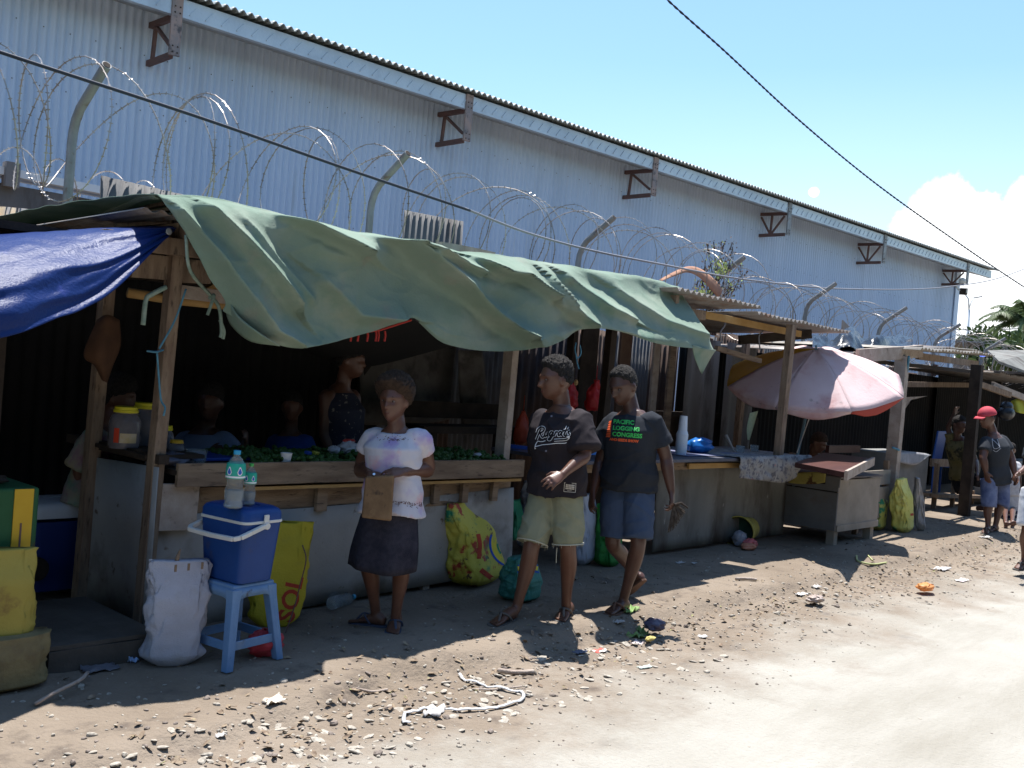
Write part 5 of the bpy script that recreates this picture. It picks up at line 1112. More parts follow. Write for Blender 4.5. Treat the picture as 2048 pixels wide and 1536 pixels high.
nwc = sheetnet([[V((W(a, 900, y=y5).x, 5.75, .938)) for a in (1478, 1530, 1580, 1612)], [V((W(a, 905, y=y5).x, 5.02, .94)) for a in (1478, 1530, 1580, 1615)], [W(1476, 915, y=y5), W(1530, 914, y=y5), W(1585, 912, y=y5), W(1622, 912, y=y5)],
          [W(1478, 935, y=y5-.01), W(1530, 938, y=y5-.01), W(1580, 940, y=y5-.01), W(1600, 938, y=y5)], [W(1478, 956, y=y5), W(1530, 962, y=y5), W(1560, 966, y=y5), W(1578, 962, y=y5)]], 50, 26, 'newspaper_cover', nw, 'newspaper sheets hanging over the front edge of the dark counter', 'newspaper', jit=.05)
sheetnet([[V((W(a, 905, y=5).x, 5.8, .936)) for a in (1385, 1420, 1476)], [V((W(a, 905, y=5).x, 5.05, .937)) for a in (1385, 1420, 1476)]], 12, 8, 'newspaper_cover', mat('blue_print_cloth', (.10, .12, .22), (.2, .19, .24), 12, layers=(((.4, .12, .1), 9, .62, .66),)), 'blue and red patterned sheet covering the counter top beside the cups', 'cloth')
for px, py, yy, n_, lab in ((1465, 893, 5.2, 'knife', 'wooden handled brush lying on the patterned counter sheet'),):
    g = MB(); g.tube([W(1452, 870, y=5.3), W(1462, 890, y=5.25), W(1468, 903, y=5.2)], [.018, .012, .008], 8); tag(g.build('brush', woodl, smooth=True), lab, 'brush')
for px, yy, lab in ((1480, 5.25, 'small clear cup on the patterned sheet near the brush'), (1508, 5.3, 'small glass jar on the newspaper near the umbrella pole')):
    c = V((W(px, 905, y=yy).x, yy, .945)); g = MB(); g.lathe(c, [(.04, 0), (.048, .07), (.045, .07), (.037, .004)], 14); tag(g.build('cup', clear, smooth='auto'), lab, 'cup')
# bucket with rubbish
bk_ = thing('bucket', 'dirty yellow bucket lying on its side with rubbish spilling out', 'bucket', W(1520, 1097, z=0))
yd = mat('dirty_yellow', (.36, .30, .06), (.44, .38, .10), 4, .6, .15, 40, layers=(((.15, .12, .06), 6, .55, .7),))
bc0 = W(1490, 1096, z=0)+V((.05, .12, .14)); ax = V((1, .25, .0)).normalized(); M = ax.to_track_quat('Z', 'Y').to_matrix()
g = MB(); L_ = .40
prof = [(.155, 0), (.165, .0), (.165, .02), (.15, .03), (.118, L_), (.0, L_), (.0, L_-.01), (.112, L_-.012), (.143, .02)]
g.loft([[bc0+M@V((r*math.cos(k*math.pi/14), r*math.sin(k*math.pi/14), z)) for k in range(28)] for r, z in [(max(.001, a), b) for a, b in prof]], cap=False); g.build('body', yd, bk_, smooth='auto')
g = MB(); g.loft([[bc0+M@V((r*math.cos(k*math.pi/14), r*math.sin(k*math.pi/14), z)) for k in range(28)] for r, z in ((.15, .004), (.142, .05), (.13, .15), (.001, .16))], cap=False); g.build('lining', mat('dark_green_film', (.03, .07, .05), rough=.4), bk_, smooth=True)
lump(bc0+V((-.05, -.05, -.14)), (.08, .07, .08), 4, mat('grey_film', (.25, .25, .28), rough=.4), 'grey crumpled film spilling out of the yellow bucket', 'rubbish', 'rubbish')
lump(bc0+V((-.02, -.16, -.14)), (.09, .06, .05), 5, mat('red_pink_film', (.5, .12, .12), rough=.5), 'pinkish red plastic scrap in front of the yellow bucket', 'rubbish', 'rubbish')
lump(bc0+V((-.13, -.20, -.14)), (.10, .07, .035), 6, mat('orange_film', (.5, .2, .12), rough=.5), 'orange pink scrap on the ground below the bucket mouth', 'rubbish', 'rubbish')
# empty bottles behind the woman's feet
for i, (px, py, rz, lab) in enumerate(((700, 1222, .3, 'empty crushed clear bottle beside the standing woman'), (680, 1214, 1.2, 'empty clear bottle under the edge of the white panel'), (1050, 1178, .2, 'blue capped bottle end by the left walking man'))):
    c = W(px, py, z=0)+V((0, .1, .045)); d = V((math.cos(rz), math.sin(rz), 0)); g = MB()
    g.tube([c-d*.12, c-d*.1, c, c+d*.07, c+d*.11, c+d*.13], [.03, .042, .038, .042, .02, .014], 12); t_ = tag(g.build('water_bottle', clear, smooth=True), lab, 'bottle')
    g = MB(); g.tube([c+d*.128, c+d*.15], .017, 10); g.build('cap', capb, t_)
# ---------------------------------------------------------------- litter
paper = mat('white_paper', (.44, .42, .40), (.34, .325, .31), 9, .8)
def scrap(px, py, s, m, label, name='paper_scrap', cat='litter', seed=0, rz=0, asp=.6, h=.012):
    p = W(px, py, z=-.03); p.z = gz(p.x, p.y)+.006; g = MB(); rows = []
    for j in range(7):
        rows.append([])
        for i in range(9):
            x, y = (i/8-.5)*s*(1+.4*nz(j*.5, seed)), (j/6-.5)*s*asp*(1+.4*nz(i*.5, seed+3)); z = h*(abs(nz(i*.4+seed, j*.4))*1.5)
            rows[-1].append(p+V((x*math.cos(rz)-y*math.sin(rz), x*math.sin(rz)+y*math.cos(rz), z)))
    g.grid(rows); return tag(g.build(name, m, smooth=True, solid=.002), label, cat)
scrap(870, 1408, .14, paper, 'crumpled white paper beside the white strip near the gutter', seed=1, rz=.6, h=.03)
scrap(1200, 1290, .10, mat('red_white_wrapper', (.6, .1, .08), (.7, .66, .62), 14, lo=.48, hi=.52), 'red and white wrapper in front of the left walking man', seed=2, rz=-.2)
scrap(1160, 1296, .09, mat('grey_blue_scrap', (.12, .13, .17)), 'dark grey scrap left of the red and white wrapper', seed=3)
scrap(1237, 1247, .08, paper, 'white paper scrap below the foot of the right walking man', seed=4, h=.02)
scrap(1292, 1320, .12, mat('pale_green_paper', (.5, .55, .48)), 'flat pale green paper at the road edge', seed=5, asp=.35, rz=-.1)
scrap(1275, 1275, .09, mat('pinkish_film', (.6, .5, .48), rough=.5), 'pinkish wrapper beside the green leaf', seed=6, h=.03)
scrap(1885, 1132, .26, mat('grey_paper', (.5, .47, .45)), 'large greyish wrapper in the gutter below the sacks', seed=7, asp=.4, h=.03)
scrap(1925, 1153, .18, mat('pink_white_wrapper', (.65, .5, .5), (.7, .68, .66), 20), 'pink and white wrapper close to the road edge at right', seed=8, asp=.4)
scrap(1972, 1081, .16, paper, 'bright white paper below the man in the red cap', seed=9, asp=.35, h=.03, rz=-.8)
scrap(1632, 1169, .12, paper, 'small white square of paper on the sunny path', seed=10, asp=.5)
scrap(1604, 1180, .14, mat('pale_wrapper', (.55, .52, .5)), 'pale crumpled wrapper left of the small white square', seed=11, asp=.4)
scrap(1360, 1133, .11, paper, 'white scrap in the shade left of the bucket', seed=12, asp=.4)
scrap(1387, 1134, .06, paper, 'tiny white scrap in the shade beside the bucket', seed=13)
scrap(1407, 1262, .08, paper, 'white scrap in the gutter right of the wooden stick', seed=14)
scrap(200, 1352, .16, mat('dull_film', (.14, .14, .16), rough=.4), 'dull clear plastic lying in front of the pallet', seed=15, h=.02)
scrap(266, 1336, .05, mat('bright_film', (.4, .55, .8), rough=.3), 'small bright bluish scrap near the white sack', seed=16, h=.03)
scrap(787, 1270, .04, paper, 'tiny white scrap right of the foot of the standing woman', seed=17)
scrap(548, 1415, .10, mat('cream_shell', (.6, .52, .42)), 'cream husk on the shadow edge below the stool', seed=18, asp=.5, h=.03)
scrap(440, 1472, .05, paper, 'white chip beside a dark stone at the lower left', seed=19)
lump(W(1850, 1182, z=-.05)+V((0, 0, -.0)), (.11, .07, .035), 4, mat('orange_bag', (.75, .35, .12), (.8, .45, .2), 9, .4, trans=.4), 'crumpled orange plastic bag at the edge of the road')
lump(W(1630, 1205, z=-.05), (.09, .06, .03), 14, mat('clear_brown', (.35, .28, .24), rough=.4), 'brownish clear bag in the gutter')
g = MB(); q = [(918, 1343), (935, 1358), (975, 1366), (1020, 1378), (1045, 1382), (1042, 1395), (1000, 1407), (940, 1412), (880, 1412), (845, 1415), (815, 1423), (808, 1436), (822, 1442)]
pts = crom([W(a, b, z=-.05) for a, b in q], 90); rows = [[], [], []]
for i, p in enumerate(pts):
    t = (pts[min(i+1, 90)]-pts[max(i-1, 0)]).normalized(); s = V((-t.y, t.x, 0)); w_ = .010+.007*nz(i*.3, 4); z = gz(p.x, p.y)+.012+.006*nz(i*.4)
    for k, (o, dz) in enumerate(((-1, 0), (0, .006), (1, 0))): c = p+s*w_*o; rows[k].append(V((c.x, c.y, z+dz+.004*nz(i*.9, k))))
g.grid(rows); tag(g.build('plastic_strip', mat('white_ribbon', (.5, .5, .5), rough=.6), smooth=True, solid=.002), 'long white plastic strip looped on the dirt at the gutter', 'strip')
def stick(pts, r, m, label, name='stick', cat='stick'):
    pp = []
    for a, b in pts: p = W(a, b, z=-.04); p.z = gz(p.x, p.y)+r+.004; pp.append(p)
    g = MB(); g.tube(crom(pp, 14), r, 6); tag(g.build(name, m, smooth=True), label, cat)
stick([(997, 1340), (1030, 1335), (1068, 1336)], .014, woodl, 'short grey stick lying above the white strip')
stick([(712, 1380), (745, 1374), (776, 1369)], .007, woodl, 'thin pale stick left of the white strip')
stick([(945, 1372), (990, 1370), (1045, 1364)], .005, woodl, 'thin straw crossing the white strip')
stick([(1470, 1172), (1490, 1172), (1512, 1174)], .013, woodl, 'pale stick on the path below the bucket')
stick([(1712, 1122), (1716, 1132), (1745, 1134), (1772, 1131)], .010, mat('pale_green_stalk', (.4, .42, .2)), 'bent pale green stalk on the sunny path', 'stalk', 'stalk')
stick([(1735, 1120), (1745, 1130)], .007, bpy.data.materials['pale_green_stalk'], 'short side shoot lying on the pale green stalk', 'stalk', 'stalk')
# cabbage leaf and bag in the gutter beside the right man
lg = mat('fresh_leaf', (.16, .30, .07), (.35, .45, .2), 12, .6, trans=.3)
for i, (px, py, s, rz) in enumerate(((1262, 1232, .16, .2), (1285, 1252, .14, .9), (1272, 1262, .12, -.5))):
    scrap(px, py, s, lg, ('long green leaf beside the shaded hole', 'pale green leaf tip in the gutter', 'ribbed leaf stem piece in the gutter')[i], 'leaf', 'leaf', seed=20+i, rz=rz, asp=.35, h=.04)
lump(W(1308, 1262, z=-.05), (.08, .07, .04), 17, mat('dark_purple_film', (.06, .06, .10), (.09, .07, .1), 5, .35), 'dark plastic bag in the shade of the right walking man')
lump(W(1300, 1282, z=-.05), (.05, .02, .015), 18, mat('yellow_peel', (.5, .42, .15)), 'yellow peel in the gutter by the green leaves', 'peel', 'peel')
# ---------------------------------------------------------------- people
def g_(x): return math.exp(-x*x)
def cdir(r, f, u=0):
    """direction given as right / away from the viewer / up"""
    fw = V((_F.x, _F.y, 0)).normalized(); return (_r0*r+fw*f+V((0, 0, u))).normalized()
def head_frame(fwd, tilt=0):
    y = V(fwd).normalized(); x = y.cross(V((0, 0, 1))).normalized(); z = x.cross(y)
    M = Matrix((x, y, z)).transposed()
    return M@Matrix.Rotation(R(tilt), 3, 'Y')
def head_r(n):
    x, y, z = n; s = sstep(.1, -1, z)
    p = V((x*.076*(1-.20*s), y*(.094 if y > 0 else .100)*(1-(.5*s if y < 0 else .05*s)), z*.118))
    if y > 0:
        f = sstep(0, .35, y); p.y += .016*sstep(-.25, -.8, z)*sstep(.1, .7, y)
        d = .026*g_(x/.17)*g_((z+.20)/.13)+.012*g_(x/.11)*g_((z-.02)/.2)+.009*g_((z-.24)/.10)*f
        d -= .014*(g_((x-.40)/.17)+g_((x+.40)/.17))*g_((z-.06)/.11)
        d += .004*g_((abs(x)-.5)/.22)*g_((z+.22)/.2)*f+.012*g_(x/.27)*g_((z+.48)/.065)+.011*g_(x/.24)*g_((z+.62)/.06)-.008*g_(x/.3)*g_((z+.55)/.025)+.013*g_(x/.32)*g_((z+.86)/.15)
        p.y += d; p.z -= .006*g_(x/.2)*g_((z+.22)/.12)
    return p
def head_mb(mb, c, M, s=1):
    n, m = 44, 56; rings = []
    for i in range(1, n):
        th = math.pi*i/n
        rings.append([c+M@(head_r((math.sin(th)*math.cos(p), math.sin(th)*math.sin(p), -math.cos(th)))*s) for p in [2*math.pi*k/m for k in range(m)]])
    mb.loft(rings)
    for sx in (-1, 1): mb.ell(c+M@(V((sx*.077, -.006, -.004))*s), (.011*s, .020*s, .031*s), M=M, n=8)
def hair_mb(c, M, s=1, th=.014, nzs=.004, line=.48, back=.55, puff=0):
    g = MB(); n, m = 80, 110; rings = []
    for i in range(1, n):
        a = math.pi*i/n; ring = []
        for k in range(m):
            p = 2*math.pi*k/m; v = V((math.sin(a)*math.cos(p), math.sin(a)*math.sin(p), -math.cos(a)))
            lim = .07*nz(v.x*5, v.y*5, v.z*5)+.02+(line*max(0, v.y)**.6 if v.y > 0 else back*v.y)
            w = sstep(-.10, .10, v.z-lim); q = head_r(v)
            o = q.normalized(); t = th*(.22+.95*sstep(.15, .7, v.z))+.001+puff*sstep(-.3, .5, v.z)
            cu = nzs*(noise.cell(v*22)*.5+nz(v.x*30, v.y*30, v.z*30)*1.3+.8*nz(v.x*13, v.y*13, v.z*13))
            q = q+o*lerp(-.012, t+cu, w); ring.append(c+M@(q*s))
        rings.append(ring)
    g.loft(rings); return g
def limb(mb, pts, rad, sub=5, n=16, flat=1.0):
    P_ = crom(pts, sub*(len(pts)-1)); R_ = crom([(r, 0, 0) for r in rad], sub*(len(pts)-1))
    mb.tube(P_, [max(.004, r.x) for r in R_], n, dome=True, flat=flat)
def hand_mb(mb, w, d, n, side, curl=.6, s=1, spread=.023):
    d = d.normalized(); n = (n-d*n.dot(d)).normalized(); t = d.cross(n)*side
    rings = []
    for a, wd, hh in ((-.02, .027, .021), (.01, .031, .020), (.045, .041, .016), (.075, .043, .014), (.088, .040, .011)):
        c = w+d*a*s; rings.append([c+(t*math.cos(k*math.pi/8)*wd+n*math.sin(k*math.pi/8)*hh)*s for k in range(16)])
    mb.loft(rings)
    for i, (L, o) in enumerate(((.068, 1.5), (.080, .5), (.074, -.5), (.056, -1.5))):
        b = w+(d*(.078-.004*abs(i-1.3))+t*o*spread*.95)*s; pts = [b]; cc = curl*(.8+.15*i)
        for ang, f in ((.35*cc, .42), (1.0*cc, .32), (1.6*cc, .26)):
            dd = (d*math.cos(ang)+n*math.sin(ang)+t*o*.07).normalized(); pts.append(pts[-1]+dd*L*f*s)
        mb.tube(pts, [.0092*s, .0088*s, .0080*s, .0066*s], 8, dome=True)
    b = w+(d*.018+t*.030)*s
    p1_ = b+(d*.6+t*.65+n*.35).normalized()*.036*s; p2_ = p1_+(d*.85+t*.15+n*.45).normalized()*.032*s
    mb.tube([w+(d*.005+t*.012)*s, b, p1_, p2_], [.016*s, .0135*s, .0105*s, .0085*s], 8, dome=True)
def foot_mb(mb, A, T, s=1, up=None):
    """A ankle, T tip of the toes"""
    ax = (T-A); ax = V((ax.x, ax.y, ax.z+.065*s)) if up is None else ax
    ax.normalize(); u = V((0, 0, 1)) if up is None else V(up); u = (u-ax*u.dot(ax)).normalized(); sd = ax.cross(u)
    L = .245*s; rings = []; o = T-ax*L
    for t, w, h, b in ((.0, .018, .018, .02), (.04, .030, .034, .0), (.16, .034, .045, 0), (.32, .034, .040, .004), (.5, .038, .030, .006), (.68, .045, .021, .001), (.82, .045, .015, 0), (.9, .036, .011, 0)):
        c = o+ax*(L*t)+u*((h+b-.012)*s); rings.append([c+(sd*math.cos(k*math.pi/8)*w+u*math.sin(k*math.pi/8)*h)*s for k in range(16)])
    mb.loft(rings)
    for i, (x, l, r) in enumerate(((-.034, .99, .0125), (-.015, .985, .0095), (.0, .96, .009), (.015, .93, .0085), (.029, .90, .008))):
        mb.tube([o+ax*L*.80+sd*x*s+u*.006*s, o+ax*L*l+sd*x*s*1.08+u*.0*s], r*s, 8, dome=True)
    return o, ax, u, sd, L
def torso_rings(P0, P1, s0, s1, prof, n=24):
    """P0 hips, P1 shoulders; prof of (t, half width, half depth, forward)"""
    up = (P1-P0).normalized(); out = []
    for t, a, b, f in prof:
        sd = s0.lerp(s1, max(0, min(1, t))); sd = (sd-up*sd.dot(up)).normalized(); fr = up.cross(sd)  # up x left = front*-1
        fr = sd.cross(up)
        c = P0.lerp(P1, t)+fr*f
        out.append([c+sd*a*math.copysign(abs(math.cos(k*2*math.pi/n))**.85, math.cos(k*2*math.pi/n))+fr*b*math.copysign(abs(math.sin(k*2*math.pi/n))**.9, math.sin(k*2*math.pi/n)) for k in range(n)])
    return out
skinA = mat('dark_brown_skin', (.098, .044, .028), (.12, .054, .034), 12, .4, .08, 160, spec=.5)
skinB = mat('deep_brown_skin', (.066, .030, .021), (.082, .038, .026), 12, .4, .08, 160, spec=.5)
hairm = mat('black_hair', (.012, .010, .009), (.03, .026, .024), 60, .8, .6, 220)
hairb = mat('brown_hair', (.03, .018, .012), (.065, .04, .026), 60, .85, .6, 200)
eyew = mat('eye_white', (.16, .13, .115), rough=.4); eyed = mat('eye_iris', (.012, .008, .006), rough=.2); lipm = mat('lip_skin', (.10, .035, .028), rough=.5)
def fold(sc=1, amp=.006, ax='z'):
    sd = random.random()*40
    def f(p, n):
        h = p.x*.674-p.y*.738; w = .05*nz(p.x*6, p.y*6, p.z*6+sd)
        c1_ = (1-abs(nz((h+w)*4.5*sc+p.z*3+sd, p.y*2, (p.z-w)*4.5*sc)))**7; c2_ = (1-abs(nz((h-w)*5*sc-p.z*4+sd+9, p.y*2, (p.z+w)*4*sc)))**7
        return amp*(nz(p.x*3*sc+sd, p.y*3*sc, p.z*4*sc)*.9+(.75*c1_+.6*c2_)*sstep(-.5, .4, nz(h*3, sd, p.z*3)+.1)+.2*nz(p.x*23*sc, p.y*23*sc, p.z*19*sc))
    return f
PROF = dict(m=[(-.02, .150, .105, 0), (.10, .160, .112, 0), (.35, .142, .100, 0), (.6, .158, .110, .005), (.82, .176, .112, .005), (.97, .172, .090, 0), (1.07, .115, .072, -.005), (1.15, .068, .058, -.005)],
            w=[(-.05, .165, .125, 0), (.12, .170, .135, .0), (.35, .152, .125, .01), (.6, .158, .130, .02), (.78, .165, .130, .025), (.95, .160, .088, 0), (1.05, .105, .070, -.005), (1.13, .062, .055, -.005)])
def figure(label, D, J, face, sex='m', s=1.0, skin=None, vox=.0065, hair=dict(th=.014), hm=None, shirt=None, shorts=None, skirt=None, sandals=None, hands={}, group=None, pitch=0, feet=True, arm=1.0, leg=1.0, gnd=None, hsc=1.12):
    skin = skin or skinA; P_ = {}
    for k, v in J.items():
        if isinstance(v, V): P_[k] = v
        elif len(v) == 4: P_[k] = W(v[0], v[1], z=v[3])
        else: P_[k] = W(v[0], v[1], d=D+v[2])
    hc = (P_['LH']+P_['RH'])/2; shc = (P_['LS']+P_['RS'])/2; s0 = (P_['LH']-P_['RH']).normalized(); s1 = (P_['LS']-P_['RS']).normalized()
    low = min(P_[k].z for k in P_); base = V((hc.x, hc.y, 0)) if gnd is None else V((hc.x, hc.y, gnd))
    root = thing('person', label, 'person', base, group)
    b = MB(); b.loft(torso_rings(hc, shc, s0, s1, [(t, a*s, d*s, f) for t, a, d, f in PROF[sex]]))
    M = head_frame(face+V((0, 0, pitch))); H_ = P_['head']
    hs = s*hsc; head_mb(b, H_, M, hs)
    nb = H_+M@V((0, -.028, -.075))*s
    limb(b, [shc+(shc-hc).normalized()*-.02, P_['neck'], nb], [.066*s, .058*s, .056*s])
    for q, sg in (('L', 1), ('R', -1)):
        S, E, Wr = P_[q+'S'], P_[q+'E'], P_[q+'W']; k = s*arm
        limb(b, [S.lerp(shc, .25)+V((0, 0, -.028)), S+V((0, 0, -.026)), S.lerp(E, .45), E, E.lerp(Wr, .3), E.lerp(Wr, .75), Wr], [.050*s, .056*k, .048*k, .040*k, .041*k, .030*k, .025*s])
        hd = hands.get(q, {}); d_ = hd.get('d'); d_ = (W(*d_[:2], d=D+d_[2])-Wr) if d_ else (Wr-E)
        hand_mb(b, Wr, d_, hd.get('n', -s0*sg if sg else s0), hd.get('side', 1), hd.get('curl', .6), s)
        if q+'K' in P_:
            Hh, K, A = P_[q+'H'], P_[q+'K'], P_[q+'A']; k = s*leg; bk = (K-(Hh+A)/2); bk = bk.normalized() if bk.length > .02 else V((0, 0, 0))
            fr = s0.cross(V((0, 0, 1)))
            limb(b, [Hh+V((0, 0, .04)), Hh.lerp(K, .3), Hh.lerp(K, .75), K, K.lerp(A, .3)-fr*.014*s, K.lerp(A, .7)-fr*.004*s, A], [.085*k, .083*k, .062*k, .053*k, .054*k, .037*k, .033*s])
            if feet:
                T = P_[q+'T']; res = foot_mb(b, A, T, s)
                limb(b, [A, A.lerp(res[0]+res[1]*.06*s, .7)], [.034*s, .034*s])
                if sandals:
                    o, ax, u, sd, L = res; g = MB(); out = []; n = 22
                    for i in range(n+1):
                        t = i/n; w = (.030+.019*sstep(.2, .75, t))*math.sqrt(max(0, 1-abs(2*t-1)**6))*s+.003; out.append((t, w))
                    c0_ = o-ax*.012*s-u*.004*s; LL = L+.032*s
                    top = [c0_+ax*LL*t+sd*w for t, w in out]+[c0_+ax*LL*t-sd*w for t, w in reversed(out)]
                    mm = len(top); g.add([p-u*.002 for p in top]+[p-u*.017 for p in top], [tuple(range(mm)), tuple(reversed(range(mm, 2*mm)))]+[(i, i+mm, (i+1) % mm+mm, (i+1) % mm) for i in range(mm)])
                    so = g.build('sandal', sandals, root)
                    g = MB(); tg = o+ax*L*.84-sd*.022*s+u*.004; md = o+ax*L*.66+u*.055*s-sd*.005
                    for e in (-1, 1): g.tube(crom([tg, md, md.lerp(o+ax*L*.38+sd*e*.045*s+u*.0, .55)+u*.012+sd*e*.012, o+ax*L*.36+sd*e*.045*s], 10), .0065*s, 6)
                    g.build('strap', sandals, so)
    me = union(b, vox, 2); body = link('body', me, root, skin)
    fl_ = bvh_of(body.data) if False else None
    if vox < .009:
        for sx in (-1, 1):
            g = MB(); e = H_+M@(V((sx*.029, .0755, .007))*hs); g.ell(e, (.0125*s, .008*s, .0062*s), M=M, n=8); eo = g.build('eye', eyew, root, smooth=True)
            g = MB(); g.ell(e+M@V((0, .0052, -.0005))*s, (.0058*s, .0038*s, .0056*s), M=M, n=8); g.build('iris', eyed, eo, smooth=True)
            g = MB(); g.tube([H_+M@(V((sx*x, y, z))*hs) for x, y, z in ((.012, .090, .026), (.028, .087, .032), (.046, .073, .028))], [.003*s, .0042*s, .0024*s], 6, dome=True); g.build('eyebrow', hairm, root, smooth=True)
    if vox < .009:
        g = MB(); mp_ = []
        for a in (-.26, -.15, 0, .15, .26):
            for zz in (-.56,): v = V((a, 1, zz*1.12)).normalized(); mp_.append(H_+M@((head_r(v)+V((0, .0005, 0)))*hs))
        g.tube(mp_, [.003*s, .0065*s, .0075*s, .0065*s, .003*s], 8); g.build('lips', lipm, root, smooth=True)
    g = hair_mb(H_, M, hs, **hair); g.build('hair', hm or hairm, root, smooth=True)
    out = dict(root=root, P=P_, hc=hc, shc=shc, s0=s0, s1=s1, M=M, head=H_, body=body)
    if shirt:
        g = MB(); lo = shirt.get('loose', .028); pr = []
        for t, a, d, f in PROF[sex][1 if shirt.get('hem', 0) > -.02 else 0:-1]:
            k = lo*(1.25 if t < .2 else 1 if t < .9 else .45 if t < 1 else .2); pr.append((t, a*s+k, d*s+k, f))
        pr[-1] = (pr[-1][0]-.035, pr[-1][1]+.014, pr[-1][2]+.012, pr[-1][3])
        hm_ = shirt.get('hem', -.1); fl = shirt.get('flare', 0)
        pr = [(hm_, pr[0][1]+fl+lo*.3, pr[0][2]+fl+lo*.3, 0)]+[q for q in pr if q[0] > hm_+.05]
        tr = torso_rings(hc, shc, s0, s1, pr, 28)
        if shirt.get('curve'):
            tr[0] = [p+V((0, 0, shirt['curve']*abs((p-hc).dot(s0))/(.2))) for p in tr[0]]
        g.loft(tr)
        for q in 'LR':
            S, E = P_[q+'S'], P_[q+'E']; f = shirt.get('sleeve', .7)
            if f > .05:
                e = S.lerp(E, f) if f < 1 else E.lerp(P_[q+'W'], f-1)
                w0 = (.056*s*max(1, arm*.96)+.012); w1 = (.062+shirt.get('swide', .02))*s
                pts = [S.lerp(shc, .35)+V((0, 0, -.034)), S+V((0, 0, -.026)), S.lerp(e, .5)+V((0, 0, -.004)), e]
                g.tube(crom(pts, 8), [lerp(w0*.9, w1, (i/8)) for i in range(9)], 18)
        ms = union(g, shirt.get('vox', .008), 3); wrinkle(ms, fold(shirt.get('fs', 1), shirt.get('amp', .007)))
        out['shirt_me'] = ms; out['bvh'] = bvh_of(ms); out['shirt'] = link(shirt.get('name', 'shirt'), ms, root, shirt['m'])
    if shorts:
        g = MB(); k = shorts.get('loose', .02); f = shorts.get('f', .85)
        g.loft(torso_rings(hc, shc, s0, s1, [(-.06, .155*s+k*.6, .115*s+k*.6, 0), (.06, .155*s+k*.5, .110*s+k*.5, 0), (.13, .14*s, .10*s, 0)], 28))
        for q in 'LR':
            Hh, K = P_[q+'H'], P_[q+'K']; A = P_[q+'A']; ee = Hh.lerp(K, f) if f <= 1 else K.lerp(A, f-1)
            pts = [Hh+V((0, 0, .0)), Hh.lerp(K, .3), Hh.lerp(K, .7)] + ([K] if f > 1.05 else []) + [ee]
            w1 = shorts.get('w', .088)*s; P2 = crom(pts, 10); g.tube(P2, [lerp(.096*s+k*.4, w1, i/10) for i in range(11)], 20)
        ms = union(g, shorts.get('vox', .008), 3); wrinkle(ms, fold(1.2, shorts.get('amp', .006))); out['shorts'] = link(shorts.get('name', 'shorts'), ms, root, shorts['m']); out['sbvh'] = bvh_of(ms)
    if skirt:
        g = MB(); rings = []; bt = skirt['bottom']; fr = s0.cross(V((0, 0, 1)))
        for i in range(15):
            t = i/14; c = (hc+V((0, 0, .10))).lerp(bt, t); a = lerp(.165*s, skirt['w'], sstep(0, .9, t)); d_ = lerp(.125*s, skirt['d'], sstep(0, .9, t))
            rings.append([c+s0*(a*math.cos(p)*(1+.03*math.sin(p*7+1)*t))+fr*(d_*math.sin(p)*(1+.07*math.sin(p*6+2)*t))+V((0, 0, (.012*math.cos(p*2+1)+skirt.get('slope', 0)*math.cos(p))*t)) for p in [2*math.pi*k/60 for k in range(60)]])
        g.loft(rings); ms = g.mesh(); wrinkle(ms, fold(1, .004)); ms.polygons.foreach_set('use_smooth', [True]*len(ms.polygons)); out['skirt'] = link('skirt', ms, root, skirt['m'])
    return out
# ---------------- left walking man
jers = mat('brown_black_jersey', (.022, .018, .021), (.030, .024, .027), 4, .85, .15, 200, spec=.15)
khk = mat('khaki_denim', (.20, .205, .135), (.25, .25, .17), 5, .9, .25, 150, spec=.1)
m1 = figure('man walking at left in a dark lettered baseball jersey and frayed khaki shorts', 6.5,
    dict(head=(1112, 760, 0), neck=(1124, 815, .02), LS=(1160, 833, -.10), RS=(1086, 833, .10), LE=(1170, 910, -.20), RE=(1082, 915, .26), LW=(1124, 950, -.34), RW=(1086, 985, .24),
         LH=(1133, 974, -.04), RH=(1094, 972, .04), LK=(1136, 1098, -.06), RK=(1062, 1097, -.08), LA=(1132, 1210, 0, .085), RA=(1034, 1213, 0, .085), LT=(1117, 1240, 0, .012), RT=(984, 1248, 0, .012)),
    cdir(-.93, -.38), pitch=-.12, sandals=mat('grey_sandal', (.09, .08, .075), (.13, .12, .11), 9), leg=1.02,
    hair=dict(th=.024, nzs=.007, line=.80, back=.35), hands=dict(L=dict(d=(1100, 964, -.40), n=cdir(-.2, .5, -.6), side=-1, curl=.55)),
    shirt=dict(m=jers, hem=-.16, loose=.036, sleeve=.86, swide=.034, amp=.019, curve=.03, name='jersey'), shorts=dict(m=khk, f=.90, loose=.02, w=.098, amp=.014))
wht = mat('white_thread', (.70, .70, .72), rough=.7); blk = mat('black_felt', (.008, .008, .012), rough=.8)
fr1 = m1['s1'].cross(V((0, 0, 1))).normalized(); fr1 = m1['s1'].cross((m1['shc']-m1['hc']).normalized())
rt1 = m1['s1']; O1 = W(1070, 873, d=6.4)
dr1 = (W(1108, 860, d=1)-V((0, 0, EYE))).normalized()
rr1 = (_r0*1-dr1*_r0.dot(dr1)).normalized(); up1 = V((0, 0, 1))
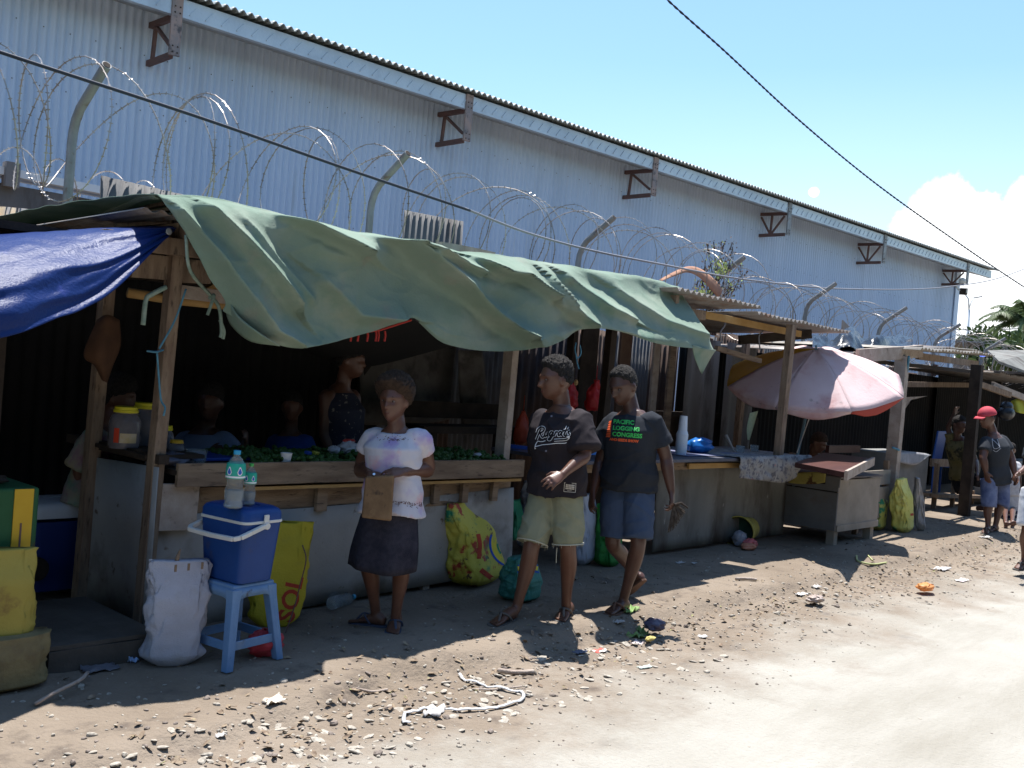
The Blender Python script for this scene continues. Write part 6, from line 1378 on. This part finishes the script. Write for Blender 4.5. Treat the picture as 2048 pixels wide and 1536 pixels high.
LET = [  # script lettering, stroke by stroke, on a 10 x 3 field
    [(.55, -.9), (.75, .2), (.95, 1.3), (1.1, 2.0)], [(.25, 1.0), (.35, 1.9), (1.1, 2.5), (1.95, 2.25), (2.0, 1.5), (1.35, 1.0), (.95, .95)], [(1.2, .95), (1.6, .3), (2.1, -.2), (2.5, .1), (2.65, .6)],
    [(2.55, 1.1), (2.6, .3), (2.9, .0), (3.3, .5), (3.45, 1.15)], [(3.45, 1.15), (3.4, .3), (3.65, .1)],
    [(4.75, 1.1), (4.2, 1.25), (3.9, .6), (4.15, .15), (4.6, .6), (4.85, 1.2)], [(4.85, 1.2), (4.7, .0), (4.45, -.8), (3.9, -.75), (4.3, -.25), (5.1, .3)],
    [(5.25, .1), (5.4, .7), (5.5, 1.25), (5.75, 1.2), (6.1, 1.25)],
    [(7.15, 1.2), (6.6, 1.35), (6.3, .7), (6.55, .25), (7.0, .7), (7.25, 1.3)], [(7.25, 1.3), (7.15, .45), (7.5, .3)],
    [(8.35, 2.7), (8.1, 1.4), (7.95, .5), (8.3, .3)], [(7.6, 1.6), (8.2, 1.7), (8.8, 1.75)],
    [(9.3, 1.45), (8.95, 1.35), (9.0, 1.0), (9.35, .7), (9.2, .25), (8.7, .3)],
    [(9.2, .25), (9.3, -.35), (8.6, -.75), (7.0, -.85), (5.6, -.95)]]
kx, ky_ = .0228, .0245
for wd, m_, of in ((.0175, wht, .003), (.0105, blk, .005)):
    VS, FS = [], []
    for st_ in LET:
        vs, fs = ribbon2d([(a*kx+b*.004, b*ky_+.0018*a) for a, b in st_], wd, 22); o = len(VS); VS += vs; FS += [tuple(i+o for i in f) for f in fs]
    decal('lettering', VS, FS, O1, rr1, up1, m1['bvh'], m_, m1['shirt'], dr=dr1, off=of)
for pts in ([(.9, -1.15), (2.0, -1.2), (3.0, -.85)], [(2.2, -2.0), (4, -1.7), (6, -1.3), (8.2, -1.1), (8.9, -.9)], [(.3, -2.6), (1.2, -2.35), (2.2, -2.0)], [(.3, -2.0), (.2, -3.2), (.5, -3.0)], [(.9, -1.15), (.55, -1.6), (.35, -2.1)]):
    vs, fs = ribbon2d([(a*kx, b*ky_) for a, b in pts], .0045, 20); decal('swoosh', vs, fs, O1, rr1, up1, m1['bvh'], wht, m1['shirt'], dr=dr1, off=.004)
O = W(1127, 983, d=6.35); vs = []; fs = []
def rect(x, y, w, h):
    o = len(vs); vs.extend([(x, y), (x+w, y), (x+w, y+h), (x, y+h)]); fs.append((o, o+1, o+2, o+3))
for x, y, w, h in ((0, 0, .076, .003), (0, .057, .076, .003), (0, 0, .003, .06), (.073, 0, .003, .06)): rect(x, y, w, h)
for r_ in range(3):
    for c_ in range(6): rect(.011+c_*.0095, .018+r_*.0115, .0075, .0085)
rect(.022, .009, .03, .002)
decal('patch', vs, fs, O, rr1, up1, m1['bvh'], mat('patch_cream', (.5, .47, .42)), m1['shirt'], dr=dr1, off=.004)
for px, py in ((1103, 832), (1094, 866), (1092, 902), (1090, 960)):
    vs, fs = [], []; rect(-.006, -.006, .012, .012); decal('button', vs, fs, W(px, py, d=6.35), rr1, up1, m1['bvh'], mat('button_grey', (.16, .15, .18)) if 'button_grey' not in bpy.data.materials else bpy.data.materials['button_grey'], m1['shirt'], dr=dr1, off=.004)
vs, fs = ribbon2d([(-.002, 0), (.0, -.2), (.004, -.42)], .0022); decal('placket', vs, fs, W(1099, 825, d=6.35), rr1, up1, m1['bvh'], blk, m1['shirt'], dr=dr1, off=.003)
# frayed hems
g = MB(); random.seed(2)
for q in 'LR':
    P_ = m1['P']; e = P_[q+'H'].lerp(P_[q+'K'], .90); ax_ = (P_[q+'K']-P_[q+'H']).normalized(); a_ = ax_.cross(V((1, 0, 0))).normalized(); b_ = ax_.cross(a_)
    g.tube([e+(a_*math.cos(t)+b_*math.sin(t))*.102+ax_*.004 for t in [i*math.pi/16 for i in range(33)]], .004, 5)
    for i in range(26):
        t = random.random()*6.28; p = e+(a_*math.cos(t)+b_*math.sin(t))*.10; g.tube([p, p+V((random.uniform(-.006, .006), random.uniform(-.006, .006), -random.uniform(.01, .03)))], .0012, 4)
p = W(1114, 1095, d=6.42); g.tube([p, p+V((0, 0, -.05)), p+V((.004, 0, -.10))], .003, 4)
g.build('frayed_hem', mat('pale_fray', (.42, .42, .34)), m1['shorts'])
vs, fs = ribbon2d([(0, 0), (.02, -.002), (.036, -.006)], .008, 10); decal('rip', vs, fs, W(1124, 1079, d=6.3), rr1, up1, m1['sbvh'], blk, m1['shorts'], dr=dr1, off=.003)
# ---------------- right walking man
tee = mat('charcoal_tee', (.022, .025, .031), (.030, .033, .040), 4, .9, .15, 220, spec=.1)
navy = mat('slate_blue_shorts', (.045, .065, .11), (.055, .078, .13), 5, .9, .2, 150, spec=.1)
m2 = figure('man walking at right in a charcoal tee with green and orange print and slate shorts', 6.95,
    dict(head=(1247, 772, -.03), neck=(1263, 822, .0), LS=(1306, 836, -.08), RS=(1226, 840, .08), LE=(1331, 912, -.04), RE=(1202, 920, .10), LW=(1343, 985, -.08), RW=(1186, 985, .02),
         LH=(1278, 966, -.03), RH=(1236, 966, .03), LK=(1276, 1090, -.12), RK=(1226, 1088, -.02), LA=(1247, 1198, 0, .085), RA=(1272, 1152, .40), LT=(1214, 1226, 0, .012), RT=(1250, 1186, 0, .02)),
    cdir(-.72, -.69), pitch=-.42, sandals=mat('brown_sandal', (.10, .06, .045), (.14, .08, .06), 9), skin=skinB, arm=1.12,
    hair=dict(th=.012, nzs=.004, line=.84, back=.35), hands=dict(L=dict(d=(1345, 1010, -.10), n=cdir(-.8, .3), side=1, curl=1.15), R=dict(d=(1182, 1010, 0), n=cdir(.8, .3), side=-1, curl=.7)),
    shirt=dict(m=tee, hem=-.10, loose=.030, sleeve=.70, swide=.026, amp=.017, name='tee_shirt'), shorts=dict(m=navy, f=.90, loose=.024, w=.100, amp=.013))
dr2 = (W(1250, 860, d=1)-V((0, 0, EYE))).normalized(); rr2 = (_r0-dr2*_r0.dot(dr2)).normalized(); up2_ = (V((0, 0, 1))+rr2*.03)
gp = mat('green_print_ink', (.05, .48, .10), rough=.6); op = mat('orange_print_ink', (.65, .10, .03), rough=.6)
for s_, sz, px, py, m_ in (('PACIFIC', .040, 1226, 846, gp), ('LOGGING', .040, 1225, 859, gp), ('CONGRESS', .040, 1224, 871.5, gp), ('AND SEEDS SHOW', .023, 1219, 880.5, op)):
    vs, fs = text2d(s_, sz, bold=.0016); decal('print', vs, fs, W(px, py, d=6.8), rr2, up2_, m2['bvh'], m_, m2['shirt'], dr=dr2, off=.004)
vs, fs = [], []
for i in range(7): o = len(vs); y = -.008*i*2.1; w_ = .006+.002*i; vs += [(-w_, y), (.010, y+.006), (.008, y-.010), (-w_-.006, y-.012)]; fs.append((o, o+1, o+2, o+3))
decal('print', vs, fs, W(1220, 842, d=6.8), rr2, up2_, m2['bvh'], op, m2['shirt'], dr=dr2, off=.004)
# dark brush in his hand
wb = thing('hand_fan', 'dark bristly fan held in the hand of the right walking man', 'fan', W(1352, 1060, d=6.87))
g = MB(); random.seed(4); hc_ = W(1347, 1008, d=6.86)
for i in range(70):
    a = random.random(); e = W(lerp(1336, 1372, a)+random.uniform(-2, 2), lerp(1062, 1018, a**1.6)+random.uniform(-4, 4), d=6.86+random.uniform(-.03, .03)); g.tube([hc_, hc_.lerp(e, .5)+V((0, 0, .0)), e], [.004, .004, .002], 4)
g.build('bristles', mat('dark_bristle', (.03, .022, .018), (.09, .07, .055), 30), wb)
g = MB(); g.tube([W(1350, 1010, d=6.85), W(1362, 1006, d=6.85), W(1376, 1016, d=6.85)], [.010, .009, .006], 8); g.tube([W(1341, 1000, d=6.86), W(1348, 1012, d=6.86)], .012, 8); g.build('grip', wooddk, wb)
# ---------------- standing woman
tie = mat('tie_dye_white_top', (.50, .49, .54), (.58, .55, .59), 4, .85, .15, 200, layers=(((.40, .30, .52), 4.2, .50, .66), ((.62, .34, .38), 5.5, .56, .70)), spec=.1)
skm = mat('dark_grey_skirt', (.030, .030, .042), (.045, .043, .058), 30, .9, .3, 200, layers=(((.02, .02, .03), 6, .5, .7),), spec=.1)
wo = figure('woman standing in a white and lilac tie dye top and dark knee length skirt', 5.95,
    dict(head=(788, 803, -.02), neck=(793, 850, .0), LS=(839, 870, -.02), RS=(747, 868, .05), LE=(856, 938, .10), RE=(722, 938, .12), LW=(806, 944, -.17), RW=(740, 950, -.15),
         LH=(806, 996, -.02), RH=(764, 996, .03), LK=(803, 1124, -.06), RK=(735, 1124, -.02), LA=(791, 1234, 0, .08), RA=(752, 1226, 0, .08), LT=(783, 1266, 0, .012), RT=(704, 1240, 0, .012)),
    cdir(-.30, -.95), pitch=-.04, sex='w', s=.93, sandals=mat('blue_grey_thong', (.05, .06, .09), (.07, .08, .12), 9), arm=1.2, leg=1.0, hm=hairb,
    hair=dict(th=.012, nzs=.009, line=.72, back=.5, puff=.046), hands=dict(L=dict(d=(786, 946, -.21), n=cdir(-.1, .5, -.7), side=-1, curl=1.0), R=dict(d=(752, 962, -.20), n=cdir(.3, .5, -.5), side=1, curl=1.0)),
    shirt=dict(m=tie, hem=-.12, loose=.022, flare=.02, sleeve=.50, swide=.014, amp=.009, curve=-.06, name='blouse'),
    skirt=dict(m=skm, bottom=W(765, 1136, d=5.95), w=.215, d=.16, slope=-.02))
g = MB()
bg_ = [W(730, 953, d=5.70), W(788, 950, d=5.70), W(782, 1043, d=5.68), W(722, 1036, d=5.68)]
nn = cdir(.05, 1)*.03; rb = []
g.add(bg_+[p+nn for p in bg_], [(0, 1, 2, 3), (7, 6, 5, 4), (0, 4, 5, 1), (1, 5, 6, 2), (2, 6, 7, 3), (3, 7, 4, 0)])
tag(g.build('purse', mat('worn_brown_leather', (.13, .075, .035), (.20, .12, .06), 7, .6, .2, 80, layers=(((.06, .035, .02), 12, .6, .7), ((.27, .17, .08), 9, .62, .8))), bev=.012, seg=3), 'flat worn brown purse held in front of the skirt by the standing woman', 'purse')
drw = (W(790, 870, d=1)-V((0, 0, EYE))).normalized(); rrw = (_r0-drw*_r0.dot(drw)).normalized()
vs, fs = ribbon2d([(.016*math.cos(i*.5236), .018*math.sin(i*.5236)) for i in range(13)], .008, 24); decal('pendant', vs, fs, W(776, 857, d=5.75), rrw, V((0, 0, 1)), wo['bvh'], wht, wo['root'], dr=drw, off=.008)
emb = mat('brown_embroidery', (.12, .06, .05)); vs, fs = [], []; random.seed(9)
for (cx, cy, w_, h_, n_) in ((.0, -.04, .09, .015, 60), (.075, .06, .018, .03, 36), (-.075, .055, .012, .04, 26)):
    for i in range(n_): rect(cx+random.gauss(0, w_*.5), cy+random.gauss(0, h_*.6), .004, .004)
decal('embroidery', vs, fs, W(790, 865, d=5.75), rrw, V((0, 0, 1)), wo['bvh'], emb, wo['shirt'], dr=drw, off=.003)
vs, fs = [], []
for i in range(70): x = random.uniform(-.09, .1); rect(x, random.gauss(0, .007)-.08*x, .005, .004)
decal('embroidery', vs, fs, W(815, 1010, d=5.75), rrw, V((0, 0, 1)), wo['bvh'], emb, wo['shirt'], dr=drw, off=.003)
g = MB(); g.tube([wo['P']['RW']+(W(752, 962, d=5.75)-wo['P']['RW'])*.8+V((0, 0, .0)), W(748, 948, d=5.70)], .008, 8); g.build('ring', mat('silver_ring', (.7, .7, .7), rough=.2, metal=1), wo['root'])
# ---------------- people inside the stalls
def simple(label, D, J, face, **k):
    k.setdefault('vox', .011); return figure(label, D, J, face, **k)
tdm = mat('pastel_tie_dye', (.20, .26, .22), (.26, .22, .14), 4, .9, layers=(((.22, .08, .15), 3.1, .48, .62), ((.07, .2, .15), 4.4, .52, .66)))
simple('person in a pastel tie dye shirt seated on the large cooler at left', 6.15,
    dict(head=(236, 797, .05), neck=(222, 845, .0), LS=(232, 868, .16), RS=(190, 866, -.14), LE=(262, 930, .22), RE=(158, 935, -.16), LW=(300, 930, .1), RW=(172, 1000, -.10), LH=(198, 990, .10), RH=(178, 992, -.08), LK=(300, 1000, .10), RK=(290, 1010, -.06), LA=(300, 1120, .1), RA=(290, 1130, -.05), LT=(330, 1145, .1), RT=(320, 1150, -.05)),
    cdir(.9, .1), s=.95, hair=dict(th=.03, nzs=.008, line=.4), shirt=dict(m=tdm, hem=-.12, loose=.045, sleeve=1.05, swide=.03, vox=.014, amp=.012), shorts=dict(m=skm, f=.9, vox=.014))
simple('seller in a pale blue polo shirt sitting behind the jars', 6.85,
    dict(head=(420, 806, -.03), neck=(412, 852, 0), LS=(447, 872, -.03), RS=(372, 872, .05), LE=(478, 925, -.05), RE=(352, 925, 0), LW=(490, 885, -.30), RW=(420, 905, -.32), LH=(430, 1000, 0), RH=(390, 1000, .02), LK=(440, 1010, -.4), RK=(385, 1010, -.4), LA=(440, 1120, -.4), RA=(385, 1120, -.4), LT=(438, 1140, -.6), RT=(380, 1140, -.6)),
    cdir(.0, -.95), s=.97, hair=dict(th=.02), skin=skinB, shirt=dict(m=mat('pale_blue_polo', (.15, .20, .30), (.18, .23, .34), 4, .9), hem=-.05, sleeve=.6, vox=.014), shorts=dict(m=skm, f=.9, vox=.014))
simple('child in a dark blue tee sitting behind the nut counter', 7.3,
    dict(head=(584, 815, -.03), neck=(582, 856, 0), LS=(612, 876, -.03), RS=(550, 876, .05), LE=(622, 925, -.05), RE=(540, 925, 0), LW=(600, 940, -.2), RW=(560, 940, -.22), LH=(596, 975, 0), RH=(566, 975, .02), LK=(598, 985, -.3), RK=(560, 985, -.3), LA=(598, 1070, -.3), RA=(560, 1070, -.3), LT=(596, 1085, -.5), RT=(558, 1085, -.5)),
    cdir(.1, -.95), s=.82, hair=dict(th=.014), shirt=dict(m=mat('dark_blue_tee', (.015, .05, .2), (.02, .06, .24), 4, .9), hem=-.05, sleeve=.7, vox=.014), shorts=dict(m=skm, f=.9, vox=.014))
simple('woman in a dark floral sleeveless dress standing in profile behind the counter', 7.5,
    dict(head=(700, 722, 0), neck=(686, 768, .02), LS=(705, 788, .13), RS=(655, 788, -.12), LE=(712, 860, .15), RE=(650, 865, -.14), LW=(716, 915, .1), RW=(668, 925, -.15), LH=(690, 940, .07), RH=(665, 940, -.07), LK=(690, 1045, .07), RK=(665, 1045, -.07), LA=(690, 1135, .07), RA=(665, 1135, -.07), LT=(715, 1145, .07), RT=(690, 1145, -.07)),
    cdir(.97, -.15), sex='w', s=1.0, arm=1.15, hm=hairm, hair=dict(th=.03, nzs=.009, line=.4, puff=.02), shirt=dict(m=mat('dark_floral_fabric', (.02, .022, .04), (.03, .032, .055), 4, .9, layers=(((.22, .2, .18), 26, .60, .66),)), hem=-.9, loose=.02, sleeve=0, vox=.014, name='dress'))
simple('person with short hair crouching behind the counter below the pink umbrella', 12.6,
    dict(head=(1636, 886, -.05), neck=(1628, 908, 0), LS=(1648, 920, -.03), RS=(1612, 918, .05), LE=(1655, 955, -.05), RE=(1604, 952, 0), LW=(1640, 965, -.2), RW=(1620, 965, -.22), LH=(1640, 990, .1), RH=(1615, 990, .12), LK=(1650, 975, -.25), RK=(1612, 975, -.25), LA=(1645, 1030, -.1), RA=(1615, 1030, -.1), LT=(1644, 1036, -.3), RT=(1612, 1036, -.3)),
    cdir(.7, -.6), pitch=-.4, s=.95, hm=hairb, hair=dict(th=.016), shirt=dict(m=mat('dusty_pink_shirt', (.42, .24, .26), rough=.9), hem=-.05, sleeve=.6, vox=.016), shorts=dict(m=skm, f=.9, vox=.016))
cam_ = mat('camouflage_shirt', (.10, .085, .03), (.14, .12, .06), 5, .9, layers=(((.03, .03, .02), 7, .5, .58),))
simple('person in a camouflage shirt leaning back with one arm raised on the bench', 15.2,
    dict(head=(1918, 850, -.05), neck=(1916, 874, 0), LS=(1936, 886, -.10), RS=(1903, 882, .10), LE=(1950, 920, -.1), RE=(1897, 856, .1), LW=(1955, 945, -.3), RW=(1908, 828, .05), LH=(1935, 956, -.08), RH=(1915, 956, .08), LK=(1967, 965, -.28), RK=(1925, 988, -.1), LA=(1968, 1012, -.2), RA=(1918, 1036, 0), LT=(1985, 1022, -.3), RT=(1908, 1048, -.1)),
    cdir(.4, -.9), s=1.0, skin=skinB, hair=dict(th=.014), shirt=dict(m=cam_, hem=-.05, sleeve=.6, vox=.016, loose=.035), shorts=dict(m=mat('black_shorts', (.012, .012, .015), rough=.9), f=.85, vox=.016))
rc = simple('man in a red cap, dark tee and blue denim shorts seen walking away', 13.2,
    dict(head=(1974, 836, -.02), neck=(1984, 862, 0), LS=(2004, 876, .1), RS=(1972, 880, -.14), LE=(2022, 915, .05), RE=(1966, 915, -.26), LW=(2030, 950, -.05), RW=(1972, 945, -.3), LH=(2003, 958, .06), RH=(1978, 958, -.06), LK=(2003, 1008, .02), RK=(1978, 1010, -.15), LA=(1991, 1050, 0, .085), RA=(1976, 1052, 0, .085), LT=(1975, 1062, 0, .012), RT=(1968, 1066, 0, .012)),
    cdir(-.9, -.35), pitch=-.25, s=1.05, hair=dict(th=.008), arm=1.2, shirt=dict(m=mat('black_tee', (.022, .025, .03), (.03, .034, .042), 4, .9), hem=-.12, sleeve=.65, vox=.015, loose=.04), shorts=dict(m=mat('blue_denim', (.05, .07, .16), (.16, .19, .30), 6, .9), f=1.1, vox=.015), sandals=bpy.data.materials['grey_sandal'])
H_, M = rc['head'], rc['M']; g = MB(); rings = []
for i in range(0, 12):
    a = math.pi/2*i/12; rings.append([H_+M@V((.100*math.cos(a)*math.cos(p)*1.08, -.006+.122*math.cos(a)*math.sin(p)*1.08, .040+.115*math.sin(a))) for p in [k*math.pi/14 for k in range(28)]])
g.loft(rings); redc = mat('red_cap_cloth', (.40, .04, .06), (.46, .06, .08), 8, .8); cp = g.build('cap', redc, rc['root'], smooth=True)
g = MB(); rows = [[H_+M@V((x*(.085-.012*t), .11+.085*t*math.sqrt(max(0, 1-x*x*.75)), .045-.018*t-.012*x*x)) for x in [(-1+2*k/10) for k in range(11)]] for t in (0, .5, 1)]; g.grid(rows); g.build('brim', redc, cp, smooth=True, solid=.005)
drc = (W(1993, 880, d=1)-V((0, 0, EYE))).normalized(); rrc = (_r0-drc*_r0.dot(drc)).normalized()
for pts in ([(0, 0), (.05, .02), (.10, -.1)], [(0, 0), (.03, -.12), (.10, -.1)], [(0, 0), (.07, -.06), (.10, -.1)], [(.02, -.14), (.06, -.16), (.11, -.11)]):
    vs, fs = ribbon2d(pts, .006, 10); decal('print', vs, fs, W(1984, 878, d=12.9), rrc, V((0, 0, 1)), rc['bvh'], mat('grey_ink', (.35, .36, .4)) if 'grey_ink' not in bpy.data.materials else bpy.data.materials['grey_ink'], rc['shirt'], dr=drc, off=.006)
simple('partly visible person in white shorts at the right edge of the street', 10.3,
    dict(head=(2096, 838, 0), neck=(2096, 872, 0), LS=(2132, 892, .1), RS=(2064, 892, -.06), LE=(2140, 940, .1), RE=(2056, 934, -.1), LW=(2135, 985, 0), RW=(2036, 948, -.24), LH=(2108, 978, .05), RH=(2066, 978, -.03), LK=(2110, 1060, 0), RK=(2054, 1062, -.1), LA=(2100, 1125, .12), RA=(2049, 1120, 0, .08), LT=(2080, 1140, .1), RT=(2034, 1137, 0, .012)),
    cdir(-.95, -.2), s=1.0, skin=skinA, hair=dict(th=.014), shirt=dict(m=mat('grey_sport_shirt', (.04, .05, .06), rough=.9), hem=-.1, sleeve=.6, vox=.014), shorts=dict(m=mat('white_shorts', (.62, .64, .68), (.55, .57, .62), 6, .8), f=.9, vox=.013, loose=.03, w=.11), sandals=bpy.data.materials['grey_sandal'])
strp = mat('navy_band', (.015, .02, .07), rough=.9)
ch = simple('child in a white patterned dress with navy striped hem behind the red capped man', 15.0,
    dict(head=(2022, 900, 0), neck=(2020, 918, 0), LS=(2034, 926, .0), RS=(2008, 926, 0), LE=(2038, 950, 0), RE=(2004, 950, 0), LW=(2040, 975, -.05), RW=(2003, 975, -.05), LH=(2026, 976, 0), RH=(2012, 976, 0), LK=(2027, 1015, 0), RK=(2011, 1015, 0), LA=(2024, 1046, 0, .07), RA=(2011, 1046, 0, .07), LT=(2020, 1054, 0, .012), RT=(2006, 1054, 0, .012)),
    cdir(-.5, -.8), s=.72, hair=dict(th=.02), shirt=dict(m=mat('pale_print', (.35, .35, .38), (.5, .5, .52), 20, .9), hem=-.3, sleeve=.5, vox=.014), skirt=dict(m=mat('pale_print_skirt', (.38, .38, .4), (.5, .5, .52), 20), bottom=W(2019, 1042, d=15), w=.17, d=.13))
hc, s0 = ch['hc'], ch['s0']; bt = W(2019, 1042, d=15); fr = s0.cross(V((0, 0, 1)))
for t0, t1 in ((.72, .79), (.83, .89), (.93, .99)):
    g = MB(); rows = []
    for t in (t0, t1):
        c = (hc+V((0, 0, .10))).lerp(bt, t); a = lerp(.119, .17, sstep(0, .9, t))+.012; d_ = lerp(.09, .13, sstep(0, .9, t))+.012
        rows.append([c+s0*(a*math.cos(p)*(1+.03*math.sin(p*7+1)*t))+fr*(d_*math.sin(p)*(1+.07*math.sin(p*6+2)*t)) for p in [2*math.pi*k/60 for k in range(61)]])
    g.grid(rows); g.build('stripe', strp, ch['skirt'])
# ---------------------------------------------------------------- repeats carry a common group
GR = {'jar': 'lidded jars on the stall counter', 'market stall': 'market stalls in a row along the street', 'sack': 'woven sacks standing along the stalls', 'litter': 'paper litter along the gutter',
      'palm tree': 'palm trees beyond the stalls', 'cable': 'overhead cables', 'razor wire': 'coils of razor wire', 'cup': 'cups on the counters', 'bottle': 'plastic water bottles', 'bag': 'plastic bags around the stalls',
      'rope': 'ropes tied to the stalls', 'stick': 'sticks lying on the dirt', 'tarpaulin': 'tarpaulins over the stalls', 'packet': 'small packets on display', 'newspaper': 'newspapers', 'tree': 'trees behind the far roofs',
      'rubbish': 'rubbish around the bucket', 'stalk': 'green stalks on the path', 'leaf': 'green leaves in the gutter', 'plastic sheet': 'plastic sheets on the stalls', 'tray': 'blue trays on the counter', 'bench': 'wooden benches'}
cnt = {}
for o in SC.objects:
    if o.parent is None and o.get('category'): cnt.setdefault(o['category'], []).append(o)
for k, v in cnt.items():
    if len(v) > 1 and k in GR:
        for o in v: o['group'] = GR[k]
# ---------------------------------------------------------------- light, sky, camera
SUN = V((.23, .205, 1)).normalized()
sd = bpy.data.lights.new('sun', 'SUN'); sd.energy = 5.0; sd.angle = R(.55); sd.color = (1, .97, .93)
so = bpy.data.objects.new('sun', sd); COL.objects.link(so); so.rotation_euler = SUN.to_track_quat('Z', 'Y').to_euler(); so.location = (0, 0, 20)
w = bpy.data.worlds.new('World'); SC.world = w; w.use_nodes = True
N, L = w.node_tree.nodes, w.node_tree.links
bg = N['Background']; sk = N.new('ShaderNodeTexSky'); sk.sky_type = 'NISHITA'; sk.sun_disc = False
sk.sun_elevation = math.asin(SUN.z); sk.sun_rotation = math.atan2(SUN.x, SUN.y); sk.air_density = 1.3; sk.dust_density = .5; sk.ozone_density = 1.0
tc = N.new('ShaderNodeTexCoord')
def dirv(px, py): return (W(px, py, d=1)-V((0, 0, EYE))).normalized()
def math_(op, a, b=None, clamp=False):
    m = N.new('ShaderNodeMath'); m.operation = op; m.use_clamp = clamp
    for i, q in enumerate((a, b)):
        if q is None: continue
        if isinstance(q, (int, float)): m.inputs[i].default_value = q
        else: L.new(q, m.inputs[i])
    return m.outputs[0]
no = N.new('ShaderNodeTexNoise'); no.inputs['Scale'].default_value = 16; no.inputs['Detail'].default_value = 8; no.inputs['Roughness'].default_value = .6
L.new(tc.outputs['Generated'], no.inputs['Vector'])
tot = None
for px, py, rad in ((1905, 500, 3.6), (1850, 560, 3.6), (1990, 510, 2.9), (1895, 425, 2.1), (1960, 450, 1.6), (1628, 384, .30), (2100, 470, 3.0), (1960, 620, 4.6), (1820, 650, 3.0), (2150, 620, 5), (2200, 520, 4)):
    dt = N.new('ShaderNodeVectorMath'); dt.operation = 'DOT_PRODUCT'; dt.inputs[1].default_value = dirv(px, py)
    L.new(tc.outputs['Generated'], dt.inputs[0])
    ang = math_('ARCCOSINE', dt.outputs['Value'])
    f = math_('SUBTRACT', 1.0, math_('DIVIDE', ang, R(rad)))
    tot = f if tot is None else math_('MAXIMUM', tot, f)
msk = math_('MULTIPLY', math_('ADD', tot, math_('MULTIPLY', math_('SUBTRACT', no.outputs['Fac'], .5), 1.7)), 4.2, True)
# pale layer low over the horizon
sep = N.new('ShaderNodeSeparateXYZ'); L.new(tc.outputs['Generated'], sep.inputs[0])
hz_ = math_('MULTIPLY', math_('SUBTRACT', .30, sep.outputs['Z']), 1.9, True)
dh = N.new('ShaderNodeVectorMath'); dh.operation = 'DOT_PRODUCT'; dh.inputs[1].default_value = dirv(2150, 640); L.new(tc.outputs['Generated'], dh.inputs[0])
near = math_('MULTIPLY', math_('SUBTRACT', dh.outputs['Value'], .80), 6.0, True)
msk2 = math_('MAXIMUM', msk, math_('MULTIPLY', math_('MULTIPLY', hz_, .7), near))
tint = N.new('ShaderNodeMix'); tint.data_type = 'RGBA'; tint.blend_type = 'MULTIPLY'; tint.inputs[0].default_value = 1; tint.inputs[7].default_value = (1.02, 1.22, 1.38, 1)
L.new(sk.outputs[0], tint.inputs[6])
mx = N.new('ShaderNodeMix'); mx.data_type = 'RGBA'; L.new(msk2, mx.inputs[0]); L.new(tint.outputs[2], mx.inputs[6]); mx.inputs[7].default_value = (10.5, 10.8, 11.0, 1)
L.new(mx.outputs[2], bg.inputs[0]); bg.inputs[1].default_value = .075
cd = bpy.data.cameras.new('camera'); co = bpy.data.objects.new('camera', cd); COL.objects.link(co)
cd.sensor_fit = 'HORIZONTAL'; cd.sensor_width = 36; cd.lens = 36*FPX/2048; cd.clip_end = 3000; cd.clip_start = .05
Mx = Matrix((_R, _U, -_F)).transposed().to_4x4(); Mx.translation = (0, 0, EYE); co.matrix_world = Mx
SC.camera = co
vs = SC.view_settings; vs.view_transform = 'Standard'; vs.look = 'None'; vs.gamma = 1; vs.exposure = 1.0
SC.cycles.max_bounces = 6; SC.cycles.transparent_max_bounces = 12
